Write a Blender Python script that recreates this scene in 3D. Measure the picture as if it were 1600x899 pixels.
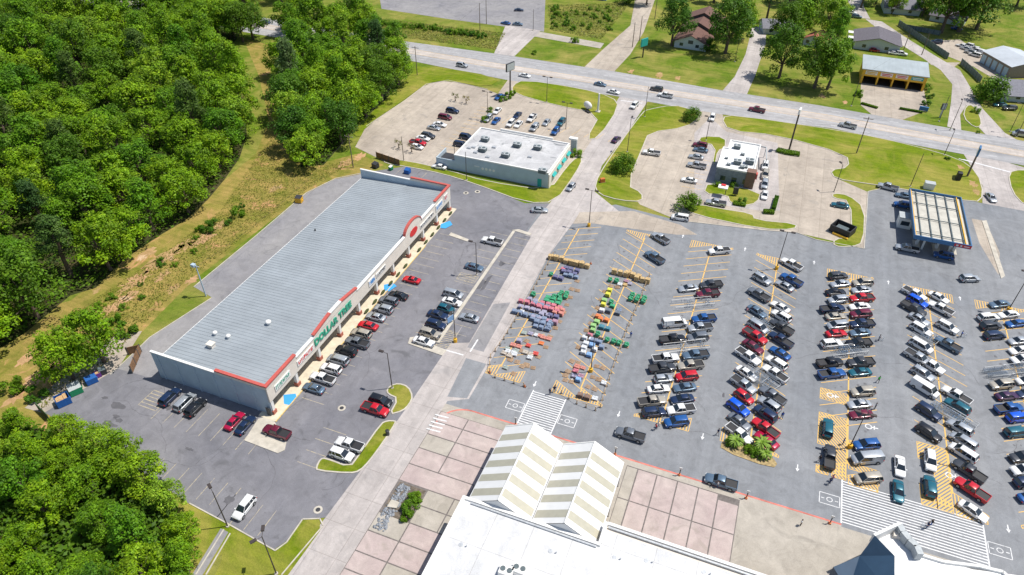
import bpy, bmesh, math, random
from mathutils import Vector, Matrix
random.seed(11)
for o in list(bpy.data.objects): bpy.data.objects.remove(o)
S = bpy.context.scene; C = S.collection
rad = math.radians
# ------------------------------------------------------------------ camera
# metres: X runs along the highway, Y away from the mall, the drone hovers over the origin
CAM_H = 100.0; FPX = 1083.96; PITCH = rad(38.524); ROLL = rad(0.396); AZ = rad(21.115)
_h = Vector((-math.sin(AZ), math.cos(AZ), 0)); _r = Vector((math.cos(AZ), math.sin(AZ), 0)); _z = Vector((0, 0, 1))
cF = math.cos(PITCH)*_h - math.sin(PITCH)*_z
_U = math.sin(PITCH)*_h + math.cos(PITCH)*_z
cR = math.cos(ROLL)*_r + math.sin(ROLL)*_U
cU = -math.sin(ROLL)*_r + math.cos(ROLL)*_U
cam_d = bpy.data.cameras.new('camera'); cam = bpy.data.objects.new('camera', cam_d); C.objects.link(cam)
cam_d.sensor_width = 36; cam_d.lens = FPX/1600*36; cam_d.clip_end = 6000; cam_d.clip_start = 0.5
M = Matrix((cR, cU, -cF)).transposed().to_4x4(); M.translation = Vector((0, 0, CAM_H)); cam.matrix_world = M
S.camera = cam
# ------------------------------------------------------------------ sky and sun
SUN_EL = rad(64); SUN_AZ = rad(60)          # azimuth clockwise from +Y
w = bpy.data.worlds.new('World'); S.world = w; w.use_nodes = True
nt = w.node_tree; sky = nt.nodes.new('ShaderNodeTexSky'); sky.sky_type = 'NISHITA'; sky.sun_disc = False
sky.sun_elevation = SUN_EL; sky.sun_rotation = SUN_AZ; sky.altitude = 50
nt.links.new(sky.outputs[0], nt.nodes['Background'].inputs[0]); nt.nodes['Background'].inputs[1].default_value = 0.11
sd = bpy.data.lights.new('sun', 'SUN'); sd.energy = 4.9; sd.angle = rad(0.5); sd.color = (1, 0.955, 0.88)
so = bpy.data.objects.new('sun', sd); C.objects.link(so)
sdir = Vector((math.sin(SUN_AZ)*math.cos(SUN_EL), math.cos(SUN_AZ)*math.cos(SUN_EL), math.sin(SUN_EL)))
so.rotation_euler = sdir.to_track_quat('Z', 'Y').to_euler()
S.view_settings.view_transform = 'Standard'; S.view_settings.look = 'None'
S.view_settings.exposure = 0.02; S.view_settings.gamma = 1; S.view_settings.use_curve_mapping = False

def G(px, py, z=0.0):
    """ground point of the place surveyed at photograph coordinates (px, py)"""
    d = cR*((px-800)/FPX) - cU*((py-449.5)/FPX) + cF
    t = (z-CAM_H)/d.z
    return Vector((0, 0, CAM_H)) + d*t
def P(q, z=0.0):
    """('w', x, y) world metres or (px, py) surveyed point"""
    if q[0] == 'w': return Vector((q[1], q[2], z))
    return G(q[0], q[1], z)

# ------------------------------------------------------------------ materials
MATS = {}
def nodes_of(m):
    m.use_nodes = True; n = m.node_tree
    return n, n.nodes['Principled BSDF'], n.links
def ramp(n, stops):
    r = n.nodes.new('ShaderNodeValToRGB'); e = r.color_ramp.elements
    while len(e) < len(stops): e.new(0.5)
    for k, (p, c) in enumerate(stops): e[k].position = p; e[k].color = (*c, 1)
    return r
def noise(n, L, vec, scale, detail=4, rough=0.6, dist=0.0):
    t = n.nodes.new('ShaderNodeTexNoise'); t.inputs['Scale'].default_value = scale; t.inputs['Detail'].default_value = detail
    t.inputs['Roughness'].default_value = rough; t.inputs['Distortion'].default_value = dist
    L.new(vec, t.inputs['Vector']); return t
def mixc(n, L, fac, a, b, mode='MIX'):
    x = n.nodes.new('ShaderNodeMix'); x.data_type = 'RGBA'; x.blend_type = mode
    for s, v in ((x.inputs[0], fac), (x.inputs[6], a), (x.inputs[7], b)):
        if hasattr(v, 'is_linked'): L.new(v, s)
        elif isinstance(v, (int, float)): s.default_value = v
        else: s.default_value = (*v, 1)
    return x.outputs[2]
def coords(n, L, world=True):
    if world: return n.nodes.new('ShaderNodeNewGeometry').outputs['Position']
    return n.nodes.new('ShaderNodeTexCoord').outputs['Object']
def solid(name, c, rough=0.6, metal=0.0, coat=0.0, spec=0.5, var=0.12, scale=3.0, world=False, bump=0.0):
    if name in MATS: return MATS[name]
    m = bpy.data.materials.new(name); n, b, L = nodes_of(m)
    v = coords(n, L, world)
    t = noise(n, L, v, scale, 5)
    lo = tuple(x*(1-var) for x in c); hi = tuple(min(1, x*(1+var)) for x in c)
    r = ramp(n, [(0.3, lo), (0.7, hi)]); L.new(t.outputs[0], r.inputs[0]); L.new(r.outputs[0], b.inputs['Base Color'])
    b.inputs['Roughness'].default_value = rough; b.inputs['Metallic'].default_value = metal
    b.inputs['Coat Weight'].default_value = coat; b.inputs['Specular IOR Level'].default_value = spec
    if coat: b.inputs['Coat Roughness'].default_value = 0.05
    if bump:
        bn = n.nodes.new('ShaderNodeBump'); bn.inputs['Strength'].default_value = bump; bn.inputs['Distance'].default_value = 0.03
        L.new(t.outputs[0], bn.inputs['Height']); L.new(bn.outputs[0], b.inputs['Normal'])
    MATS[name] = m; return m
def paved(name, base, warm, dark, big=0.05, stain=0.5, crack=0.0, rough=0.9, streak=0.0, drip=0.3, joint=0.0, along='y'):
    """pavement: broad tone drift, medium blotches, aggregate speckle, oil stains, lane wear and cracks"""
    m = bpy.data.materials.new(name); n, b, L = nodes_of(m); v = coords(n, L)
    a = noise(n, L, v, big, 5, 0.6, 0.6); ra = ramp(n, [(0.32, base), (0.68, warm)]); L.new(a.outputs[0], ra.inputs[0])
    c = noise(n, L, v, 0.35, 6, 0.7, 1.0); rc = ramp(n, [(0.25, (0.72, 0.72, 0.72)), (0.75, (1.22, 1.22, 1.22))]); L.new(c.outputs[0], rc.inputs[0])
    o = mixc(n, L, 0.75, ra.outputs[0], rc.outputs[0], 'MULTIPLY')
    f = noise(n, L, v, 6.0, 4, 0.8); rf = ramp(n, [(0.3, (0.78, 0.78, 0.78)), (0.7, (1.2, 1.2, 1.2))]); L.new(f.outputs[0], rf.inputs[0])
    o = mixc(n, L, 0.6, o, rf.outputs[0], 'MULTIPLY')
    s = noise(n, L, v, 0.17, 3, 0.55, 1.8); rs = ramp(n, [(0.60, (0, 0, 0)), (0.72, (1, 1, 1))]); L.new(s.outputs[0], rs.inputs[0])
    ms = n.nodes.new('ShaderNodeMath'); ms.operation = 'MULTIPLY'; L.new(rs.outputs[0], ms.inputs[0]); ms.inputs[1].default_value = stain
    o = mixc(n, L, ms.outputs[0], o, dark)
    q = noise(n, L, v, 0.95, 2, 0.5, 0.4); rq = ramp(n, [(0.66, (0, 0, 0)), (0.74, (1, 1, 1))]); L.new(q.outputs[0], rq.inputs[0])
    mq = n.nodes.new('ShaderNodeMath'); mq.operation = 'MULTIPLY'; L.new(rq.outputs[0], mq.inputs[0]); mq.inputs[1].default_value = drip
    o = mixc(n, L, mq.outputs[0], o, dark)
    if joint:
        bt = n.nodes.new('ShaderNodeTexBrick'); L.new(v, bt.inputs['Vector']); bt.offset = 0.0; bt.inputs['Scale'].default_value = 1.0; bt.inputs['Brick Width'].default_value = joint; bt.inputs['Row Height'].default_value = joint*1.2
        bt.inputs['Mortar Size'].default_value = 0.05; bt.inputs['Mortar Smooth'].default_value = 0.3; bt.inputs['Color1'].default_value = (1, 1, 1, 1); bt.inputs['Color2'].default_value = (0.93, 0.93, 0.93, 1); bt.inputs['Mortar'].default_value = (0.62, 0.6, 0.58, 1)
        o = mixc(n, L, 0.8, o, bt.outputs[0], 'MULTIPLY')
    if streak:
        mp = n.nodes.new('ShaderNodeMapping'); L.new(v, mp.inputs[0]); mp.inputs['Scale'].default_value = (1.0, 0.04, 1) if along == 'y' else (0.02, 1.0, 1)
        st = noise(n, L, mp.outputs[0], 0.5, 4, 0.6); r2 = ramp(n, [(0.35, (0.8, 0.8, 0.8)), (0.65, (1.15, 1.15, 1.15))]); L.new(st.outputs[0], r2.inputs[0])
        o = mixc(n, L, streak, o, r2.outputs[0], 'MULTIPLY')
    if crack:
        vt = n.nodes.new('ShaderNodeTexVoronoi'); vt.feature = 'DISTANCE_TO_EDGE'; vt.inputs['Scale'].default_value = crack
        dd = noise(n, L, v, 0.8, 3); vv = mixc(n, L, 0.12, v, dd.outputs[1]); L.new(vv, vt.inputs['Vector'])
        rk = ramp(n, [(0.0, (1, 1, 1)), (0.035*crack*4, (0, 0, 0))]); L.new(vt.outputs[0], rk.inputs[0])
        mk = n.nodes.new('ShaderNodeMath'); mk.operation = 'MULTIPLY'; L.new(rk.outputs[0], mk.inputs[0]); mk.inputs[1].default_value = 0.32
        o = mixc(n, L, mk.outputs[0], o, dark)
    L.new(o, b.inputs['Base Color']); b.inputs['Roughness'].default_value = rough; b.inputs['Specular IOR Level'].default_value = 0.3
    bn = n.nodes.new('ShaderNodeBump'); bn.inputs['Strength'].default_value = 0.35; bn.inputs['Distance'].default_value = 0.02
    L.new(f.outputs[0], bn.inputs['Height']); L.new(bn.outputs[0], b.inputs['Normal'])
    MATS[name] = m; return m
def turf(name, g1, g2, dry, dryamt=0.5, soil=None, soil_lo=0.6, big=0.06):
    m = bpy.data.materials.new(name); n, b, L = nodes_of(m); v = coords(n, L)
    a = noise(n, L, v, 0.5, 8, 0.75, 0.5); r = ramp(n, [(0.3, g1), (0.7, g2)]); L.new(a.outputs[0], r.inputs[0])
    d = noise(n, L, v, big, 7, 0.68, 0.8); rd = ramp(n, [(dryamt-0.12, (0, 0, 0)), (dryamt+0.16, (1, 1, 1))]); L.new(d.outputs[0], rd.inputs[0])
    o = mixc(n, L, rd.outputs[0], r.outputs[0], dry)
    f = noise(n, L, v, 3.5, 6, 0.8); rf = ramp(n, [(0.25, (0.6, 0.6, 0.6)), (0.75, (1.35, 1.35, 1.35))]); L.new(f.outputs[0], rf.inputs[0])
    o = mixc(n, L, 0.75, o, rf.outputs[0], 'MULTIPLY')
    mw = n.nodes.new('ShaderNodeMapping'); L.new(v, mw.inputs[0]); mw.inputs['Scale'].default_value = (0.05, 0.9, 1); mw.inputs['Rotation'].default_value = (0, 0, 0.06)
    mo = noise(n, L, mw.outputs[0], 0.9, 2, 0.5, 0.2); rm = ramp(n, [(0.4, (0.84, 0.86, 0.8)), (0.6, (1.12, 1.1, 1.1))]); L.new(mo.outputs[0], rm.inputs[0])
    o = mixc(n, L, 0.7, o, rm.outputs[0], 'MULTIPLY')
    if soil:
        s = noise(n, L, v, 0.11, 7, 0.7, 1.2); rs = ramp(n, [(soil_lo, (0, 0, 0)), (soil_lo+0.07, (1, 1, 1))]); L.new(s.outputs[0], rs.inputs[0])
        o = mixc(n, L, rs.outputs[0], o, soil)
    L.new(o, b.inputs['Base Color']); b.inputs['Roughness'].default_value = 0.95; b.inputs['Specular IOR Level'].default_value = 0.15
    bn = n.nodes.new('ShaderNodeBump'); bn.inputs['Strength'].default_value = 0.8; bn.inputs['Distance'].default_value = 0.15
    L.new(f.outputs[0], bn.inputs['Height']); L.new(bn.outputs[0], b.inputs['Normal'])
    MATS[name] = m; return m
def worn_paint(name, c, under, worn=0.5):
    m = bpy.data.materials.new(name); n, b, L = nodes_of(m); v = coords(n, L)
    a = noise(n, L, v, 1.6, 6, 0.8); r = ramp(n, [(worn-0.1, (0, 0, 0)), (worn+0.12, (1, 1, 1))]); L.new(a.outputs[0], r.inputs[0])
    o = mixc(n, L, r.outputs[0], c, under); L.new(o, b.inputs['Base Color']); b.inputs['Roughness'].default_value = 0.8
    MATS[name] = m; return m

m_ground = turf('wild_grass', (0.075, 0.14, 0.010), (0.16, 0.22, 0.018), (0.33, 0.28, 0.08), 0.54, (0.48, 0.32, 0.17), 0.69)
m_gully = turf('gully_grass', (0.10, 0.135, 0.014), (0.215, 0.22, 0.03), (0.36, 0.26, 0.08), 0.46, (0.52, 0.29, 0.14), 0.58, 0.12)
m_soilp = turf('soil_patch', (0.40, 0.23, 0.11), (0.56, 0.36, 0.20), (0.25, 0.22, 0.06), 0.58, (0.62, 0.44, 0.29), 0.6)
m_lawn = turf('lawn', (0.10, 0.165, 0.006), (0.185, 0.24, 0.008), (0.34, 0.29, 0.07), 0.53)
m_asph = paved('asphalt_main', (0.205, 0.217, 0.235), (0.268, 0.275, 0.288), (0.13, 0.13, 0.135), 0.03, 0.35, 0.0, streak=0.4)
m_asph2 = paved('asphalt_store', (0.165, 0.165, 0.185), (0.24, 0.235, 0.25), (0.085, 0.085, 0.09), 0.05, 0.5, 0.0, streak=0.2)
m_alley = paved('asphalt_alley', (0.23, 0.225, 0.24), (0.30, 0.29, 0.29), (0.13, 0.13, 0.14), 0.06, 0.45, 0.0)
m_dark = paved('asphalt_dark', (0.10, 0.10, 0.11), (0.15, 0.145, 0.155), (0.05, 0.05, 0.06), 0.1, 0.5)
m_conc = paved('concrete_road', (0.40, 0.365, 0.35), (0.52, 0.475, 0.45), (0.27, 0.26, 0.26), 0.05, 0.4, 0.0, streak=0.5, joint=4.6)
m_beige = paved('concrete_beige', (0.385, 0.33, 0.275), (0.50, 0.435, 0.36), (0.27, 0.25, 0.23), 0.05, 0.6, 0.0, streak=0.35, joint=5.0)
m_hwy = paved('highway_asphalt', (0.33, 0.33, 0.34), (0.40, 0.39, 0.39), (0.25, 0.25, 0.26), 0.02, 0.3, streak=0.9, along='x')
m_turnlane = paved('highway_turn_lane', (0.47, 0.42, 0.38), (0.53, 0.48, 0.44), (0.34, 0.31, 0.29), 0.04, 0.4, streak=0.6, along='x')
m_plaza = paved('plaza_concrete', (0.37, 0.335, 0.285), (0.46, 0.42, 0.365), (0.26, 0.24, 0.21), 0.12, 0.6)
m_pink = paved('pink_slab', (0.43, 0.345, 0.33), (0.50, 0.42, 0.39), (0.33, 0.285, 0.25), 0.2, 0.6, drip=0.45)
m_seam = solid('slab_seam', (0.17, 0.15, 0.14), 0.95, var=0.3, scale=2)
m_kerb = solid('kerb_concrete', (0.50, 0.46, 0.39), 0.9, var=0.18, scale=0.7, world=True)
m_redkerb = solid('red_kerb_paint', (0.62, 0.18, 0.14), 0.8, var=0.35, scale=0.5, world=True)
m_yellow = worn_paint('yellow_line_paint', (0.74, 0.46, 0.13), (0.36, 0.31, 0.24), 0.66)
m_yellow_dull = worn_paint('faded_line_paint', (0.50, 0.42, 0.26), (0.24, 0.23, 0.24), 0.50)
m_white = worn_paint('white_line_paint', (0.74, 0.74, 0.74), (0.33, 0.33, 0.34), 0.60)
m_blue = worn_paint('blue_ramp_paint', (0.05, 0.34, 0.72), (0.05, 0.30, 0.62), 0.7)

# ------------------------------------------------------------------ mesh helpers
class MB:
    def __init__(s): s.v = []; s.f = []; s.m = []; s.sm = []
    def poly(s, pts, mi=0, sm=False):
        k = len(s.v); s.v += [tuple(p) for p in pts]; s.f.append(tuple(range(k, k+len(pts)))); s.m.append(mi); s.sm.append(sm)
    def faces(s, verts, faces, mi=0, sm=False):
        k = len(s.v); s.v += [tuple(p) for p in verts]
        for f in faces: s.f.append(tuple(k+i for i in f)); s.m.append(mi); s.sm.append(sm)
    def box(s, x0, x1, y0, y1, z0, z1, mi=0, mat=None):
        vs = [(x, y, z) for z in (z0, z1) for x, y in ((x0, y0), (x1, y0), (x1, y1), (x0, y1))]
        if mat is not None: vs = [mat @ Vector(p) for p in vs]
        s.faces(vs, [(3, 2, 1, 0), (4, 5, 6, 7), (0, 1, 5, 4), (1, 2, 6, 5), (2, 3, 7, 6), (3, 0, 4, 7)], mi)
    def prism(s, pts, z0, z1, mi=0):
        n = len(pts); vs = [(p[0], p[1], z0) for p in pts]+[(p[0], p[1], z1) for p in pts]
        s.faces(vs, [tuple(range(n-1, -1, -1)), tuple(range(n, 2*n))]+[(i, (i+1) % n, n+(i+1) % n, n+i) for i in range(n)], mi)
    def tube(s, a, b, r0, r1=None, n=8, mi=0, caps=True):
        a, b = Vector(a), Vector(b); r1 = r0 if r1 is None else r1
        d = (b-a).normalized(); u = d.orthogonal().normalized(); w_ = d.cross(u)
        vs = []
        for p, r in ((a, r0), (b, r1)):
            for k in range(n):
                t = 2*math.pi*k/n; vs.append(p+(u*math.cos(t)+w_*math.sin(t))*r)
        fs = [(k, (k+1) % n, n+(k+1) % n, n+k) for k in range(n)]
        s.faces(vs, fs, mi, True)
        if caps: s.faces(vs, [tuple(range(n-1, -1, -1)), tuple(range(n, 2*n))], mi)
    def blob(s, c, rx, ry, rz, mi=0, seg=10, rings=6, jit=0.0, half=False):
        vs = []; fs = []
        for i in range(rings+1):
            ph = (math.pi/2 if half else math.pi)*i/rings
            for j in range(seg):
                th = 2*math.pi*j/seg; q = 1+random.uniform(-jit, jit)
                vs.append((c[0]+rx*math.sin(ph)*math.cos(th)*q, c[1]+ry*math.sin(ph)*math.sin(th)*q, c[2]+rz*math.cos(ph)*q))
        for i in range(rings):
            for j in range(seg): fs.append((i*seg+j, (i+1)*seg+j, (i+1)*seg+(j+1) % seg, i*seg+(j+1) % seg))
        s.faces(vs, fs, mi, True)
    def build(s, name, mats, parent=None, bevel=0.0, loc=None):
        me = bpy.data.meshes.new(name); me.from_pydata(s.v, [], s.f)
        if not isinstance(mats, (list, tuple)): mats = [mats]
        for m in mats: me.materials.append(m)
        me.polygons.foreach_set('material_index', s.m); me.polygons.foreach_set('use_smooth', s.sm); me.update()
        o = bpy.data.objects.new(name, me); C.objects.link(o)
        if parent: o.parent = parent
        if loc is not None: o.location = loc
        if bevel:
            b = o.modifiers.new('bevel', 'BEVEL'); b.width = bevel; b.segments = 2; b.limit_method = 'ANGLE'; b.angle_limit = rad(40)
        return o
def tag(o, label=None, cat=None, group=None, kind=None):
    if label: o['label'] = label
    if cat: o['category'] = cat
    if group: o['group'] = group
    if kind: o['kind'] = kind
    return o
def empty(name, loc=(0, 0, 0), rz=0.0, label=None, cat=None, group=None):
    o = bpy.data.objects.new(name, None); C.objects.link(o); o.location = loc; o.rotation_euler = (0, 0, rz); o.empty_display_size = 0.3
    return tag(o, label, cat, group)
KIDS = {}
def copy_tree(o, parent=None, colour=None):
    c = o.copy(); C.objects.link(c); c.parent = parent
    if colour is not None and o.data is not None and o.get('painted'):
        c.material_slots[0].link = 'OBJECT'; c.material_slots[0].material = colour
    for ch in o.children: copy_tree(ch, c, colour)
    return c
def tri_sheet(mb, pts, z, mi=0):
    """flat polygon of any outline, triangulated"""
    from mathutils.geometry import tessellate_polygon
    vs = [Vector((p[0], p[1], z)) for p in pts]
    for t in tessellate_polygon([vs]):
        a, b, c_ = (vs[i] for i in t)
        if (b-a).cross(c_-a).z < 0: b, c_ = c_, b
        mb.poly([a, b, c_], mi)
def structure(name, q, z, mat, kind='structure'):
    mb = MB(); tri_sheet(mb, [P(p) for p in q], z); o = mb.build(name, mat); o['kind'] = kind; return o
def chaikin(pts, n=2):
    for _ in range(n):
        out = []
        for i in range(len(pts)):
            a, b = pts[i], pts[(i+1) % len(pts)]
            out += [a*0.75+b*0.25, a*0.25+b*0.75]
        pts = out
    return pts
def area2(p): return sum(p[i].x*p[(i+1) % len(p)].y-p[(i+1) % len(p)].x*p[i].y for i in range(len(p)))
def inset(p, d):
    n = len(p); out = []; sg = 1 if area2(p) > 0 else -1
    for i in range(n):
        a, b, c_ = p[i-1], p[i], p[(i+1) % n]
        e1 = (b-a).normalized(); e2 = (c_-b).normalized()
        n1 = Vector((-e1.y, e1.x, 0))*sg; n2 = Vector((-e2.y, e2.x, 0))*sg
        m_ = (n1+n2); m_ = m_.normalized() if m_.length > 1e-6 else n1
        k = d/max(0.5, m_.dot(n1)); out.append(b+m_*k)
    return out
KERB = MB()
def island(q, rnd=2, mat=None, kerb=True, name='grass_island', top=0.13):
    pts = [P(p) for p in q]
    if rnd: pts = chaikin(pts, rnd)
    if area2(pts) < 0: pts = pts[::-1]
    inn = inset(pts, 0.28) if kerb else pts
    mb = MB(); tri_sheet(mb, inn, top)
    n = len(pts)
    if kerb:
        for i in range(n):
            j = (i+1) % n
            a, b, c_, d = pts[i], pts[j], inn[j], inn[i]
            KERB.poly([(a.x, a.y, 0), (b.x, b.y, 0), (b.x, b.y, 0.15), (a.x, a.y, 0.15)])
            KERB.poly([(a.x, a.y, 0.15), (b.x, b.y, 0.15), (c_.x, c_.y, 0.15), (d.x, d.y, 0.15)])
    o = mb.build(name, mat or m_lawn); o['kind'] = 'structure'; return o
# ------------------------------------------------------------------ the ground, roads and lots
mb = MB(); mb.poly([(-3000, -1500, 0), (3000, -1500, 0), (3000, 4500, 0), (-3000, 4500, 0)]); g_ = mb.build('ground', m_ground); g_['kind'] = 'structure'
Wp = lambda x, y: ('w', x, y)
structure('gully_ground', [(-60, 700), (-60, 520), (110, 470), (270, 350), (400, 240), (420, 190), (405, 120), (380, 60), (420, 70), (425, 130), (440, 190),
          (475, 262), (560, 240), (600, 258), (560, 274), (520, 282), (480, 302), (300, 440), (170, 572), (80, 640), (60, 720)], 0.012, m_gully)
# store lot (darker, purplish asphalt) and its back alley
structure('store_parking_lot', [Wp(-104, 152), Wp(-96, 158.5), (640, 258), (700, 266), (740, 286), (820, 318), (868, 318), Wp(-49.6, 144.3), Wp(-50.3, 117), Wp(-50.3, 76.9), Wp(-51.2, 50), Wp(-52.3, 49.4),
           Wp(-54.6, 44.6), Wp(-56, 41.6), Wp(-65.6, 42.7), Wp(-73.3, 43.6), Wp(-98.7, 47.9), Wp(-113, 49.5), Wp(-109.4, 63.4), Wp(-99, 64)], 0.03, m_asph2)
structure('back_alley', [Wp(-105, 150.5), Wp(-110.5, 145), Wp(-113.6, 135.3), (400, 370), (304, 449), (331, 465), (234, 527), (200, 560), (170, 590), Wp(-98.8, 63.4), Wp(-98.8, 142.3), Wp(-104.2, 152)], 0.024, m_alley)
structure('dumpster_apron', [Wp(-112.2, 49.4), Wp(-108.7, 62), Wp(-113.2, 74), Wp(-117.5, 71), Wp(-117.5, 49)], 0.018, m_beige)
soils = random.Random(77)
for q, r in (((212, 440), 3.2), ((240, 415), 2.6), ((262, 400), 3.0), ((290, 385), 2.4), ((318, 372), 3.2), ((345, 352), 2.0), ((228, 398), 2.0), ((180, 478), 2.6), ((150, 455), 0.9), ((60, 590), 3.0), ((85, 575), 2.2), ((42, 560), 1.6), ((430, 295), 1.8), ((300, 438), 1.6), ((270, 452), 1.5), ((205, 462), 1.8), ((25, 620), 2.0), ((255, 430), 1.7), ((540, 255), 2.2), ((560, 246), 2.0), ((1320, 160), 1.2), ((1285, 150), 1.6), ((985, 112), 1.6), ((1030, 118), 2.0), ((1060, 122), 1.6), ((1520, 288), 1.6), ((1525, 300), 1.3), ((1500, 262), 1.3), ((700, 118), 2.4), ((720, 119), 1.6)):
    c = G(*q); pts = []
    for i in range(22):
        a = 2*math.pi*i/22; k = soils.uniform(.45, 1.25); pts.append(('w', c.x+r*.75*k*math.cos(a), c.y+r*1.5*k*math.sin(a)))
    structure('bare_soil', pts, 0.02 if q[0] < 600 or q[1] < 130 or 1280 < q[0] < 1330 else 0.136, m_soilp)
# main lot
structure('main_parking_lot', [Wp(-50.3, 79), Wp(-50.3, 150), (905, 330), (962, 320), (1060, 345), (1190, 360), (1245, 364), (1275, 375), (1350, 389), (1356, 300), (1395, 290), (1535, 318), (1600, 315),
           Wp(110, 196), Wp(260, 196), Wp(260, 79), Wp(60, 78.5)], 0.034, m_asph)
structure('access_road', [Wp(-49.4, 234), Wp(-49.0, 200), Wp(-49.2, 184), Wp(-48.5, 166), Wp(-49.8, 144), Wp(-50.3, 117.6), Wp(-50.4, 76.9), Wp(-51.1, 59), Wp(-52.5, 30), Wp(-44, 30), Wp(-44, 80),
           Wp(-40.4, 82), Wp(-40.4, 88.5), Wp(-41.4, 133), Wp(-40.2, 149), Wp(-30, 158), Wp(-39.5, 166), Wp(-41.6, 181), Wp(-39.8, 209), Wp(-39.2, 234)], 0.044, m_conc)
structure('aisle_concrete_strip', [Wp(-40.2, 148), Wp(-40.2, 154), Wp(-27, 160), Wp(-14, 158), Wp(-9, 155), Wp(-14, 153), Wp(-36, 150)], 0.049, m_beige)
structure('road_patch', [Wp(-46.6, 95), Wp(-46.9, 110), Wp(-43.6, 112), Wp(-42.9, 95)], 0.048, m_alley)
structure('road_patch', [Wp(-44.5, 81), Wp(-45.5, 92), Wp(-41, 92), Wp(-40.8, 82)], 0.048, m_asph)
# asphalt stall strip east of the long kerb
structure('stall_strip', [Wp(-52.2, 138.3), Wp(-48.3, 138.3), Wp(-46.8, 96.5), Wp(-50.0, 95)], 0.052, m_asph2)
for q in ([(770, 430), (757, 452), (750, 455), (762, 434)], [(760, 440), (750, 452), (744, 452), (752, 436)], [(782, 408), (790, 412), (783, 417), (779, 415)]):
    structure('tar_patch', q, 0.057, m_dark)
def blotch(q, r, seed, el=1.0):
    c = G(*q); rr = random.Random(seed); pts = [('w', c.x+r*el*math.cos(a)*k, c.y+r*math.sin(a)*k) for a, k in ((2*math.pi*i/14, rr.uniform(.55, 1.15)) for i in range(14))]
    structure('tar_patch', pts, 0.0385 if q[0] < 900 else 0.0405, m_dark)
for i, (q, r, el) in enumerate((((184, 634), 0.9, 2.0), ((181, 651), 0.5, 1.6), ((171, 663), 0.7, 2.4), ((186, 657), 0.5, 2), ((265, 638), 0.9, 0.7), ((164, 622), 0.35, 2.2), ((358, 781), 1.0, 0.9), ((1130, 618), 0.9, 0.35), ((296, 702), 0.35, 3), ((583, 700), 0.8, 0.5))): blotch(q, r, i, el)
# highway
HU = [Wp(-420, 266), (625, 64), (780, 85), (960, 112), (1130, 142), (1280, 165), Wp(78, 247), Wp(400, 236)]
HL = [Wp(400, 217), Wp(76, 228.5), Wp(44, 231), (1300, 201), (1120, 178), (960, 150), (790, 125), (650, 97), Wp(-420, 246)]
structure('highway', HU+HL, 0.056, m_hwy)
structure('highway_turn_lane', [Wp(-420, 258), Wp(-140, 247), Wp(-100, 245.4), Wp(-50, 245), Wp(20, 244.3), Wp(80, 238.5), Wp(400, 228.5), Wp(400, 224), Wp(80, 234.5), Wp(20, 239.7), Wp(-50, 240.6), Wp(-100, 241), Wp(-140, 242.6), Wp(-420, 253.5)], 0.062, m_turnlane)
# lots north of the mall lot
structure('restaurant_lot', [(555, 230), (572, 198), (632, 158), (666, 132), (700, 126), (760, 140), (778, 147), (800, 116), (832, 118), (806, 140), (870, 158), (955, 172), (985, 182), (985, 205), (940, 258), (912, 236), (905, 262), (860, 292), (700, 262), (600, 252)], 0.038, m_beige)
structure('drive_thru_lot', [(1000, 205), (1070, 190), (1092, 170), (1128, 176), (1132, 188), (1215, 212), (1310, 235), (1330, 250), (1305, 278), (1355, 300), (1350, 388), (1245, 364), (1190, 360), (1060, 345), (1000, 320), (975, 290)], 0.038, m_beige)
structure('drive_thru_lane', [(1085, 208), (1110, 184), (1135, 206), (1215, 224), (1218, 330), (1190, 330), (1120, 320), (1095, 312), (1085, 300)], 0.046, m_conc)
structure('petrol_station_apron', [(1518, 342), (1540, 346), (1562, 395), (1560, 430), (1530, 380)], 0.05, m_beige)
structure('side_street', [(1505, 240), (1560, 250), (1600, 262), (1640, 300), (1600, 330), (1535, 318), (1535, 290)], 0.047, m_conc)
# across the highway
structure('empty_lot', [(596, 14), (700, 30), (790, 42), (850, 50), (853, -20), (590, -25)], 0.03, m_alley)
structure('lot_drive', [(772, 84), (800, 92), (845, 48), (790, 40)], 0.035, m_conc)
structure('cross_drive', [(832, 48), (944, 68), (938, 76), (828, 56)], 0.033, m_plaza)
structure('north_road', [(912, 106), (958, 114), (985, 85), (1006, 50), (1030, -20), (996, -20), (985, 40), (945, 75)], 0.036, m_beige)
structure('house_driveway', [(1128, 143), (1166, 150), (1180, 118), (1196, 70), (1198, 40), (1175, 44), (1165, 85), (1148, 120)], 0.036, m_conc)
structure('garage_forecourt', [(1345, 118), (1442, 132), (1450, 172), (1404, 190), (1370, 186), (1345, 165)], 0.036, m_beige)
structure('lane', [(1480, 198), (1486, 160), (1488, 132), (1470, 110), (1440, 90), (1395, 62), (1362, 38), (1352, 30), (1378, 34), (1420, 62), (1462, 88), (1500, 110), (1518, 140), (1535, 170), (1570, 208), (1600, 225), (1560, 232), (1530, 200), (1510, 165), (1500, 180), (1502, 205)], 0.04, m_conc)
structure('yard_apron', [(1455, 64), (1500, 62), (1540, 90), (1580, 118), (1560, 128), (1520, 104), (1490, 92), (1460, 80)], 0.034, m_beige)
structure('culdesac', [(1318, -10), (1345, -10), (1350, 12), (1360, 30), (1340, 28)], 0.034, m_conc)
structure('service_road', [(1440, 88), (1478, 98), (1500, 98), (1490, 106), (1455, 102)], 0.037, m_beige)
structure('far_road', [(330, 10), (398, 26), (440, 34), (445, 42), (395, 42), (330, 20)], 0.036, m_conc)
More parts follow.
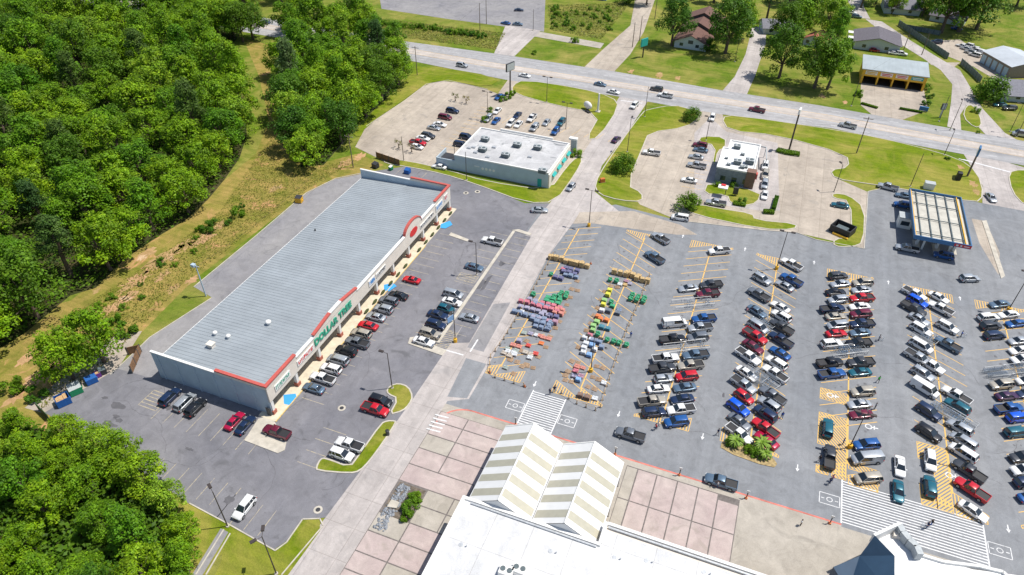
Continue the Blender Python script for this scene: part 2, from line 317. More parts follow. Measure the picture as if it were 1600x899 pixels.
# kerbed grass
isl = island
isl([(600, 248), (640, 252), (700, 266), (760, 284), (858, 298), (884, 262), (900, 246), (912, 248), (900, 272), (868, 317), (822, 318), (742, 288), (690, 272), (640, 262), (600, 256)], 1)
isl([(800, 134), (818, 125), (905, 138), (958, 152), (968, 168), (936, 216), (914, 220), (938, 178), (870, 166), (800, 146)], 1)
isl([(655, 100), (785, 122), (762, 138), (700, 126), (668, 130), (632, 156), (572, 198), (562, 218), (545, 205), (600, 160), (640, 120)], 1, kerb=False)
isl([(1010, 172), (1052, 164), (1082, 172), (1094, 184), (1072, 200), (1014, 208), (1006, 228), (980, 290), (1004, 302), (1004, 316), (968, 314), (934, 304), (928, 288), (946, 256), (984, 202), (1004, 176)], 1)
isl([(1126, 184), (1148, 180), (1330, 207), (1420, 226), (1498, 248), (1528, 270), (1538, 306), (1524, 319), (1400, 294), (1356, 288), (1304, 280), (1296, 266), (1326, 262), (1322, 242), (1215, 212), (1138, 205)], 1)
isl([(1096, 213), (1134, 215), (1134, 232), (1122, 236), (1118, 258), (1112, 258), (1118, 228), (1090, 222)], 1)
isl([(1106, 284), (1190, 300), (1184, 318), (1160, 323), (1140, 318), (1136, 305), (1098, 304)], 1)
isl([(1062, 322), (1096, 320), (1122, 326), (1176, 334), (1180, 344), (1246, 350), (1242, 360), (1190, 359), (1082, 336)], 1)
isl([(1300, 302), (1326, 305), (1352, 326), (1350, 380), (1332, 387), (1302, 386), (1302, 374), (1330, 371), (1328, 315), (1300, 310)], 1)
isl([(1594, 265), (1574, 270), (1580, 300), (1600, 322), (1640, 330), (1640, 270)], 1)
isl([(1508, 166), (1520, 164), (1532, 182), (1534, 198), (1522, 200), (1504, 184)], 1)
# lot islands (left)
isl([(603.5, 609.6), (610.6, 602.5), (623.0, 598.9), (639.0, 604.2), (646.2, 620.2), (640.8, 632.7), (630.1, 643.4), (607.0, 649.6), (621.2, 623.8), (605.2, 616.7)], 1)
isl([(594.6, 662.1), (605.2, 657.3), (617.7, 657.6), (620.4, 660.3), (601.7, 689.6), (578.5, 721.7), (562.5, 737.7), (546.5, 741.2), (494.9, 736.8), (493.1, 730.6), (500.2, 717.2), (509.1, 715.4), (546.5, 729.7), (559.0, 712.8)], 1)
structure('corner_lawn', [(296, 788), (356, 820), (356, 860), (300, 900), (250, 900), (250, 780)], 0.045, m_lawn)
structure('corner_lawn', [(358, 818), (430, 862), (448, 848), (474, 812), (500, 812), (500, 830), (450, 899), (440, 930), (320, 930), (345, 880)], 0.05, m_lawn)
structure('culvert_drive', [(345, 826), (357, 832), (316, 900), (300, 920), (290, 915)], 0.056, m_alley)
# small bare islands
KERB.prism([G(*q).xy for q in ((424, 650), (404, 655), (382, 689), (434, 709), (445, 704), (448, 690), (436, 672))][::1], 0, 0.14)
KERB.prism([(-59.1, 93.2), (-58.6, 91.4), (-50.4, 90.8), (-50.2, 92.6), (-53.4, 93), (-53.4, 95.2), (-56.5, 95.2)], 0, 0.15)
KERB.prism([(-53.4, 94), (-52.6, 94), (-52.9, 139), (-53.6, 139)], 0, 0.15)
KERB.prism([(-68, 131), (-68, 132.4), (-62.5, 131.2), (-62.5, 130.2)], 0, 0.15)
KERB.prism([(-53.9, 139.2), (-52.4, 140.2), (-48.6, 139.6), (-48.8, 138.6)], 0, 0.15)
KERB.prism([Vector(p).xy for p in [G(1534, 346), G(1541, 345), G(1570, 432), G(1564, 436)]], 0, 0.16)
# alley kerb, lot kerbs
def kerb_line(pts, wd=0.2, h=0.15, mb=KERB):
    pts = [P(p) for p in pts]
    for a, b in zip(pts, pts[1:]):
        d = (b-a).normalized(); n_ = Vector((-d.y, d.x, 0))*wd/2
        mb.prism([(a-n_).xy, (b-n_).xy, (b+n_).xy, (a+n_).xy], 0, h)
kerb_line([Wp(-105, 151), Wp(-110.6, 145.2), Wp(-113.8, 135.3), (399, 370), (303, 449)]); kerb_line([(331, 466), (234, 528), (200, 561), (172, 586)])
kerb_line([(296, 787), (356, 819)]); kerb_line([(356, 819), (430, 861), (448, 848), (473, 812), (500, 811), (505, 822), (440, 899)])
kerb_line([(350, 828), (306, 899)]); kerb_line([(360, 834), (322, 899)])
kerb_line([(1060, 345), (1190, 360), (1245, 364), (1275, 375), (1350, 389), (1356, 300), (1395, 291)])
kerb_line([(572, 198), (632, 158), (666, 132), (700, 126), (762, 140)])
# mall plaza: raised slab with a red painted kerb
mb = MB(); mb.box(-44, 26.9, 20, 79.2, 0, 0.14); mb.box(48.6, 200, 20, 79.2, 0, 0.14); mb.box(26.9, 48.6, 20, 78.9, 0, 0.14)
mb.build('mall_pavement', m_plaza)['kind'] = 'structure'
mb = MB(); mb.box(-38.5, 26.9, 79.2, 79.5, 0, 0.155); mb.box(48.6, 200, 79.2, 79.5, 0, 0.155)
for k in range(8):
    t0, t1 = rad(90+k*11.25), rad(90+(k+1)*11.25); c0 = (-38.5, 74.2); r0, r1 = 5.3, 5.0
    mb.prism([(c0[0]+r*math.cos(t), c0[1]+r*math.sin(t)) for r, t in ((r0, t0), (r0, t1), (r1, t1), (r1, t0))], 0, 0.155)
mb.build('red_kerb', m_redkerb)['kind'] = 'structure'
# pink slab panels left by a removed wing, with open seams
mb = MB()
def slab(x0, x1, y0, y1, mi=0, z=0.16): mb.box(x0+0.11, x1-0.11, y0+0.11, y1-0.11, 0.142, z, mi)
mb.box(-44.0, -29.4, 28, 77.2, 0.1405, 0.145, 1); mb.box(-8.3, 11.0, 58, 78.0, 0.1405, 0.145, 1)
ys = [77.2, 74.6, 71.4, 68.0, 64.3, 60.6, 57.4, 53.9, 50.3, 46.5, 43.3, 39.8, 36, 32]
for i in range(len(ys)-1):
    y1, y0 = ys[i], ys[i+1]
    if i in (4,): slab(-44, -31.4, y0, y1, 0)
    elif i in (5, 6): slab(-38.4, -33.4, y0, y1, 2); slab(-33.4, -29.4, y0, y1, 2)
    else:
        for a, b in ((-44, -38.3), (-38.3, -29.4)): slab(a, b, y0, y1, 0 if (i*3+int(-a)) % 5 else 2)
xs = [-8.3, -6.3, -2.95, 0.6, 4.15, 7.5, 10.95]
for i in range(6):
    slab(xs[i], xs[i+1], 71.0, 77.9 if i < 5 else 76.8, 2 if i == 0 else 0); slab(xs[i], xs[i+1], 60, 71.0, 2 if i < 1 else 0)
mb.build('slab_panels', [m_pink, m_seam, m_plaza])['kind'] = 'structure'
# the sunken pit with rubble
m_soil = solid('dark_soil', (0.16, 0.13, 0.10), 1, var=0.5, scale=1.2, world=True)
mb = MB(); mb.box(-43.6, -38.6, 50.6, 60.3, 0.146, 0.149); mb.build('planting_pit', m_soil)['kind'] = 'structure'
# crosswalks
WH = MB(); YE = MB(); YD = MB()
def sb(m_, a, b, wd, z=0.046):
    a, b = Vector((a[0], a[1], 0)), Vector((b[0], b[1], 0)); d = (b-a).normalized(); n_ = Vector((-d.y, d.x, 0))*wd/2
    m_.poly([(p.x, p.y, z) for p in (a-n_, b-n_, b+n_, a+n_)])
for x0, x1 in ((-29.6, -23.0), (26.9, 48.4)):
    y = 80.0
    while y < 88.6: sb(WH, (x0, y), (x1, y), 0.2); y += 0.56
    sb(WH, (x0, 79.7), (x0, 88.8), 0.22, 0.047); sb(WH, (x1, 79.7), (x1, 88.8), 0.22, 0.047)
    for sx, cx in ((-1, x0-1.9), (1, x1+1.9)):
        for a, b in (((cx-1.6, 82.6), (cx+1.6, 82.6)), ((cx-1.6, 84.8), (cx+1.6, 84.8)), ((cx-1.6, 82.6), (cx-1.6, 84.8)), ((cx+1.6, 82.6), (cx+1.6, 84.8))): sb(WH, a, b, 0.12)
        for k in range(10): t0, t1 = 2*math.pi*k/10, 2*math.pi*(k+1)/10; sb(WH, (cx+.45*math.cos(t0), 83.7+.45*math.sin(t0)), (cx+.45*math.cos(t1), 83.7+.45*math.sin(t1)), 0.12)
        for u in (-1.1, 1.1): sb(WH, (cx+u-.25, 83.7), (cx+u+.25, 83.7), 0.14)
for k in range(5): sb(WH, (-44.6+0.0, 76.0-k*0.9), (-41.9, 76.2-k*0.9), 0.28, 0.16 if 0 else 0.165)
for q in ((-51.0, 92.6, -46.4, 92.6), (-45.5, 94, -45.5, 98)): sb(WH, q[:2], q[2:], 0.3, 0.058)
# aisle arrows
def arrow(x, y, up=1):
    sb(WH, (x, y-0.7*up), (x, y+0.3*up), 0.18); z = 0.0475
    p = [(x-0.34, y+0.2*up, z), (x+0.34, y+0.2*up, z), (x, y+0.9*up, z)]
    WH.poly(p if up > 0 else p[::-1])
for q in ((1067, 370), (1164, 390), (1272, 411), (1388, 442), (1500, 467), (967, 647), (1098, 682), (1246, 731), (893, 595), (836, 600), (1575, 826)):
    p = G(*q); arrow(p.x, p.y, 1 if (q[1] < 500) else -1)
# angled stall lines: odd rows lean +30 deg, even rows -30
ROWX = {1: -38.0, 2: -21.2, 3: -4.75, 4: 11.2, 5: 27.7, 6: 44.4, 7: 59.3, 8: 75.8, 9: 92.3}
ROWL = {1: 148.5, 2: 150.5, 3: 152, 4: 152, 5: 152, 6: 152, 7: 152, 8: 152, 9: 152}
for rw, x in ROWX.items():
    sg = 1 if rw % 2 else -1; near, far = 89.6, ROWL[rw]
    sb(YE, (x, near+3), (x, far-2), 0.24)
    y = near+2.8; k = 0
    while y < far-2:
        dx = 5.1; dy = dx*math.tan(rad(30))*sg
        if not (rw >= 5 and rw < 7 and y < 101): 
            if rw > 1: sb(YE, (x-dx, y-dy), (x, y), 0.15)
            else: sb(YE, (x-2.3, y-2.3*math.tan(rad(30))), (x, y), 0.11)
            sb(YE, (x, y), (x+dx, y+dy), 0.15)
        y += 3.17
    for end, s2 in ((near, 1), (far, -1)):          # hatched triangles at the row ends
        if rw == 1 and s2 < 0: continue
        for side in (-1, 1):
            if rw == 1 and side < 0: xe = 2.2
            else: xe = 5.1
            top = lambda u: (0.4+(u if (side*sg*s2) > 0 else (5.1-u))*0.577)*1.0
            u = 0.25
            while u < xe:
                sb(YE, (x+side*u, end), (x+side*u, end+s2*top(u)), 0.2, 0.0462); u += 0.55
            sb(YE, (x, end), (x+side*xe, end), 0.13, 0.0466)
            sb(YE, (x, end+s2*top(0)), (x+side*xe, end+s2*top(xe)), 0.13, 0.0466)
            sb(YE, (x+side*xe, end), (x+side*xe, end+s2*top(xe)), 0.13, 0.0468)
# disabled bays and hatching in rows five and six
def hatch(x0, x1, y0, y1, a=35, sp=0.75, wd=0.24, m_=None):
    m_ = m_ or YE; t = math.tan(rad(a)); k = y0-(x1-x0)*abs(t)
    while k < y1+(x1-x0)*abs(t):
        p = (x0, k); q = (x1, k+(x1-x0)*t)
        # clip to the box
        pts = []
        for s in range(25):
            f = s/24; xx = x0+(x1-x0)*f; yy = k+(x1-x0)*t*f
            if y0 <= yy <= y1: pts.append((xx, yy))
        if len(pts) > 2: sb(m_, pts[0], pts[-1], wd, 0.0472)
        k += sp
    for a_, b_ in (((x0, y0), (x1, y0)), ((x0, y1), (x1, y1)), ((x0, y0), (x0, y1)), ((x1, y0), (x1, y1))): sb(m_, a_, b_, 0.13, 0.0476)
hatch(22.6, 27.5, 107.2, 110.2, -50); hatch(22.6, 27.5, 95.5, 103.5, -50); hatch(25.2, 27.5, 88.8, 95.5, -50); hatch(22.6, 24.6, 88.8, 90.5, -50)
hatch(27.9, 32.6, 96.6, 98.4, -50); hatch(27.9, 32.6, 91.6, 93.0, -50); hatch(27.9, 32.6, 88.2, 89.6, -50)
hatch(39.4, 44.2, 98.6, 102.6, 50); hatch(41.8, 44.2, 88.4, 98.6, 50); hatch(39.4, 41.8, 88.4, 90.6, 50); hatch(44.6, 49.2, 88.2, 90.2, 50)
def wheel_sign(x, y, s=1.0):
    for k in range(14):
        a, b = 2*math.pi*k/14, 2*math.pi*(k+1)/14
        sb(WH, (x+0.5*s*math.cos(a), y+0.5*s*math.sin(a)), (x+0.5*s*math.cos(b), y+0.5*s*math.sin(b)), 0.18*s, 0.0475)
    sb(WH, (x+0.3*s, y), (x+1.5*s, y+0.1*s), 0.2*s, 0.0478); sb(WH, (x+0.9*s, y-0.4*s), (x+0.9*s, y+0.5*s), 0.2*s, 0.0481)
for q in ((1297, 618), (1357, 667), (1483, 743)): p = G(*q); wheel_sign(p.x, p.y, 1.1)
# store lot lines
for k in range(28):
    y = 70.5+2.75*k
    if y < 132: sb(YD, (-70.4, y), (-65.4, y), 0.12, 0.036)
    if 93 < y < 138: sb(YD, (-58.8, y), (-53.8, y), 0.12, 0.036)
    if 97 < y < 137: sb(YD, (-52.2, y), (-48.2, y), 0.12, 0.0565)
    if y < 80: sb(YD, (-62.4, y-13), (-57.6, y-13), 0.12, 0.036)
for k in range(9):
    sb(YD, (-93.4+2.75*k, 55.6), (-93.4+2.75*k, 61.4), 0.12, 0.036)
    sb(YD, (-90+2.75*k, 44.8), (-90+2.75*k, 49.4), 0.12, 0.036)
    sb(YD, (-68+2.75*k if k < 4 else -68, 43), (-68+2.75*k if k < 4 else -68, 48), 0.12, 0.0365)
hatch(-98.2, -94, 57.5, 61.5, 0, 0.8, 0.2, YD); hatch(-58.6, -54, 115.2, 118, 40, 0.8, 0.2, YD); hatch(-53.0, -50.2, 93.2, 98.4, 40, 0.8, 0.2, YD)
for a, b in ((-104, 158), (-96, 160), (-88, 160)): sb(YD, (a, 150), (a+0.1, b-2), 0.12, 0.036)
# restaurant lots
for k in range(12): sb(YE, (-91.5, 175+2.8*k), (-86.5, 175+2.8*k), 0.1, 0.046)
for k in range(10): sb(YE, (-80+4.0*k, 197), (-78.6+4.0*k, 202), 0.1, 0.046)
for k in range(7): sb(YE, (-17.5, 178+3.0*k), (-12, 178+3.0*k), 0.1, 0.05)
# highway paint
for off, m_ in ((0, YE), (4.5, YE)):
    for (xa, ya), (xb, yb) in zip(((-420, 253.3), (-140, 242.4), (-100, 240.8), (-50, 240.4), (20, 239.5), (80, 234.3)), ((-140, 242.4), (-100, 240.8), (-50, 240.4), (20, 239.5), (80, 234.3), (400, 223.8))):
        sb(YE, (xa, ya+off), (xb, yb+off), 0.14, 0.0665)
for k in range(60):
    x = -330+9*k; y = 245.6-0.028*(x+100) if x < -100 else (245.4 if x < 10 else 245.2-0.09*(x-10))
    sb(WH, (x, y+3.9), (x+3, y+3.9), 0.13, 0.0665); sb(WH, (x, y-8.4), (x+3, y-8.4), 0.13, 0.0665)
sb(WH, (-48.2, 229.3), (-40.6, 229.8), 0.45, 0.0668); sb(WH, (-36, 236), (-36, 242), 0.4, 0.0668)
for a in (0, 1): sb(WH, (58+a*1.2, 226), (72+a*1.2, 222), 0.4, 0.0668)
# blue painted ramps by the shop fronts
OIL = MB(); CR = MB(); orr = random.Random(31)
def spot(m_, x, y, r, z):
    pts = [(x+r*orr.uniform(.6, 1.2)*math.cos(a), y+r*1.2*orr.uniform(.6, 1.2)*math.sin(a), z) for a in (2*math.pi*i/9 for i in range(9))]; m_.poly(pts)
for rw, x in ROWX.items():
    sg = 1 if rw % 2 else -1; y = 94.0
    while y < 147:
        for side in (-1, 1):
            for _ in range(2):
                if orr.random() < .75: u = side*orr.uniform(1.2, 4.2); spot(OIL, x+u, y+u*.577*sg+orr.uniform(-.5, .5), orr.uniform(.1, .38), 0.0415)
        y += 3.17
for k in range(22):
    for xx in (-68.5, -56.5):
        if orr.random() < .8: spot(OIL, xx+orr.uniform(-1.2, 1.2), 71.9+2.75*k+orr.uniform(-.4, .4), orr.uniform(.12, .4), 0.037)
for k in range(46):
    if k < 28: x, y, z = orr.uniform(-35, 75), orr.uniform(84, 158), 0.042
    else: x, y, z = orr.uniform(-100, -54), orr.uniform(48, 60), 0.0375
    if k > 38: x, y = orr.uniform(-66, -60), orr.uniform(62, 150)
    a = orr.choice((0, math.pi/2, 0.4, 2.0)); pr = (x, y)
    for j in range(orr.randint(8, 26)):
        a += orr.uniform(-.45, .45); q = (pr[0]+math.cos(a)*.9, pr[1]+math.sin(a)*.9); sb(CR, pr, q, orr.uniform(.03, .08), z+0.0001*(k % 7)); pr = q
OIL.build('oil_stains', paved('oil_film', (0.14, 0.14, 0.15), (0.19, 0.19, 0.20), (0.08, 0.08, 0.09), 0.5))['kind'] = 'structure'
CR.build('sealed_cracks', m_dark)['kind'] = 'structure'
BL = MB()
for q in ([(443, 618), (462, 616), (464, 622), (452, 634), (444, 632)], [(600, 446), (614, 443), (620, 448), (608, 456), (600, 455)], [(689, 351), (703, 346), (707, 352), (696, 358), (688, 357)]): tri_sheet(BL, [P(p) for p in q], 0.149)
BL.build('blue_ramp_marking', m_blue)['kind'] = 'structure'
WH.build('white_road_markings', m_white)['kind'] = 'structure'
YE.build('yellow_road_markings', m_yellow)['kind'] = 'structure'
YD.build('faded_stall_lines', m_yellow_dull)['kind'] = 'structure'
KERB.build('kerbs', m_kerb)['kind'] = 'structure'
# ------------------------------------------------------------------ buildings
m_cream = solid('cream_stucco', (0.72, 0.66, 0.58), 0.85, var=0.07, scale=0.6, world=True)
m_palewall = solid('pale_wall', (0.46, 0.55, 0.62), 0.85, var=0.08, scale=0.5, world=True)
m_wpaint = solid('white_paint', (0.78, 0.77, 0.74), 0.6, var=0.06)
m_redtrim = solid('red_trim', (0.50, 0.10, 0.08), 0.6, var=0.15)
m_brick = solid('red_brick', (0.40, 0.13, 0.09), 0.85, var=0.3, scale=6)
m_glass = solid('shop_glass', (0.03, 0.045, 0.06), 0.08, spec=0.8, var=0.4, scale=0.5)
m_frame = solid('dark_frame', (0.07, 0.075, 0.08), 0.5)
m_green = solid('green_letter', (0.04, 0.34, 0.22), 0.6)
m_redl = solid('red_letter', (0.65, 0.03, 0.03), 0.5)
m_bluel = solid('blue_letter', (0.03, 0.25, 0.60), 0.5)
m_steel = solid('galvanised', (0.50, 0.52, 0.54), 0.45, metal=0.3, var=0.2)
m_dkmetal = solid('dark_metal', (0.06, 0.06, 0.065), 0.5, metal=0.3)
m_unit = solid('unit_grey', (0.42, 0.45, 0.46), 0.6, var=0.15)
m_unitdk = solid('unit_grille', (0.10, 0.13, 0.14), 0.6, var=0.3)
m_path = solid('walk_concrete', (0.62, 0.55, 0.42), 0.9, var=0.15, scale=0.8, world=True)
m_yellowp = solid('yellow_paint', (0.75, 0.42, 0.03), 0.6, var=0.12)
m_wood = solid('weathered_wood', (0.24, 0.13, 0.07), 0.9, var=0.35, scale=4)
m_teal = solid('teal_paint', (0.02, 0.36, 0.33), 0.6, var=0.1)
m_bluep = solid('blue_fascia', (0.045, 0.16, 0.34), 0.55, var=0.1)
m_taupe = solid('taupe_membrane', (0.45, 0.425, 0.33), 0.34, spec=1.0, var=0.07, scale=1.0, world=True)
m_canwhite = solid('white_membrane', (0.76, 0.76, 0.75), 0.7, var=0.04, scale=0.6, world=True)
m_mallroof = paved('mall_roof_membrane', (0.62, 0.625, 0.63), (0.72, 0.72, 0.72), (0.46, 0.46, 0.46), 0.12, 0.4, drip=0.25, joint=6.0, streak=0.3)
def metal_roof(name, c, period=0.6, axis=1):
    m = bpy.data.materials.new(name); n, b, L = nodes_of(m); v = coords(n, L)
    a = noise(n, L, v, 0.15, 6, 0.7); r = ramp(n, [(0.3, tuple(x*0.86 for x in c)), (0.7, tuple(x*1.1 for x in c))]); L.new(a.outputs[0], r.inputs[0])
    mp = n.nodes.new('ShaderNodeMapping'); L.new(v, mp.inputs[0]); mp.inputs['Scale'].default_value = (0.05, 1, 1) if axis == 1 else (1, 0.05, 1)
    s = noise(n, L, mp.outputs[0], 1.4, 3); r2 = ramp(n, [(0.35, (0.95,)*3), (0.65, (1.04,)*3)]); L.new(s.outputs[0], r2.inputs[0])
    L.new(mixc(n, L, 0.8, r.outputs[0], r2.outputs[0], 'MULTIPLY'), b.inputs['Base Color'])
    b.inputs['Roughness'].default_value = 0.55; b.inputs['Metallic'].default_value = 0.15
    MATS[name] = m; return m
m_mroof = metal_roof('grey_metal_roof', (0.345, 0.38, 0.405))
def rooftop(name, base, hi, dark, st=0.8): return paved(name, base, hi, dark, 0.12, st)
def text_obj(name, body, size, mat, origin, xdir, up, parent, depth=0.08, align='CENTER'):
    cu = bpy.data.curves.new(name, 'FONT'); cu.body = body; cu.size = size; cu.extrude = depth; cu.align_x = align; cu.align_y = 'CENTER'; cu.offset = 0.03*size
    t = bpy.data.objects.new(name, cu); C.objects.link(t)
    bpy.context.view_layer.update()
    me = bpy.data.meshes.new_from_object(t.evaluated_get(bpy.context.evaluated_depsgraph_get()))
    bpy.data.objects.remove(t)
    xd = Vector(xdir).normalized(); u = Vector(up).normalized(); nz = xd.cross(u)
    mt = Matrix((xd, u, nz)).transposed().to_4x4(); mt.translation = Vector(origin); me.transform(mt)
    me.materials.clear(); me.materials.append(mat)
    o = bpy.data.objects.new(name, me); C.objects.link(o); o.parent = parent; return o
def rel(p, o): return (p[0]-o[0], p[1]-o[1])

# --- the long shop building (local origin at the ground under its middle)
SX, SY = -86.0, 103.5
shop = empty('shop_building', (SX, SY, 0), 0, 'long strip of shops with a ribbed grey metal roof and cream front trimmed in red', 'building')
XW, XE, Y0, Y1 = -98.9-SX, -72.6-SX, 64.8-SY, 142.2-SY
zb, zf, zp = 4.6, 5.9, 7.2
mb = MB()   # walls
mb.box(XW, XW+0.3, Y0+0.3, Y1-0.3, 0, zb-0.1)
for y, s in ((Y0, 1), (Y1-0.3, 1)):
    mb.box(XW-0.6, XE-0.31, y, y+0.3, 0, zp-0.35)
for k in range(6):
    mb.box(XW+0.6+4.4*k, XW+1.0+4.4*k, Y0-0.12, Y0, 0, zp-0.5)
mb.build('wall', m_palewall, shop)
def each(name, mat, parent, *boxes):
    for b_ in boxes: mb_ = MB(); mb_.box(*b_); mb_.build(name, mat, parent)
each('white_coping', m_wpaint, shop, (XW-0.65, 2.0, Y0-0.1, Y0+0.4, zp-0.35, zp-0.1), (XW-0.65, 2.0, Y1-0.4, Y1+0.1, zp-0.35, zp-0.1),
     (XE-0.5, XE+0.15, Y0+9, Y0+15.2, zp-0.35, zp-0.1), (XE-0.5, XE+0.15, Y0+31, Y0+52.6, zp-0.35, zp-0.1), (XE-0.5, XE+0.15, Y0+61, Y0+68.8, zp-0.35, zp-0.1))
mb = MB()  # roof with standing ribs
sl = (zf-zb)/(XE-0.6-XW)
def rz(x): return zb+(x-XW)*sl
mb.faces([(XW-0.3, Y0+0.3, zb-0.02), (XE-0.5, Y0+0.3, rz(XE-0.5)), (XE-0.5, Y1-0.3, rz(XE-0.5)), (XW-0.3, Y1-0.3, zb-0.02),
          (XW-0.3, Y0+0.3, zb-0.2), (XE-0.5, Y0+0.3, rz(XE-0.5)-0.2), (XE-0.5, Y1-0.3, rz(XE-0.5)-0.2), (XW-0.3, Y1-0.3, zb-0.2)],
         [(0, 1, 2, 3), (7, 6, 5, 4), (0, 3, 7, 4)])
y = Y0+0.7
while y < Y1-0.5:
    a0, a1 = XW-0.3, XE-0.5
    mb.faces([(a0, y, zb), (a1, y, rz(a1)), (a1, y+0.14, rz(a1)), (a0, y+0.14, zb), (a0, y+0.03, zb+0.04), (a1, y+0.03, rz(a1)+0.04), (a1, y+0.11, rz(a1)+0.04), (a0, y+0.11, zb+0.04)],
             [(0, 1, 5, 4), (4, 5, 6, 7), (7, 6, 2, 3), (0, 4, 7, 3)]); y += 0.86
roof = mb.build('roof', m_mroof, shop)
mb = MB(); mb.box(XW-0.42, XW-0.3, Y0+0.3, Y1-0.3, zb-0.2, zb-0.02); mb.build('gutter', m_wpaint, roof)
for q, kind in (((420, 507), 0), ((336, 521), 1), ((357, 527), 1), ((330, 540), 2), ((492, 358), 3)):
    p = G(q[0], q[1], 5.3); x, y = p.x-SX, p.y-SY; z = rz(x)
    mb = MB()
    if kind == 0: mb.tube((x, y, z-0.1), (x, y, z+0.5), 0.35, n=12); mb.blob((x, y, z+0.65), 0.62, 0.62, 0.4, 0, 12, 8)
    elif kind == 1: mb.tube((x, y, z-0.1), (x, y, z+0.5), 0.3, n=12); mb.blob((x, y, z+0.6), 0.5, 0.5, 0.35, 0, 12, 8)
    elif kind == 2: mb.box(x-0.6, x+0.6, y-0.5, y+0.5, z-0.1, z+0.8); mb.box(x-0.75, x+0.75, y-0.65, y+0.65, z+0.8, z+0.95)
    else: mb.tube((x, y, z-0.1), (x, y, z+0.5), 0.18, n=10)
    mb.build('roof_vent', m_wpaint if kind < 2 else (m_cream if kind == 2 else m_dkmetal), roof)
mb = MB()  # parapet band over the walk
mb.box(XE-0.35, XE, Y0, Y1, 3.5, zp-0.35); mb.box(XE-2.6, XE-0.35, Y0+0.3, Y1-0.3, 3.5, 3.7)
mb.box(XE-0.3, XE+0.06, Y0-0.02, Y0+9, zp-0.35, zp+0.35); mb.box(XE-0.3, XE+0.06, Y1-8.8, Y1+0.02, zp-0.35, zp+0.35)
mb.box(2.0, XE-0.3, Y0-0.1, Y0+0.3, zp-0.35, zp+0.35); mb.box(2.0, XE-0.3, Y1-0.3, Y1+0.1, zp-0.35, zp+0.35)
v0, v1 = Y0+15.2, Y0+31   # raised centre over the big sign
mb.faces([(XE+0.06, v0, zp-0.35), (XE+0.06, v1, zp-0.35), (XE+0.06, v1, zp+0.2), (XE+0.06, (v0+v1)/2+2, zp+1.1), (XE+0.06, (v0+v1)/2-2, zp+1.1), (XE+0.06, v0, zp+0.2),
          (XE-0.3, v0, zp-0.35), (XE-0.3, v1, zp-0.35), (XE-0.3, v1, zp+0.2), (XE-0.3, (v0+v1)/2+2, zp+1.1), (XE-0.3, (v0+v1)/2-2, zp+1.1), (XE-0.3, v0, zp+0.2)],
         [(0, 1, 2, 3, 4, 5), (11, 10, 9, 8, 7, 6), (1, 7, 8, 2), (2, 8, 9, 3), (3, 9, 10, 4), (4, 10, 11, 5), (5, 11, 6, 0)])
ac, ar = Y0+56.8, 4.2      # arched gable
ring = [(ac-ar*math.cos(math.pi*k/14), zp-0.35+0.55*ar*math.sin(math.pi*k/14)) for k in range(15)]
vs = [(XE+0.06, y, z) for y, z in ring]+[(XE-0.3, y, z) for y, z in ring]
mb.faces(vs, [tuple(range(15))[::-1], tuple(range(15, 30))]+[(k, k+1, 16+k, 15+k) for k in range(14)])
par = mb.build('front_parapet', m_cream, shop)
rc = zp+0.35   # red copings
each('red_coping', m_redtrim, par, (XE-0.5, XE+0.2, Y0-0.15, Y0+9, rc, rc+0.28), (XE-0.5, XE+0.2, Y1-8.8, Y1+0.15, rc, rc+0.28), (2.0, XE-0.5, Y0-0.2, Y0+0.45, rc, rc+0.28), (2.0, XE-0.5, Y1-0.45, Y1+0.2, rc, rc+0.28))
def cope(ya, za, yb, zb_):
    mb.faces([(XE-0.5, ya, za), (XE+0.2, ya, za), (XE+0.2, yb, zb_), (XE-0.5, yb, zb_), (XE-0.5, ya, za+0.28), (XE+0.2, ya, za+0.28), (XE+0.2, yb, zb_+0.28), (XE-0.5, yb, zb_+0.28)],
             [(3, 2, 1, 0), (4, 5, 6, 7), (0, 1, 5, 4), (1, 2, 6, 5), (2, 3, 7, 6), (3, 0, 4, 7)])
mb = MB(); cope(v0-0.2, zp+0.2, (v0+v1)/2-2, zp+1.1); mb.build('red_coping', m_redtrim, par); mb = MB(); cope((v0+v1)/2+2, zp+1.1, v1+0.2, zp+0.2); mb.build('red_coping', m_redtrim, par); mb = MB()
for k in range(14): cope(ring[k][0], ring[k][1], ring[k+1][0], ring[k+1][1])
mb.build('red_coping', m_redtrim, par)
mb = MB(); cope(((v0+v1)/2-2), zp+1.1, (v0+v1)/2+2, zp+1.1); mb.build('white_coping', m_wpaint, par)
sgn = text_obj('sign_lettering', 'DOLLAR TREE', 2.15, m_green, (XE+0.1, 86.3-SY, 5.5), (0, 1, 0), (0, 0, 1), par, 0.1)
def board(y, w_, h, z, mat, mi=None):
    mb = MB(); mb.box(XE+0.02, XE+0.16, y-w_/2, y+w_/2, z-h/2, z+h/2); o = mb.build('sign_board', m_wpaint, par)
    mb = MB(); k = y-w_/2+0.25
    while k < y+w_/2-0.35:
        wd = random.uniform(0.2, 0.42); hh = h*random.uniform(0.25, 0.36)
        mb.box(XE+0.16, XE+0.2, k, k+wd*0.35, z-hh, z+hh); mb.box(XE+0.16, XE+0.2, k+wd*0.35, k+wd, z+hh*random.choice((-1, 0, 0.7)), z+hh*random.choice((-0.7, 0.3, 1))); k += wd+0.14
    mb.build('lettering', mat, o)
board(69.0-SY, 4.6, 1.4, 5.3, m_green); board(76.4-SY, 5.4, 1.3, 5.3, m_redl); board(101.6-SY, 2.6, 1.6, 5.3, m_bluel); board(105.6-SY, 4.2, 1.0, 5.3, m_dkmetal)
board(128.4-SY, 7.0, 0.9, 5.2, m_dkmetal); board(135.4-SY, 3.8, 1.7, 5.4, m_bluel); board(139.4-SY, 2.0, 1.7, 5.7, m_redl)
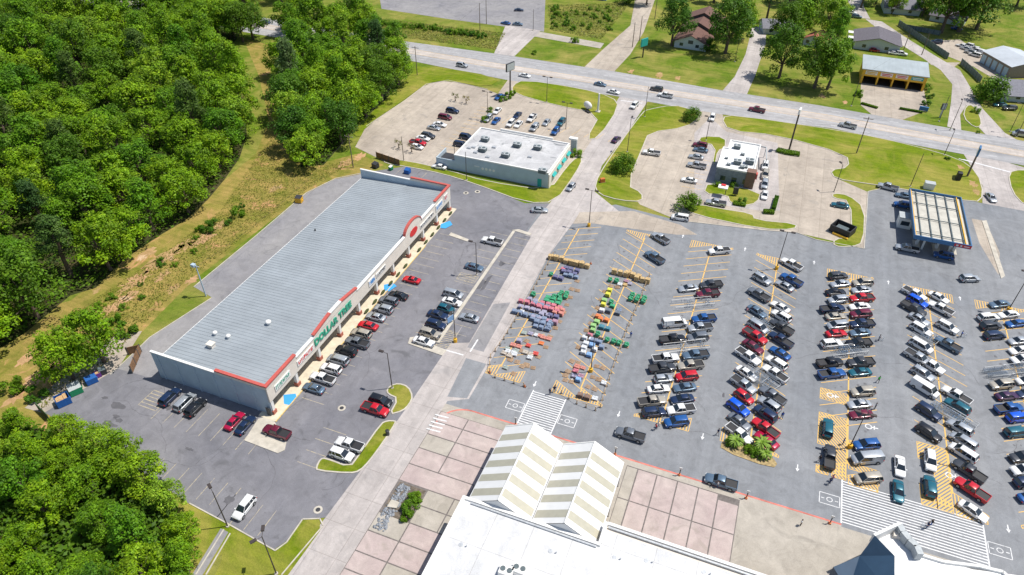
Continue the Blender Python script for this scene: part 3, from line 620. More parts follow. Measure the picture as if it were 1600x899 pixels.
mb = MB(); ovs = [(XE+0.12, ac+1.9*math.cos(2*math.pi*k/20), 6.0+1.0*math.sin(2*math.pi*k/20)) for k in range(20)]
mb.faces(ovs+[(p[0]-0.08, p[1], p[2]) for p in ovs], [tuple(range(20)), ]+[(k, k+20, (k+1) % 20+20, (k+1) % 20) for k in range(20)]); mb.build('oval_sign', m_redl, par)
for k in range(30): y = Y0+0.6+2.55*k; mb = MB(); mb.box(XE-2.9, XE-2.8, y, y+2.3, 0.45, 3.0); mb.build('shop_window', m_glass, shop)
mb = MB(); mb.box(XE-3.2, XE-2.92, Y0+0.3, Y1-0.3, 0, 3.5); mb.box(XE-2.92, XE-2.7, Y0+0.3, Y1-0.3, 0, 0.44)
for k in range(31): y = Y0+0.42+2.55*k; mb.box(XE-2.92, XE-2.76, y, y+0.17, 0.44, 3.3)
mb.build('shop_front_wall', m_cream, shop)
for k in range(11):
    y = Y0+0.5+7.66*k; mb = MB(); mb.box(XE-0.75, XE-0.1, y-0.32, y+0.32, 1.0, 3.5)
    c_ = mb.build('column', m_wpaint, shop); mb = MB(); mb.box(XE-0.9, XE+0.05, y-0.47, y+0.47, 0.15, 1.0); mb.build('brick_base', m_brick, c_)
mb = MB(); mb.box(XE-2.7, XE+1.15, Y0-1.2, Y1+1, 0, 0.145); mb.build('walkway', m_path, shop)
each('kerb_edge', solid('kerb_yellow', (0.66, 0.47, 0.16), 0.8, var=0.3), shop, (XE+1.15, XE+1.32, Y0-1.2, Y0+14, 0, 0.15), (XE+1.15, XE+1.32, Y0+20, Y0+60, 0, 0.15))
mb = MB(); mb.box(XE-1.2, XE-0.3, Y0-0.4, Y0-0.3, 0, 2.1); mb.build('end_door', m_frame, shop)
for k in range(13):   # clipped box shrubs along the kerb
    y = 97+3.6*k-SY
    if 5 < (y+SY-97)/3.6 < 6.5: continue
    mb = MB(); mb.blob((0, 0, 0.3), 0.3, 0.95, 0.38, 0, 10, 6, 0.08); o_ = mb.build('kerb_shrub', solid('box_shrub', (0.06, 0.075, 0.02), 0.9, var=0.5, scale=8), None, 0, (XE+0.8+SX, y+SY, 0.14)); tag(o_, 'small clipped shrub on the edge of the shop walkway', 'shrub', 'shrubs along the shop walkway')

# --- the mall
mall = empty('mall_building', (20, 40, 0), 0, 'large mall with a white membrane roof and twin striped gable canopies at the front', 'building')
mx, my = 20, 40; H = 7.0
def R_(x0, x1, y0, y1, z0, z1, mb_, mi=0): mb_.box(x0-mx, x1-mx, y0-my, y1-my, z0, z1, mi)
mb = MB(); R_(-30.0, -8.0, 10, 57.3, 0, 6.55, mb); R_(-7.99, 32, 10, 60.8, 0, 6.56, mb); R_(31.99, 200, 10, 60.2, 0, 6.57, mb); mb.build('wall', m_cream, mall)
mb = MB(); R_(-29.8, -8.2, 10, 57.1, 6.551, 6.7, mb); R_(-8.19, 200, 10, 60.0, 6.571, 6.72, mb); rf = mb.build('roof', m_mallroof, mall)
for a_ in ((-30.2, -7.9, 57.1, 57.6, 6.56, 7.05), (-30.2, -29.7, 10, 57.1, 6.56, 7.05), (-8.3, -7.8, 57.6, 61.3, 6.58, 7.05), (-7.8, 24.5, 60.9, 61.4, 6.58, 7.05)):
    mb = MB(); R_(*a_, mb); mb.build('parapet', m_wpaint, mall)
for a_ in ((-28.5, -8.4, 56.7, 56.95, 6.73, 6.98), (-7.6, 24, 60.45, 60.7, 6.74, 6.98)): mb = MB(); R_(*a_, mb); mb.build('parapet_flashing', m_steel, rf)
for q in ((1010, 875), (1100, 893), (860, 860), (720, 850), (960, 870)):
    p = G(q[0], q[1], 6.9); mb = MB(); mb.tube((p.x-mx, p.y-my, 6.69), (p.x-mx, p.y-my, 6.76), 0.35, n=12); mb.tube((p.x-mx+.9, p.y-my, 6.69), (p.x-mx+.9, p.y-my, 7.15), 0.1, n=8); mb.build('roof_drain', m_steel, rf)
for q in ((791, 893), (812, 890)):
    p = G(q[0], q[1], 7.3)
    mb = MB(); mb.box(p.x-1.0-mx, p.x+1.0-mx, p.y-0.8-my, p.y+0.8-my, 6.7, 7.8); u = mb.build('roof_unit', m_wpaint, rf, 0.05)
    mb = MB()
    for dx in (-0.5, 0.5): mb.tube((p.x+dx-mx, p.y-my, 7.8), (p.x+dx-mx, p.y-my, 7.9), 0.38, n=14)
    mb.build('fan_grille', m_unitdk, u)
# striped gable canopies
EZ, RZ = 5.6, 8.7; YB, YF = 57.65, 73.8
for (xl, xr) in ((-29.6, -19.05), (-18.95, -8.4)):
    xm = (xl+xr)/2
    c_ = MB(); st = MB(); N = 11; wd = (YF-YB)/N
    def tri_roof(m_, y0, y1, lift, mi):
        for (xa, za, xb, zb_) in ((xl, EZ, xm, RZ), (xm, RZ, xr, EZ)):
            vs = [(xa-mx, y0-my, za+lift), (xb-mx, y0-my, zb_+lift), (xb-mx, y1-my, zb_+lift), (xa-mx, y1-my, za+lift)]
            m_.faces(vs+[(a, b, z-0.14) for a, b, z in vs], [(0, 1, 2, 3), (7, 6, 5, 4), (0, 4, 5, 1), (2, 6, 7, 3), (0, 3, 7, 4), (1, 5, 6, 2)], mi)
    tri_roof(c_, YB, YF, 0, 0)
    c_.faces([(xl-mx, YB-my, EZ), (xr-mx, YB-my, EZ), (xm-mx, YB-my, RZ)], [(0, 1, 2)]); c_.box(xl-mx, xr-mx, YB-my-0.0, YB-my+0.2, 4.5, EZ-0.15)
    gab = c_.build('gable_canopy', [m_canwhite], mall)
    for k in range(1, N, 2):
        for (xa, za, xb, zb_) in ((xl, EZ, xm, RZ), (xm, RZ, xr, EZ)):
            i0 = 0.03; dx, dz = (xb-xa), (zb_-za)
            a = (xa+dx*i0, za+dz*i0); b = (xa+dx*(1-i0*0.9), za+dz*(1-i0*0.9)); y0 = YB+wd*k-0.05-0.35; y1 = y0+wd*0.98
            vs = [(a[0]-mx, y0-my, a[1]+0.02), (b[0]-mx, y0-my, b[1]+0.02), (b[0]-mx, y1-my, b[1]+0.02), (a[0]-mx, y1-my, a[1]+0.02)]
            st.faces(vs, [(0, 1, 2, 3)])
    st.build('taupe_panels', m_taupe, gab)
    mb = MB()
    for (xa, za, xb, zb_) in ((xl, EZ, xm, RZ), (xm, RZ, xr, EZ)):
        vs = [(xa-mx, YF-my, za+0.1), (xb-mx, YF-my, zb_+0.1), (xb-mx, YF-my, zb_-0.5), (xa-mx, YF-my, za-0.5)]
        mb.faces(vs+[(a, b+0.22, z) for a, b, z in vs], [(3, 2, 1, 0), (4, 5, 6, 7), (0, 1, 5, 4), (2, 3, 7, 6), (1, 2, 6, 5), (3, 0, 4, 7)])
    mb.tube((xm-mx, YB-my, RZ+0.05), (xm-mx, YF-my, RZ+0.05), 0.12); mb.build('fascia', m_wpaint, gab)
    for x in (xl+0.3, xr-0.3):
        for y in (61, 67, 73.2): mb = MB(); mb.box(x-0.15-mx, x+0.15-mx, y-0.15-my, y+0.15-my, 0.15, EZ-0.1); mb.build('post', m_wpaint, gab)
# entrance portal on the right: white flat roof, curved fin wall and a slate hipped face
ent = empty('mall_entrance', (33, 70, 0), 0, 'tall mall entrance with a dark slate hipped face and curved white parapet fin', 'building')
ex, ey = 33, 70
m_slate = solid('slate_blue_metal', (0.035, 0.075, 0.13), 0.45, var=0.1, scale=0.7)
def Ept(q, z): p = G(q[0], q[1], z); return (p.x-ex, p.y-ey, z)
pk = Ept((1367, 837), 10.5); a = Ept((1397, 868), 9.6); b = Ept((1399, 935), 8.5); c_ = Ept((1302, 886), 6.4); d = Ept((1343, 869), 7.3); e = Ept((1325, 925), 5.0)
mb = MB(); mb.faces([pk, a, b, c_, d, e], [(0, 4, 5, 2, 1), (4, 3, 5)]); mb.faces([pk, a, b, c_, d, e]+[(p[0], p[1], 0.15) for p in (pk, a, b, c_, d, e)], [(0, 6, 10, 4), (4, 10, 9, 3), (3, 9, 11, 5), (0, 1, 7, 6), (1, 2, 8, 7), (5, 11, 8, 2)])
mb.build('hipped_roof', m_slate, ent)
mb = MB(); z = 7.6
top = [Ept(q, z) for q in ((1364, 838), (1407, 818), (1440, 866), (1520, 890), (1590, 899), (1610, 960), (1397, 960), (1398, 869))]
mb.prism([(p[0], p[1]) for p in top[::-1]], 0.15, z); mb.build('roof_block', [m_canwhite], ent)
mb = MB()
def wallstrip(q, z0, z1, wd, mb_):
    pts = [Vector(Ept(p, z1)) for p in q]
    for a_, b_ in zip(pts, pts[1:]):
        dd = (b_-a_).normalized(); n_ = Vector((-dd.y, dd.x, 0))*wd/2
        mb_.prism([(a_-n_).xy, (b_-n_).xy, (b_+n_).xy, (a_+n_).xy], z0, z1)
wallstrip([(1366, 836), (1407, 817)], 7.6, 9.4, 0.4, mb); mb.build('parapet', m_wpaint, ent); mb = MB(); wallstrip([(1439, 866), (1475, 877), (1530, 884), (1568, 893), (1580, 905)], 7.0, 8.0, 0.4, mb)
mb.build('parapet', m_wpaint, ent)
mb = MB(); wallstrip([(1405, 818), (1412, 830), (1422, 842), (1433, 852), (1439, 866)], 7.6, 9.2, 0.9, mb); mb.build('curved_fin', m_unit, ent)
mb = MB(); p = Ept((1403, 838), 7.8); mb.box(p[0]-0.7, p[0]+0.7, p[1]-0.5, p[1]+0.5, 7.6, 8.3); mb.build('roof_unit', m_cream, ent)

# --- flat-roofed restaurant with teal trim
rx, ry = -66.5, 172.5
rest = empty('restaurant_building', (rx, ry, 0), 0, 'flat roofed restaurant with pale blue walls, teal awnings and rooftop cooling units', 'building')
m_roofgrey = rooftop('stained_grey_roof', (0.42, 0.42, 0.43), (0.58, 0.58, 0.58), (0.20, 0.21, 0.22), 0.9)
X0, X1, YY0, YY1 = -81-rx, -52.2-rx, 162.6-ry, 181.9-ry; hh = 4.7
mb = MB(); mb.box(X0, X1, YY0, YY1, 0, hh); mb.build('wall', m_palewall, rest)
mb = MB(); mb.box(X0+0.35, X1-0.35, YY0+0.35, YY1-0.35, hh, hh+0.05); rr = mb.build('roof', m_roofgrey, rest)
mb = MB()
for a_ in ((X0-0.1, X1+0.1, YY0-0.1, YY0+0.3), (X0-0.1, X1+0.1, YY1-0.3, YY1+0.1), (X0-0.1, X0+0.3, YY0+0.3, YY1-0.3), (X1-0.3, X1+0.1, YY0+0.3, YY1-0.3)): mb.box(*a_, hh, hh+0.35)
mb.box(-8, 9, YY1+0.1, YY1+0.5, hh-0.6, hh+0.9); mb.build('coping', m_wpaint, rest)
def cool_unit(x, y, z, parent, s=1.0):
    mb = MB(); mb.box(x-1.1*s, x+1.1*s, y-0.8*s, y+0.8*s, z+0.15, z+1.15*s, 1); mb.box(x-1.15*s, x+1.15*s, y-0.85*s, y+0.85*s, z+1.15*s, z+1.27*s, 0)
    mb.box(x-1.0*s, x-0.8*s, y-0.7*s, y+0.7*s, z, z+0.15, 0); mb.box(x+0.8*s, x+1.0*s, y-0.7*s, y+0.7*s, z, z+0.15, 0)
    mb.tube((x+0.4*s, y, z+1.27*s), (x+0.4*s, y, z+1.36*s), 0.5*s, n=14, mi=1); mb.box(x-1.0*s, x-0.3*s, y-0.5*s, y+0.5*s, z+1.27*s, z+1.6*s, 0)
    return mb.build('cooling_unit', [m_unit, m_unitdk], parent)
for q in ((758, 218), (808, 227), (840, 231), (790, 243), (848, 268), (754, 234)):
    p = G(q[0], q[1], 5.3); cool_unit(p.x-rx, p.y-ry, hh+0.05, rr)
for q in ((740, 230), (743, 238), (762, 245), (772, 230), (828, 245), (733, 231)):
    p = G(q[0], q[1], 5); mb = MB(); mb.box(p.x-rx-0.6, p.x-rx+0.6, p.y-ry-0.4, p.y-ry+0.4, hh+0.05, hh+0.5); mb.build('exhaust_hood', m_steel, rr, 0.04)
for k in range(4):
    y = YY0+2.6+4.4*k
    mb = MB(); mb.box(X1, X1+0.08, y, y+2.0, 1.0, 2.6); mb.build('window', m_glass, rest)
    mb = MB(); mb.faces([(X1, y-0.3, 3.6), (X1, y+2.3, 3.6), (X1+1.1, y+2.3, 2.7), (X1+1.1, y-0.3, 2.7), (X1, y-0.3, 2.7), (X1, y+2.3, 2.7)], [(0, 3, 2, 1), (0, 4, 3), (1, 2, 5), (3, 4, 5, 2)]); mb.build('awning', m_teal, rest)
mb = MB(); mb.box(X1+0.01, X1+0.35, YY0, YY1, 0, hh-0.3); mb.build('front_wall', m_cream, rest)
mb = MB(); mb.box(11.2, 12.4, YY0-0.09, YY0-0.01, 0.05, 2.6); mb.build('door', m_teal, rest)
mb = MB(); mb.box(-8.2, -6.6, YY0-0.05, YY0-0.01, 2.5, 2.8, 0)
for k in range(4): mb.tube((-5.6+1.15*k, YY0-0.05, 2.3), (-5.6+1.15*k, YY0-0.01, 2.3), 0.42, n=12, mi=0)
mb.build('wall_mural', m_wpaint, rest)
mb = MB()   # service yard
for a_ in ((-87-rx, X0, YY0, YY0+0.25), (-87-rx, -86.75-rx, YY0+0.25, YY0+6.5)): mb.box(*a_, 0, 3.0)
mb.build('yard_wall', m_palewall, rest)
mb = MB(); mb.box(-86.4-rx, -82-rx, YY0+1.6, YY0+5.2, 0, 2.2); mb.build('yard_shed', m_dkmetal, rest)
# monument sign by the restaurant
def tall_sign(q, h, w_, hb, label, matp, matb, cat='sign', two=False, rzd=0, name='roadside_sign', dep=0.35, low=0.0):
    p = G(*q); t = empty(name, (p.x, p.y, 0), rad(rzd), label, cat)
    mb = MB(); mb.tube((0, 0, 0), (0, 0, h-hb), 0.22, 0.18, 10); mb.build('pole', matp, t)
    mb = MB(); mb.box(-w_/2, w_/2, -dep/2, dep/2, h-hb, h); b_ = mb.build('sign_box', matb, t, 0.05)
    mb = MB(); mb.box(-w_/2+0.15, w_/2-0.15, -dep/2-0.02, -dep/2+0.01, h-hb+0.2, h-0.2); mb.box(-w_/2+0.15, w_/2-0.15, dep/2-0.01, dep/2+0.02, h-hb+0.2, h-0.2); mb.build('sign_face', m_dkmetal if matb is m_wpaint else m_wpaint, b_)
    return t
p = G(896, 240); t = empty('monument_sign', (p.x, p.y, 0), 0, 'tall pale block sign standing in shrubs at the restaurant corner', 'sign')
mb = MB(); mb.box(-0.9, 0.9, -0.5, 0.5, 0, 4.6); mb.build('pillar', m_unit, t, 0.1); mb = MB(); mb.box(-1.6, 1.0, -0.7, 0.7, 4.6, 5.2); mb.build('cap', m_wpaint, t, 0.1)

# --- white-roofed drive-through restaurant
fx, fy = -3.9, 194
ff = empty('drive_through_restaurant', (fx, fy, 0), 0, 'drive through restaurant with white flat roof, grey walls and a brown corner tower', 'building')
m_fastwall = solid('grey_stone_wall', (0.20, 0.23, 0.26), 0.85, var=0.25, scale=2.2)
m_brown = solid('brown_tile', (0.20, 0.12, 0.09), 0.8, var=0.2)
m_wroof = rooftop('white_roof', (0.72, 0.72, 0.71), (0.80, 0.80, 0.79), (0.45, 0.42, 0.40), 0.5)
mb = MB(); mb.box(-5.3, 4.9, -9.9, 3.0, 0, 4.5); mb.box(-3.9, 4.9, 3.0, 8.6, 0, 4.501); mb.build('wall', m_fastwall, ff)
mb = MB(); mb.box(-5.0, 4.6, -9.6, 3.0, 4.51, 4.56); mb.box(-3.6, 4.6, 3.0, 8.3, 4.512, 4.562); r2 = mb.build('roof', m_wroof, ff)
mb = MB()
for a_ in ((-5.4, 5.0, -10.0, -9.6), (-5.4, -5.0, -9.6, 3.1), (-5.0, -3.6, 2.7, 3.1), (-4.0, -3.6, 3.1, 8.7), (-3.6, 5.0, 8.3, 8.7), (4.6, 5.0, -9.6, 8.3)): mb.box(*a_, 4.513, 4.95)
mb.build('parapet', m_wpaint, ff)
mb = MB(); mb.box(3.0, 5.5, -10.3, -7.8, 0, 5.1); mb.build('corner_tower', m_brown, ff)
for x, y, s in ((-0.2, -5.5, 1.0), (3.0, -4.0, 1.1), (-1.5, 4.2, 0.9), (-2.4, -7.3, 0.5), (1.4, -7.6, 0.6), (0.6, 0.4, 0.5), (2.3, -7.0, 0.5), (-3.5, -3.6, 0.4)): cool_unit(x, y, 4.56, r2, s)
for k in range(3): mb = MB(); mb.box(-3.8+3.1*k, -2.4+3.1*k, -9.96, -9.9, 1.0, 2.4); mb.build('window', m_glass, ff)
mb = MB(); mb.box(5.6, 6.0, -6, -4.6, 1, 2.6); mb.box(4.9, 5.6, -6.2, -4.4, 0, 3.0); mb.build('serving_hatch', m_redtrim, ff)
mb = MB()
for a_, b_ in (((0.6, 8.7), (1.4, 11.0)), ((1.4, 11.0), (6.6, 10.6)), ((6.6, 10.6), (7.4, 3.0))):
    d_ = (Vector(b_)-Vector(a_)).normalized(); n_ = Vector((-d_.y, d_.x))*0.12; a2, b2 = Vector(a_), Vector(b_)
    mb.prism([(a2-n_), (b2-n_), (b2+n_), (a2+n_)], 3.2, 3.5)
mb.tube((6.6, 10.6, 0), (6.6, 10.6, 3.2), 0.1); mb.tube((1.4, 11, 0), (1.4, 11, 3.2), 0.1); mb.tube((7.4, 3, 0), (7.4, 3, 3.2), 0.1); mb.build('canopy_rail', m_unit, ff)

# --- petrol station canopy
gx, gy = 47, 178.5
gs = empty('petrol_station_canopy', (gx, gy, 0), 0, 'blue edged petrol station canopy with an exposed beam grid and tan deck', 'canopy')
m_deck = rooftop('canopy_deck', (0.50, 0.48, 0.42), (0.58, 0.56, 0.50), (0.40, 0.38, 0.33), 0.5)
x0, x1, y0, y1 = -6.2, 6.3, -12.2, 11.9
mb = MB(); mb.box(x0+0.2, x1-0.2, y0+0.2, y1-0.2, 4.7, 4.8); mb.build('deck', m_deck, gs)
mb = MB()
for a_ in ((x0, x1, y0, y0+0.2), (x0, x1, y1-0.2, y1), (x0, x0+0.2, y0+0.2, y1-0.2), (x1-0.2, x1, y0+0.2, y1-0.2)): mb.box(*a_, 4.3, 5.4)
mb.build('fascia', m_bluep, gs)
mb = MB(); mb.box(x0+0.25, x0+0.45, y0+0.4, y1-0.4, 4.8, 5.25); mb.box(x1-1.3, x1-1.1, y0+0.4, y1-0.4, 4.8, 5.25); mb.build('inner_flashing', m_yellowp, gs)
mb = MB()
for k in range(5): x = x0+1.6+2.35*k; mb.box(x-0.12, x+0.12, y0+0.4, y1-0.4, 4.8, 5.1)
for y in (y0+2.2, y0+9.6, y0+17.0, y1-2.0): mb.box(x0+0.5, x1-1.4, y-0.1, y+0.1, 5.1, 5.25)
mb.build('roof_beams', m_unitdk, gs)
mb = MB(); mb.box(2.6, 6.28, y0-0.06, y0-0.01, 4.5, 5.2)
mb.build('red_sign_panel', m_redl, gs)
mb = MB(); mb.box(3.0, 3.5, y0-0.09, y0-0.06, 4.65, 5.05); mb.box(3.9, 4.3, y0-0.09, y0-0.06, 4.65, 5.05); mb.box(4.7, 5.9, y0-0.09, y0-0.06, 4.75, 4.95); mb.build('sign_marks', m_wpaint, gs)
for x in (-2.8, 3.0):
    for y in (-9, -2, 5.5): mb = MB(); mb.box(x-0.2, x+0.2, y-0.2, y+0.2, 0, 4.7); mb.build('column', m_wpaint, gs)
for x in (-3.9, 0.6, 4.4):
    for y in (-7.2, 1.5):
        p_ = empty('fuel_pump', (gx+x, gy+y, 0), 0, 'fuel pump on a raised island under the blue edged canopy', 'fuel pump', 'fuel pumps under the canopy')
        mb = MB(); mb.box(-0.8, 0.8, -1.6, 1.6, 0.04, 0.18); mb.build('island_base', m_kerb, p_); mb = MB(); mb.box(-0.3, 0.3, -0.45, 0.45, 0.18, 1.9); mb.build('cabinet', m_wpaint, p_, 0.04); mb = MB(); mb.box(-0.33, 0.33, -0.35, 0.35, 1.2, 1.6); mb.build('display', m_dkmetal, p_)
p = G(1404, 352); kk = empty('cashier_kiosk', (p.x+1, p.y, 0), 0, 'small white kiosk with red stripe joined to the petrol canopy', 'kiosk')
mb = MB(); mb.box(-1.6, 1.6, -1.4, 1.4, 0.03, 3.0); mb.build('wall', m_wpaint, kk); mb = MB(); mb.box(-1.8, 1.8, -1.6, 1.6, 3.0, 3.25); mb.build('roof', m_unit, kk)
mb = MB(); mb.box(1.8, 7.5, -0.4, 0.4, 3.0, 3.4); mb.build('red_link_beam', m_redl, kk); mb = MB(); mb.box(-1.0, 1.0, -1.45, -1.41, 1, 2.2); mb.build('window', m_glass, kk)

# --- yellow garage with four bays
ax, ay = 40.4, 290
ga = empty('garage_building', (ax, ay, 0), 0, 'yellow service garage with four open bays and a pale blue metal roof', 'garage')
m_garroof = metal_roof('blue_grey_metal', (0.38, 0.43, 0.45), axis=0)
X0, X1, Ya, Yb, hh = -10.6, 10.8, -12.0, 0.0, 5.4
mb = MB(); mb.box(X0, X0+0.3, Ya, Yb, 0, hh); mb.box(X1-0.3, X1, Ya, Yb, 0, hh); mb.box(X0+0.3, X1-0.3, Yb-0.3, Yb, 0, hh); mb.box(X0+0.3, X1-0.3, Ya, Ya+0.35, 2.9, hh)
for k in range(5): x = X0+0.3+k*(X1-X0-1.0)/4; mb.box(x-0.05, x+0.5, Ya-0.06, Ya+0.4, 0, 2.9)
for k in (1, 2, 3): x = X0+0.5+k*(X1-X0-1.0)/4; mb.box(x-0.12, x+0.12, Ya+0.4, Yb-0.3, 0, 4.6)
mb.build('wall', m_yellowp, ga)
mb = MB(); mb.faces([(X0-0.5, Ya-0.2, 5.45), (X1+0.5, Ya-0.2, 5.45), (X1+0.5, Yb+0.4, 6.5), (X0-0.5, Yb+0.4, 6.5), (X0-0.5, Ya-0.2, 5.2), (X1+0.5, Ya-0.2, 5.2), (X1+0.5, Yb+0.4, 6.2), (X0-0.5, Yb+0.4, 6.2)], [(0, 1, 2, 3), (7, 6, 5, 4), (0, 4, 5, 1), (1, 5, 6, 2), (2, 6, 7, 3), (3, 7, 4, 0)])
mb.build('roof', m_garroof, ga)
for k in range(4):
    x = X0+1.0+k*(X1-X0-1.0)/4; mb = MB(); mb.box(x, x+4.0, Ya-0.08, Ya-0.01, 3.6, 4.9); s_ = mb.build('sign_panel', m_wpaint if k < 3 else m_teal, ga)
    mb = MB(); mb.box(x+0.3, x+3.7, Ya-0.12, Ya-0.08, 4.3, 4.6); mb.box(x+0.6, x+3.3, Ya-0.12, Ya-0.08, 3.8, 4.05); mb.build('sign_stripes', (m_yellowp, m_redl, m_redl, m_wpaint)[k], s_)
mb = MB(); mb.box(X0+0.3, X1-0.3, Ya+0.4, Yb-0.3, 0.03, 0.08); mb.build('bay_floor', m_dkmetal, ga)
# --- metal storage building with roller doors
def obox(mb, x0, x1, y0, y1, z0, z1): mb.box(x0, x1, y0, y1, z0, z1)
pA = G(1530, 97); pB = G(1571, 121); dv = (pB-pA); ang = math.atan2(dv.y, dv.x); Lb = dv.length*1.06; Db = 15
st_ = empty('storage_building', (pA.x, pA.y, 0), ang, 'metal storage building with pale roller doors and a white gabled roof', 'building')
m_stwall = solid('brown_metal_wall', (0.30, 0.24, 0.20), 0.8, var=0.15)
mb = MB(); mb.prism([(0, 0), (Lb, 0), (Lb, Db), (0, Db)], 0, 4.4)
mb.faces([(Lb, 0, 4.4), (Lb, Db, 4.4), (Lb, Db/2, 6), (0, 0, 4.4), (0, Db, 4.4), (0, Db/2, 6)], [(0, 1, 2), (3, 5, 4)]); mb.build('wall', m_stwall, st_)
mb = MB(); mb.faces([(-0.4, -0.5, 4.35), (Lb+0.4, -0.5, 4.35), (Lb+0.4, Db/2, 6.1), (-0.4, Db/2, 6.1), (-0.4, Db+0.5, 4.35), (Lb+0.4, Db+0.5, 4.35)], [(0, 1, 2, 3), (3, 2, 5, 4)]); mb.build('roof', metal_roof('pale_metal_roof', (0.52, 0.56, 0.60)), st_)
m_rdoor = solid('roller_door_pale', (0.45, 0.58, 0.66), 0.6, var=0.12)
for k in range(5): mb = MB(); w5 = Lb/5.2; mb.box(0.4+w5*k, 0.4+w5*k+w5*0.72, -0.08, -0.01, 0.1, 3.3); mb.build('roller_door', m_rdoor, st_)
# --- houses
def gable_house(name, label, q, rzd, w_, d_, hw, hr, mw, mr, overh=0.6, ridge='y', cat='house', win=True):
    p = P(q); t = empty(name, (p.x, p.y, 0), rad(rzd), label, cat)
    mb = MB(); mb.box(-w_/2, w_/2, 0, d_, 0, hw)
    if ridge == 'y': mb.faces([(-w_/2, 0, hw), (w_/2, 0, hw), (0, 0, hr), (-w_/2, d_, hw), (w_/2, d_, hw), (0, d_, hr)], [(0, 1, 2), (3, 5, 4)])
    else: mb.faces([(-w_/2, 0, hw), (-w_/2, d_, hw), (-w_/2, d_/2, hr), (w_/2, 0, hw), (w_/2, d_, hw), (w_/2, d_/2, hr)], [(0, 2, 1), (3, 4, 5)])
    mb.build('wall', mw, t)
    o_ = overh; mb = MB()
    if ridge == 'y':
        s_ = (hr-hw)/(w_/2); e_ = hw-o_*s_
        for sx in (-1, 1):
            vs = [(sx*(w_/2+o_), -o_, e_+0.05), (0, -o_, hr+0.05), (0, d_+o_, hr+0.05), (sx*(w_/2+o_), d_+o_, e_+0.05)]
            mb.faces(vs+[(a, b, z-0.2) for a, b, z in vs], [(0, 1, 2, 3) if sx < 0 else (3, 2, 1, 0), (0, 4, 5, 1), (2, 6, 7, 3), (0, 3, 7, 4), (4, 7, 6, 5) if sx < 0 else (5, 6, 7, 4)])
    else:
        s_ = (hr-hw)/(d_/2); e_ = hw-o_*s_
        for sy in (0, 1):
            ye = -o_ if sy == 0 else d_+o_
            vs = [(-w_/2-o_, ye, e_+0.05), (w_/2+o_, ye, e_+0.05), (w_/2+o_, d_/2, hr+0.05), (-w_/2-o_, d_/2, hr+0.05)]
            mb.faces(vs+[(a, b, z-0.2) for a, b, z in vs], [(0, 1, 2, 3) if sy == 0 else (3, 2, 1, 0), (0, 4, 5, 1), (1, 5, 6, 2), (0, 3, 7, 4), (4, 7, 6, 5)])
    mb.build('roof', mr, t)
    if win:
        for x in (-w_*0.28, w_*0.22): mb = MB(); mb.box(x-0.7, x+0.7, -0.06, -0.01, 1.0, 2.2); mb.build('window', m_glass, t)
    return t
m_shingle_r = solid('reddish_shingle', (0.15, 0.08, 0.065), 0.9, var=0.25, scale=2, bump=0.3)
m_shingle_g = solid('grey_shingle', (0.20, 0.20, 0.23), 0.9, var=0.2, scale=2, bump=0.3)
m_shingle_d = solid('dark_shingle', (0.13, 0.12, 0.14), 0.9, var=0.25, scale=2, bump=0.3)
m_hwall = solid('pale_house_wall', (0.55, 0.60, 0.62), 0.85)
hs = gable_house('church_house', 'low pale building with stepped reddish gable roofs under big trees', Wp(-34.8, 289.5), -3, 13, 12, 3.0, 5.8, m_hwall, m_shingle_r, 1.0)
for k, (yy, dz) in enumerate(((12.5, 1.3), (22, 2.6))):
    mb = MB(); vs = []
    w2, h0, h1 = 6.6, 3.0+dz, 6.0+dz
    mb.box(-w2+0.3, w2-0.3, yy, yy+9.6, 0, h0); mb.faces([(-w2+0.3, yy, h0), (w2-0.3, yy, h0), (0, yy, h1-0.1)], [(0, 1, 2)]); mb.build('rear_wall', m_shingle_d, hs)
    mb = MB()
    for sx in (-1, 1):
        vs = [(sx*(w2+1.2), yy-0.6, h0-0.5), (0, yy-0.6, h1), (0, yy+9.9, h1), (sx*(w2+1.2), yy+9.9, h0-0.5)]
        mb.faces(vs+[(a, b, z-0.25) for a, b, z in vs], [(0, 1, 2, 3) if sx < 0 else (3, 2, 1, 0), (0, 4, 5, 1), (2, 6, 7, 3), (0, 3, 7, 4), (4, 7, 6, 5)])
    mb.build('rear_roof', m_shingle_r, hs)
mb = MB(); mb.box(-1.0, 1.0, -0.07, -0.01, 2.2, 3.6); mb.build('gable_window', m_frame, hs)
p = G(1329, 78)
dk = gable_house('shop_house', 'low dark roofed workshop with two white porch roofs beside the yellow garage', Wp(36, 316), 0, 17, 15, 3.2, 5.4, m_hwall, m_shingle_d, 0.7, 'y')
for yy in (3.2, 10.2): mb = MB(); mb.box(-11.2, -8.9, yy, yy+3.0, 2.9, 3.05); mb.tube((-11, yy+0.2, 0), (-11, yy+0.2, 2.9), 0.08); mb.tube((-11, yy+2.8, 0), (-11, yy+2.8, 2.9), 0.08); mb.build('porch_roof', m_wpaint, dk)
gable_house('house', 'grey roofed house at the bend of the lane behind the clipped tree', Wp(48, 372), 5, 15, 13, 3.0, 6.0, m_hwall, m_shingle_g, 0.8, 'x')
gable_house('house', 'low house with slate grey roof at the right edge beside the round tree', Wp(88, 282), 12, 24, 14, 2.8, 5.4, m_hwall, m_shingle_g, 1.2, 'x')
gable_house('house', 'small house with an orange red roof tucked between trees', Wp(11.6, 312), -20, 8, 8, 2.8, 4.8, m_hwall, m_brick, 0.7, 'y')
gable_house('house', 'grey roofed house half hidden behind trees at the end of the driveway', Wp(-2, 322), 15, 14, 10, 2.8, 5.0, m_hwall, m_shingle_g, 0.7, 'x')
gable_house('house', 'dark roofed house behind the big tree group at the top right', Wp(66, 366), -15, 14, 10, 2.8, 5.0, m_hwall, m_shingle_d, 0.7, 'x')
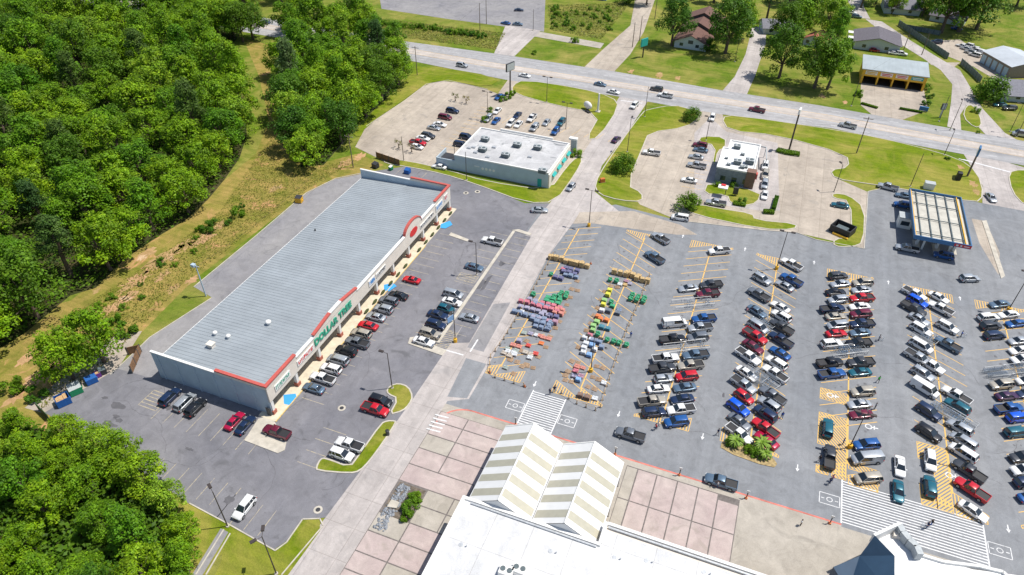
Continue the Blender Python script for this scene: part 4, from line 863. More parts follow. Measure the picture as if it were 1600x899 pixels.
gable_house('warehouse', 'long bright blue metal shed at the top edge behind the overgrown lot', Wp(-99, 341), 0, 30, 14, 4.0, 5.5, solid('bright_blue_metal', (0.02, 0.22, 0.50), 0.5), metal_roof('blue_metal_roof', (0.03, 0.28, 0.55)), 0.3, 'x', 'shed', False)
# --- fences
def panel_fence(q, h, mat, label, name='fence', sp=2.4, cat='fence'):
    pts = [P(p) for p in q]; o = pts[0]; t = empty(name, o, 0, label, cat)
    mb = MB(); posts = []
    for a_, b_ in zip(pts, pts[1:]):
        a_, b_ = a_-o, b_-o; L_ = (b_-a_).length; d_ = (b_-a_).normalized(); n_ = Vector((-d_.y, d_.x, 0))*0.05
        mb.prism([(a_-n_).xy, (b_-n_).xy, (b_+n_).xy, (a_+n_).xy], 0.08, h)
        for k in range(int(L_/sp)+1): posts.append(a_+d_*min(L_, k*sp))
    mb.build('panel', mat, t)
    for p_ in posts: m2 = MB(); m2.box(p_.x-0.09, p_.x+0.09, p_.y-0.09, p_.y+0.09, 0, h+0.12); m2.build('post', m_frame, t)
    return t
m_fence = solid('grey_green_fence', (0.16, 0.20, 0.19), 0.8, var=0.3, scale=1.5)
panel_fence([(1403, 40), (1440, 66), (1480, 93)], 2.4, m_fence, 'long dark green screen fence along the lane, farther section')
panel_fence([(1500, 101), (1516, 115), (1531, 130)], 2.4, m_fence, 'short dark screen fence along the lane near the round tree')
panel_fence([(1411, 45), (1468, 56)], 2.0, m_fence, 'back fence running behind the yard with the parked blue car')
m_fw = solid('brown_fence', (0.22, 0.12, 0.06), 0.9, var=0.4, scale=3)
panel_fence([Wp(-106, 160.5), Wp(-97.2, 158.8)], 2.0, m_fw, 'brown wooden fence enclosing bins behind the shop building', 'wooden_fence')
panel_fence([Wp(-105.5, 60.5+3), Wp(-108.5, 69), Wp(-110.4, 67.2)], 2.0, m_fw, 'brown wooden screen at the upper end of the bins', 'wooden_fence')
panel_fence([Wp(-114.4, 49.6), Wp(-110.2, 48.4)], 2.0, solid('dark_green_board', (0.06, 0.12, 0.05), 0.9), 'dark green board screen at the lower end of the bins', 'wooden_fence')
# ------------------------------------------------------------------ trees and plants
def leaf_mat(name, a, b_, c_, tr=0.45):
    m = bpy.data.materials.new(name); n, b, L = nodes_of(m)
    oi = n.nodes.new('ShaderNodeObjectInfo'); tc = n.nodes.new('ShaderNodeTexCoord')
    t = noise(n, L, tc.outputs['Object'], 0.55, 3, 0.7)
    r = ramp(n, [(0.28, a), (0.5, b_), (0.78, c_)]); L.new(t.outputs[0], r.inputs[0])
    r2 = ramp(n, [(0.0, (0.55, 0.78, 0.9)), (0.3, (0.88, 0.95, 0.8)), (0.6, (1.1, 1.06, 0.7)), (0.9, (1.35, 1.2, 0.9)), (1.0, (1.5, 1.3, 3.0))]); L.new(oi.outputs['Random'], r2.inputs[0])
    o = mixc(n, L, 0.9, r.outputs[0], r2.outputs[0], 'MULTIPLY')
    at = n.nodes.new('ShaderNodeAttribute'); at.attribute_name = 'tone'
    r3 = ramp(n, [(0.0, (0.5,)*3), (1.0, (1.6,)*3)]); L.new(at.outputs['Fac'], r3.inputs[0])
    o = mixc(n, L, 1.0, o, r3.outputs[0], 'MULTIPLY')
    L.new(o, b.inputs['Base Color']); b.inputs['Roughness'].default_value = 0.55; b.inputs['Specular IOR Level'].default_value = 0.25
    tl = n.nodes.new('ShaderNodeBsdfTranslucent'); L.new(o, tl.inputs[0]); ms = n.nodes.new('ShaderNodeMixShader'); ms.inputs[0].default_value = tr
    out = n.nodes['Material Output']; L.new(b.outputs[0], ms.inputs[1]); L.new(tl.outputs[0], ms.inputs[2]); L.new(ms.outputs[0], out.inputs[0])
    MATS[name] = m; return m
m_leaf = leaf_mat('broadleaf', (0.070, 0.165, 0.006), (0.158, 0.300, 0.009), (0.30, 0.43, 0.014), 0.36)
m_leafd = leaf_mat('dark_leaf', (0.045, 0.115, 0.008), (0.090, 0.190, 0.012), (0.17, 0.28, 0.022), 0.36)
m_pine = leaf_mat('pine_leaf', (0.050, 0.105, 0.024), (0.090, 0.160, 0.034), (0.15, 0.23, 0.05))
m_bush = leaf_mat('bush_leaf', (0.07, 0.16, 0.008), (0.12, 0.24, 0.012), (0.18, 0.30, 0.025))
m_bark = solid('bark', (0.13, 0.095, 0.07), 0.95, var=0.35, scale=3)
def leaf_cloud(rng, lobes, per, s0, s1, up=0.55):
    """leaf clumps spread over the skin and inside of many overlapping lobes"""
    V = []; F = []; T = []
    for (cx, cy, cz, r) in lobes:
        lt = rng.uniform(0.25, 0.8)
        for _ in range(per):
            z = rng.uniform(-0.75, 1); t = rng.uniform(0, 2*math.pi); q = math.sqrt(max(0, 1-z*z)); rr = r*rng.uniform(0.62, 1.10)
            d = Vector((q*math.cos(t), q*math.sin(t), z)); p = Vector((cx, cy, cz))+d*rr
            nn = (d+Vector((rng.uniform(-.7, .7), rng.uniform(-.7, .7), rng.uniform(-.5, .7)+up))).normalized()
            u = nn.orthogonal().normalized(); a = rng.uniform(0, 6.28); v = nn.cross(u); u, v = u*math.cos(a)+v*math.sin(a), v*math.cos(a)-u*math.sin(a)
            s = rng.uniform(s0, s1); k = len(V)
            V += [p+u*s*1.0, p+v*s*0.62, p-u*s*0.9+nn*s*0.15, p-v*s*0.6]
            F.append((k, k+1, k+2, k+3)); T.append(min(1, max(0, lt+rng.uniform(-0.3, 0.3))))
    return V, F, T
def cloud_mesh(name, V, F, T, mat):
    me = bpy.data.meshes.new(name); me.from_pydata([tuple(v) for v in V], [], F); me.materials.append(mat)
    at = me.attributes.new('tone', 'FLOAT', 'FACE'); at.data.foreach_set('value', T); me.update(); return me
def tree_proto(seed, h, cr, mat, kind='round', nl=34, per=70, s=(0.22, 0.5), name='broadleaf_tree', base=0.26):
    rng = random.Random(seed); t = empty(name); lobes = []; mb = MB(); hub = Vector((rng.uniform(-.3, .3), rng.uniform(-.3, .3), h*base))
    mb.tube((0, 0, -0.3), hub, h*0.024+0.1, h*0.016+0.06, 8)
    for k in range(nl):
        if kind == 'round':
            z = rng.uniform(0, 1)**0.8; a = rng.uniform(0, 6.283); q = cr*math.sqrt(max(0.02, 1-(z*1.0-0.25)**2))*math.sqrt(rng.uniform(0.1, 1.0))*(1.05 if z < 0.75 else 0.75)
            c = Vector((q*math.cos(a), q*math.sin(a), h*(base+0.02)+z*h*(0.88-base))); r = cr*rng.uniform(0.16, 0.36)
        elif kind == 'tall':
            z = rng.uniform(0, 1); a = rng.uniform(0, 6.283); q = cr*(1.05-0.8*z)*math.sqrt(rng.uniform(0.05, 1))
            c = Vector((q*math.cos(a), q*math.sin(a), h*base+z*h*(0.95-base))); r = cr*rng.uniform(0.22, 0.36)
        else:
            z = rng.uniform(0, 1); a = rng.uniform(0, 6.283); q = cr*math.sqrt(rng.uniform(0, 1))*math.sqrt(max(0.05, 1-z*z))
            c = Vector((q*math.cos(a), q*math.sin(a), h*0.12+z*h*0.7)); r = cr*rng.uniform(0.28, 0.45)
        lobes.append((c.x, c.y, c.z, r))
        if k % 4 == 0 and kind != 'bush': mb.tube(hub, c-Vector((0, 0, r*0.3)), h*0.009+0.04, 0.03, 5)
    mb.build('trunk', m_bark, t)
    V, F, T = leaf_cloud(rng, lobes, per, *s); me = cloud_mesh('crown', V, F, T, mat); o = bpy.data.objects.new('crown', me); C.objects.link(o); o.parent = t
    return t
USED = set()
def place(proto, x, y, sc=1.0, rz=0.0, label=None, cat='tree', group=None, szz=None, name=None):
    t = proto if proto not in USED else copy_tree(proto)
    USED.add(proto); t.location = (x, y, 0); t.scale = (sc, sc, szz or sc); t.rotation_euler = (0, 0, rz); t['label'] = label; t['category'] = cat
    if group: t['group'] = group
    return t
BT = [tree_proto(100+k, 13, 4.6, m_leaf, 'round', 58, 92, (0.15, 0.34)) for k in range(5)]
TT = [tree_proto(200+k, 16, 4.3, m_leaf, 'tall', 56, 85, (0.15, 0.34)) for k in range(2)]
DT = [tree_proto(300+k, 14, 5.0, m_leafd, 'round', 60, 92, (0.15, 0.34), 'dark_broadleaf_tree') for k in range(2)]
PT = [tree_proto(400+k, 17, 3.6, m_pine, 'tall', 50, 85, (0.14, 0.3), 'pine_tree', 0.42) for k in range(2)]
ST = [tree_proto(500+k, 5.2, 3.2, m_leafd, 'bush', 26, 90, (0.14, 0.3), 'shade_tree', 0.2) for k in range(2)]
BU = [tree_proto(600+k, 1.7, 1.2, m_bush, 'bush', 12, 60, (0.08, 0.2), 'bush', 0.2) for k in range(3)]
def inside(p, poly):
    c = False; n = len(poly)
    for i in range(n):
        a, b = poly[i], poly[i-1]
        if (a.y > p.y) != (b.y > p.y) and p.x < (b.x-a.x)*(p.y-a.y)/(b.y-a.y)+a.x: c = not c
    return c
def scatter(poly, n, dmin, seed):
    rng = random.Random(seed); xs = [p.x for p in poly]; ys = [p.y for p in poly]; out = []; tries = 0
    while len(out) < n and tries < 60000:
        tries += 1; p = Vector((rng.uniform(min(xs), max(xs)), rng.uniform(min(ys), max(ys)), 0))
        if not inside(p, poly): continue
        dm = dmin*(1+max(0, (p.length-190)/300)*0.9)
        if all((p.x-q.x)**2+(p.y-q.y)**2 > dm*dm for q in out): out.append(p)
    return out
def px(q): return [P(p) for p in q]
FA = px([(-70, 640), (0, 545), (40, 520), (110, 462), (150, 450), (196, 404), (250, 368), (292, 343), (325, 312), (350, 282), (374, 248), (386, 212), (380, 160), (364, 110), (350, 80), (366, 66), Wp(-225, 255), Wp(-300, 262), Wp(-395, 268), Wp(-370, 210), Wp(-260, 130), Wp(-180, 60)])
FB = px([(462, 222), (470, 262), (506, 258), (540, 218), (556, 200), (594, 162), (622, 138), (632, 112), (620, 90), (570, 52), (510, 64), (466, 70), (446, 104), (446, 150), (455, 190)])
FC = px([(-60, 690), (0, 668), (55, 668), (110, 690), (165, 702), (215, 738), (240, 775), (282, 800), (296, 835), (300, 899), (305, 960), (-120, 960), (-120, 800)])
FD = px([(330, -5), (420, 8), (480, 15), (492, -12), (560, -30), (560, -60), (200, -60), (200, -20)])
nT = 0
for poly, n, dm, seed, lab, grp in ((FA, 172, 7.3, 1, 'broadleaf tree crowded into the large wood left of the grassy gully', 'trees of the large wood'),
                               (FB, 50, 7.0, 2, 'tall leafy tree in the smaller wood between the gully and the restaurant lot', 'trees of the smaller wood'),
                               (FC, 32, 5.8, 3, 'bright green tree in the thicket at the lower left corner of the lot', 'trees of the lower thicket'),
                               (FD, 22, 8.5, 4, 'distant tree in the belt beyond the highway at the top left', 'far belt of trees')):
    rng = random.Random(seed*7)
    for p in scatter(poly, n, dm, seed):
        pr = rng.choice(BT*3+TT*2+DT+(PT if seed != 3 else [])); far = max(0, (p.length-190)/300)
        sc = rng.uniform(0.95, 1.32)*(1+far*0.6)*(0.6 if seed == 3 else 1.0)
        place(pr, p.x, p.y, sc, rng.uniform(0, 6.28), lab, 'tree', grp, sc*rng.uniform(0.78, 1.0)); nT += 1
for i, q in enumerate(((262, 34), (290, 40), (316, 46), (340, 54), (360, 60), (380, 66), (396, 62), (276, 22), (452, 58), (470, 46))):
    p = G(*q); place((BT+DT)[i % 7], p.x, p.y, 1.25, i*1.3, 'tree of the line hiding the highway behind the large wood', 'tree', 'trees screening the highway', 1.15)
def undergrowth(name, poly, n, seed, zmax, s0, s1, mat, label, step=1.0):
    rng = random.Random(seed); xs = [p.x for p in poly]; ys = [p.y for p in poly]; V = []; F = []; T = []
    k_ = 0
    while k_ < n:
        p = Vector((rng.uniform(min(xs), max(xs)), rng.uniform(min(ys), max(ys)), 0))
        if not inside(p, poly): continue
        k_ += 1; z = rng.uniform(0.2, zmax)*rng.uniform(0.3, 1); nn = Vector((rng.uniform(-.6, .6), rng.uniform(-.6, .6), 1)).normalized(); u = nn.orthogonal().normalized(); v = nn.cross(u)
        a = rng.uniform(0, 6.28); u, v = u*math.cos(a)+v*math.sin(a), v*math.cos(a)-u*math.sin(a); s = rng.uniform(s0, s1); c = Vector((p.x, p.y, z)); k = len(V)
        V += [c+u*s, c+v*s*0.6, c-u*s, c-v*s*0.6]; F.append((k, k+1, k+2, k+3)); T.append(rng.uniform(0.1, 0.7))
    me = cloud_mesh(name, V, F, T, mat); o = bpy.data.objects.new(name, me); C.objects.link(o)
    return tag(o, label, name.replace('_', ' '), None, 'stuff')
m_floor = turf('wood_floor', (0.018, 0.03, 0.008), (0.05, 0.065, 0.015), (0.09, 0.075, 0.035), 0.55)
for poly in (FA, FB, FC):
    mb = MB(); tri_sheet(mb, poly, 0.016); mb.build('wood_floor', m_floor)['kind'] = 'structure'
for poly, n, seed in ((FA, 60000, 5), (FB, 14000, 6), (FC, 12000, 7)): undergrowth('undergrowth', poly, n, seed, 3.2, 0.25, 0.6, m_leafd, 'dense low undergrowth filling the wood floor')
# the oak pair between gully and bins
for q, sc, pr, lab in (((116, 592), 1.0, BT[0], 'left and darker of the two trees growing beside the blue bins'), ((163, 566), 1.08, BT[1], 'right and taller of the two trees growing above the bins')):
    p = G(*q); t = place(pr, p.x, p.y, sc, 1.0, lab)
LONE = [
 ((973, 268), ST[0], 1.15, 'round dark green tree on the grass beside the access road'), ((1074, 328), ST[1], 1.00, 'clipped round tree at the drive-through corner island'),
 ((1080, 189), ST[0], 0.95, 'small bushy tree on the lawn by the highway junction'), ((1049, 72), DT[0], 1.42, 'tall tree left of the stepped red roof'),
 ((1133, 84), DT[1], 1.72, 'huge grey green tree right of the stepped red roof'), ((1108, 80), ST[1], 1.00, 'low dark tree against the pale gable wall'),
 ((1150, 60), BT[2], 1.35, 'leafy tree behind the huge grey green tree'), ((1217, 122), DT[0], 1.42, 'dark tree on the lawn beside the driveway shadows'),
 ((1272, 138), DT[1], 1.50, 'left tree of the pair standing on the lawn left of the yellow garage'), ((1292, 140), BT[3], 1.42, 'right tree of the pair standing on the lawn left of the yellow garage'),
 ((1197, 34), PT[0], 1.15, 'slim tall tree standing on bright lawn behind the driveway'), ((1243, 62), BT[1], 1.27, 'round tree behind the driveway lawn, nearest the orange red roof'),
 ((1222, 66), DT[0], 1.20, 'dense tree left of the orange red roof'), ((1262, 42), BT[2], 1.35, 'leafy tree directly behind the orange red roof'),
 ((1290, 62), BT[4], 1.35, 'pale green tree right of the orange red roof'), ((1300, 84), TT[0], 1.12, 'tree at the corner of the lawn beside the dark workshop'),
 ((1310, 30), TT[1], 1.08, 'tree beside the far end of the lane with parked cars'), ((1280, 22), DT[1], 1.08, 'tree behind the pool house at the top edge'),
 ((1470, 52), DT[0], 1.88, 'left giant of the big dark tree group at the top right'), ((1497, 50), DT[1], 2.03, 'middle giant of the big dark tree group at the top right'), ((1525, 46), DT[0], 1.88, 'right giant of the big dark tree group at the top right'),
 ((1480, 22), DT[1], 1.80, 'rear tree of the big dark group at the top right'), ((1515, 18), BT[0], 1.65, 'light green rear tree of the big group at the top right'), ((1440, 26), BT[2], 0.90, 'clipped light green tree in front of the grey roofed house'),
 ((1544, 158), ST[0], 1.75, 'big round tree between the lane and the slate roofed house'), ((1393, 22), BT[1], 0.94, 'tree left of the grey roofed house'), ((1345, 12), DT[1], 1.08, 'tree over the parked cars at the end of the lane'),
 ((1368, 6), BT[4], 1.22, 'tree at the top edge above the lane'), ((1420, 0), TT[0], 1.22, 'tree at the top edge behind the grey roofed house'), ((1010, 8), BT[3], 1.08, 'leafy tree at the top edge left of the church house'), ((978, 6), ST[1], 1.40, 'low tree at the top edge left of the north road'),
 ((1075, -2), BT[0], 1.22, 'tree at the top edge behind the stepped red roof'), ((1115, 4), TT[1], 1.22, 'tall tree at the top edge right of the stepped roofs'), ((1150, 10), DT[0], 1.22, 'dark tree at the top edge above the huge grey tree'),
 ((1565, -2), TT[1], 1.35, 'tree at the top right corner'), ((1588, 10), DT[1], 1.35, 'dark tree at the top right corner by the car'),
 ((500, 30), PT[1], 0.80, 'dark conifer standing alone beyond the highway at the top'), ((548, 52), PT[0], 0.86, 'slender dark conifer at the edge of the smaller wood'), ((1232, 8), BT[2], 1.35, 'tree at the top edge above the blue pool'),
 ((1258, 2), BT[4], 1.22, 'second tree at the top edge above the blue pool')]
for q, pr, sc, lab in LONE: p = G(*q); place(pr, p.x, p.y, sc, random.uniform(0, 6.28), lab)
# little bare ornamental trees of the restaurant lot
m_olive = leaf_mat('sparse_leaf', (0.16, 0.16, 0.05), (0.24, 0.23, 0.09), (0.30, 0.30, 0.14))
orn = tree_proto(700, 3.4, 1.3, m_olive, 'round', 10, 22, (0.08, 0.2), 'ornamental_tree', 0.4)
for q, lab in (((712, 158), 'left one of two sparse little trees in the restaurant lot bed'), ((729, 162), 'right one of two sparse little trees in the restaurant lot bed'), ((624, 232), 'little olive tree near the red pickup in the restaurant lot'), ((644, 238), 'little green tree directly below the red pickup')):
    p = G(*q); place(orn, p.x, p.y, 1.0, 0.4, lab)
# bushes
BUSH = [((1120, 291), 'left shrub under the grey restaurant wall', 0.8),
        ((1146, 292), 'right shrub under the grey restaurant wall', 0.8), ((1160, 318), 'dark shrub by the drive-through menu board', 1.0), ((901, 244), 'shrubs around the monument sign', 1.3), ((796, 152), 'shrub at the foot of the highway sign', 1.2), ((786, 158), 'shrub beside the blue car on the drive', 1.0), ((802, 148), 'second shrub at the foot of the highway sign', 0.9),
        ((758, 190), 'shrub beneath the lamp in the restaurant lot', 1.0), ((766, 175), 'shrub behind the white car in the restaurant lot', 0.9), ((1448, 140), 'upper shrub along the garage forecourt edge', 1.2), ((1450, 152), 'middle shrub along the garage forecourt edge', 1.2), ((1447, 165), 'lower shrub along the garage forecourt edge', 1.1), ((1342, 150), 'shrub at the left edge of the garage forecourt', 1.2),
        ((1524, 176), 'shrub on the small kerbed island of the lane', 1.1), ((645, 785), 'yellow green weeds in the slab pit', 0.9), ((640, 798), 'lower green weeds in the slab pit', 1.0), ((637, 811), 'lowest green weeds in the slab pit', 0.8), ((651, 779), 'highest green weeds in the slab pit', 0.7),
        ((835, 85), 'lone dark bush near the highway verge', 0.9), ((900, 66), 'bush pair in the field beyond the highway', 1.1), ((895, 66), 'bush left of the pair in the field beyond the highway', 1.0), ((680, 46), 'bush in the middle of the far field', 1.3), ((576, 25), 'tall bush at the left end of the far field', 1.6), ((586, 30), 'second tall bush at the left end of the far field', 1.5),
        ((370, 338), 'round bush on the gully slope below the wood', 1.5), ((328, 360), 'bush on the orange gully bank', 1.4), ((200, 520), 'bush right of the tree pair in the gully', 1.5), ((185, 505), 'small bush beside the tree pair', 1.2), ((20, 610), 'bush at the left edge above the thicket', 1.5), ((60, 620), 'bush on the slope left of the bins', 1.4), ((1480, 250), 'shrub at the foot of the junction sign', 0.6), ((1527, 208), 'small shrub by the kerb of the lane', 0.5), ((1300, 80), 'shrub near the left garage tree', 1.0), ((1445, 20), 'hedge by the lane end', 1.2)]
rng = random.Random(9)
for q, lab, sc in BUSH: p = G(*q); place(rng.choice(BU), p.x, p.y, sc*1.15, rng.uniform(0, 6.28), lab, 'bush')
for k in range(34):   # row of scrub along the far field ditch, and the overgrown lot
    q = (572+k*6.3+rng.uniform(-2, 2), 33+k*0.9+rng.uniform(-2, 3)) if k < 30 else (600, 40); p = G(*q); place(rng.choice(BU), p.x, p.y, rng.uniform(0.8, 1.5), rng.uniform(0, 6), 'scrubby bush in the ragged row along the far field ditch', 'bush', 'scrub row of the far field')
for k in range(46):
    q = (862+rng.uniform(0, 95), 12+rng.uniform(0, 36)); p = G(*q); place(rng.choice(BU), p.x, p.y, rng.uniform(0.6, 1.3), rng.uniform(0, 6), 'weedy bush in the overgrown lot beside the north road', 'bush', 'weeds of the overgrown lot')
for k in range(15):
    q = (150+k*16+rng.uniform(-16, 16), 520-k*13.6+rng.uniform(-26, 20)); p = G(*q); place(rng.choice(BU), p.x, p.y, rng.uniform(0.5, 1.1), rng.uniform(0, 6), 'low bush growing on the bank of the gully', 'bush', 'bushes on the gully bank')
def hedge(pts, w_, h_, lab):
    r_ = random.Random(len(lab)); V = []; F = []; T = []; pts = [P(p) for p in pts]; o = pts[0]
    for a, b in zip(pts, pts[1:]):
        L_ = (b-a).length; d = (b-a).normalized(); nn = Vector((-d.y, d.x, 0))
        for _ in range(int(L_*420)):
            f = r_.choice((0, 1, 2)); u = r_.uniform(-.1, L_+.1); v = r_.uniform(-w_/2, w_/2); z = r_.uniform(.1, h_)
            if f == 0: z = h_+r_.uniform(-.08, .06)
            elif f == 1: v = math.copysign(w_/2, v)
            elif r_.random() < .2: u = r_.choice((-.1, L_+.1))
            c = a-o+d*u+nn*v+Vector((0, 0, z)); m_ = Vector((r_.uniform(-1, 1), r_.uniform(-1, 1), r_.uniform(0, 1.6))).normalized(); p_ = m_.orthogonal().normalized(); q_ = m_.cross(p_); s_ = r_.uniform(.07, .16); k = len(V)
            V += [c+p_*s_, c+q_*s_, c-p_*s_, c-q_*s_]; F.append((k, k+1, k+2, k+3)); T.append(r_.uniform(.3, .8))
    me = cloud_mesh('hedge', V, F, T, m_bush); h = bpy.data.objects.new('hedge', me); C.objects.link(h); h.location = (o.x, o.y, 0.04); tag(h, lab, 'hedge')
hedge([(1214, 236), (1228, 240), (1248, 243)], 2.2, 0.8, 'flat oval hedge at the foot of the very tall white sign')
hedge([(1213, 311), (1208, 329)], 1.0, 1.0, 'upright leg of the clipped hedge at the drive-through exit')
hedge([(1193, 333), (1208, 334)], 1.3, 0.9, 'lower leg of the clipped hedge at the drive-through exit')
hedge([(1146, 319), (1164, 322)], 1.6, 0.7, 'dark trimmed hedge below the menu board')
hedge([(1346, 163), (1370, 170)], 0.8, 0.6, 'low hedge along the left front of the garage forecourt')
hedge([(1406, 171), (1440, 177)], 0.8, 0.6, 'low hedge along the right front of the garage forecourt')
# palm-like plants on the row end island
m_palm = solid('palm_frond', (0.16, 0.27, 0.02), 0.6, var=0.3); m_palm2 = solid('palm_trunk', (0.20, 0.14, 0.08), 0.9)
def palm(q, s, lab):
    p = G(*q); t = empty('palm_plant', (p.x, p.y, 0), rng.uniform(0, 6), lab, 'palm'); mb = MB(); mb.tube((0, 0, 0), (0, 0, 1.2*s), 0.18, 0.13); mb.build('trunk', m_palm2, t); mb = MB()
    for k in range(26):
        a = k*2.4; e = rng.uniform(0.1, 1.1); d = Vector((math.cos(a), math.sin(a), 0)); pr = Vector((0, 0, 1.2*s)); w0 = 0.2
        sd = Vector((-d.y, d.x, 0))
        for j in range(4):
            nx = pr+(d*math.cos(e)+Vector((0, 0, math.sin(e))))*0.5*s; e -= 0.45; w1 = (0.24, 0.2, 0.14, 0.02)[j]
            mb.poly([pr-sd*w0, nx-sd*w1, nx+Vector((0, 0, 0.05)), pr+Vector((0, 0, 0.05))]); mb.poly([pr+Vector((0, 0, 0.05)), nx+Vector((0, 0, 0.05)), nx+sd*w1, pr+sd*w0]); pr = nx; w0 = w1
    mb.build('fronds', m_palm, t)
palm((1148, 695), 0.95, 'left palm plant on the kerbed island at the end of the second packed row'); palm((1188, 700), 1.05, 'right palm plant on the kerbed island at the end of the second packed row'); palm((1194, 714), 0.8, 'small palm nearest the driving aisle on the row end island')
m_mulch = solid('mulch', (0.36, 0.27, 0.13), 0.95, var=0.4, scale=2, world=True)
for q_, l_ in (((1141, 694), 'small shrub at the left tip of the palm island'), ((1170, 706), 'dark shrub between the two palm plants'), ((1180, 712), 'dark shrub below the right palm plant')):
    p = G(*q_); place(BU[1], p.x, p.y, 0.9, 0, l_, 'bush')
isl([Wp(6.4, 89.8), Wp(6.4, 87.4), Wp(15.6, 86.6), Wp(16.4, 88.4), Wp(13, 90.5)], 1, m_mulch, False, 'planting_island', 0.12)
# grass tufts: too many to count
def tufts(name, poly, n, seed, mat, s0, s1, label):
    return undergrowth(name, poly, n, seed, 0.35, s0, s1, mat, label)
m_tuft = leaf_mat('tuft', (0.12, 0.15, 0.015), (0.24, 0.23, 0.035), (0.42, 0.32, 0.10), 0.2)
GU = px([(60, 640), (130, 480), (250, 400), (345, 330), (405, 240), (425, 215), (460, 262), (560, 250), (480, 296), (290, 440), (165, 570), (90, 630)])
tufts('grass_tufts', GU, 12000, 21, m_tuft, 0.08, 0.24, 'rough tufts of grass covering the gully')
FF = px([(560, 20), (600, 30), (790, 52), (775, 78), (640, 60), (575, 40)])
tufts('grass_tufts', FF, 7000, 22, m_tuft, 0.15, 0.4, 'rough grass of the far field')
FG = px([(855, 8), (985, 5), (940, 62), (862, 48)]); tufts('grass_tufts', FG, 6000, 23, m_tuft, 0.15, 0.45, 'rough grass of the overgrown lot')
# ------------------------------------------------------------------ vehicles
def carpaint(name, c, metal=0.3, rough=0.32):
    m = bpy.data.materials.new('paint_'+name); n, b, L = nodes_of(m)
    b.inputs['Metallic'].default_value = metal; b.inputs['Roughness'].default_value = rough; b.inputs['Coat Weight'].default_value = 0.7; b.inputs['Coat Roughness'].default_value = 0.06
    v = coords(n, L, False); t = noise(n, L, v, 1.2, 5, 0.7); r = ramp(n, [(0.3, tuple(x*0.88 for x in c)), (0.7, tuple(min(1, x*1.08) for x in c))]); L.new(t.outputs[0], r.inputs[0]); L.new(r.outputs[0], b.inputs['Base Color'])
    return m
PAINT = {'white': carpaint('white', (0.78, 0.78, 0.77), 0, 0.35), 'silver': carpaint('silver', (0.50, 0.53, 0.56), 0.5), 'grey': carpaint('grey', (0.20, 0.22, 0.25), 0.4), 'black': carpaint('black', (0.012, 0.013, 0.017), 0.1),
         'navy': carpaint('navy', (0.012, 0.03, 0.085), 0.2), 'blue': carpaint('blue', (0.015, 0.10, 0.33), 0.2), 'cobalt': carpaint('cobalt', (0.0, 0.10, 0.72), 0.1), 'red': carpaint('red', (0.55, 0.008, 0.02), 0.05), 'maroon': carpaint('maroon', (0.16, 0.01, 0.035), 0.2),
         'crimson': carpaint('crimson', (0.42, 0.005, 0.05), 0.1), 'beige': carpaint('beige', (0.46, 0.42, 0.35), 0.3), 'teal': carpaint('teal', (0.01, 0.12, 0.17), 0.2), 'charcoal': carpaint('charcoal', (0.06, 0.065, 0.075), 0.3), 'purple': carpaint('purple', (0.06, 0.02, 0.07), 0.2), 'slate': carpaint('slate', (0.13, 0.20, 0.28), 0.4)}
m_cglass = solid('car_glass', (0.015, 0.022, 0.03), 0.04, spec=1.0, var=0.1); m_tyre = solid('tyre', (0.018, 0.018, 0.018), 0.85); m_rim = solid('rim', (0.42, 0.43, 0.44), 0.35, metal=0.7)
m_head = solid('headlamp', (0.75, 0.78, 0.80), 0.1, spec=0.9); m_tail = solid('tail_lamp', (0.45, 0.01, 0.01), 0.25); m_trim = solid('black_trim', (0.025, 0.025, 0.028), 0.6)
def body_loft(mb, prof, wd, pull=0.22, drop=0.07, under=0.28):
    """side profile (x, z) swept across the width with the corners pulled in and the shoulders dropped"""
    sl = [(-1, 1.0), (-0.93, 0.45), (-0.72, 0.12), (0, 0), (0.72, 0.12), (0.93, 0.45), (1, 1.0)]
    x0 = min(p[0] for p in prof); x1 = max(p[0] for p in prof); xc = (x0+x1)/2; hl = (x1-x0)/2; rows = []
    for s, e in sl:
        row = []
        for x, z in prof:
            u = (x-xc)/hl; xx = x-math.copysign(pull*e*abs(u)**3, u); wz = wd*(1-0.07*abs(u)**4) if True else wd
            zz = z-drop*e*max(0, (z-under)/0.6)**1.0; row.append((xx, s*wz/2*(1-0.05*max(0, z-0.6)), zz))
        rows.append(row)
    n = len(prof); vs = [p for r in rows for p in r]; fs = []
    for i in range(len(sl)-1):
        for j in range(n): fs.append((i*n+j, i*n+(j+1) % n, (i+1)*n+(j+1) % n, (i+1)*n+j))
    mb.faces(vs, fs, 0, True); mb.faces(vs, [tuple(range(n-1, -1, -1)), tuple((len(sl)-1)*n+k for k in range(n))], 0)
def greenhouse(mb, b0, t0, t1, b1, z0, z1, wb, wt, mi=0):
    vs = [(b0, -wb/2, z0), (b1, -wb/2, z0), (b1, wb/2, z0), (b0, wb/2, z0), (t0, -wt/2, z1), (t1, -wt/2, z1), (t1, wt/2, z1), (t0, wt/2, z1)]
    mb.faces(vs, [(4, 5, 6, 7), (0, 1, 5, 4), (1, 2, 6, 5), (2, 3, 7, 6), (3, 0, 4, 7)], mi)
def wheels(t, xs, tw, r, cat=None):
    for x in xs:
        for s in (-1, 1):
            mb = MB(); mb.tube((x, s*(tw/2-0.22), r), (x, s*(tw/2+0.015), r), r, n=16); w_ = mb.build('wheel', m_tyre, t)
            mb = MB(); mb.tube((x, s*(tw/2-0.02), r), (x, s*(tw/2+0.03), r), r*0.62, n=14); mb.build('rim', m_rim, w_)
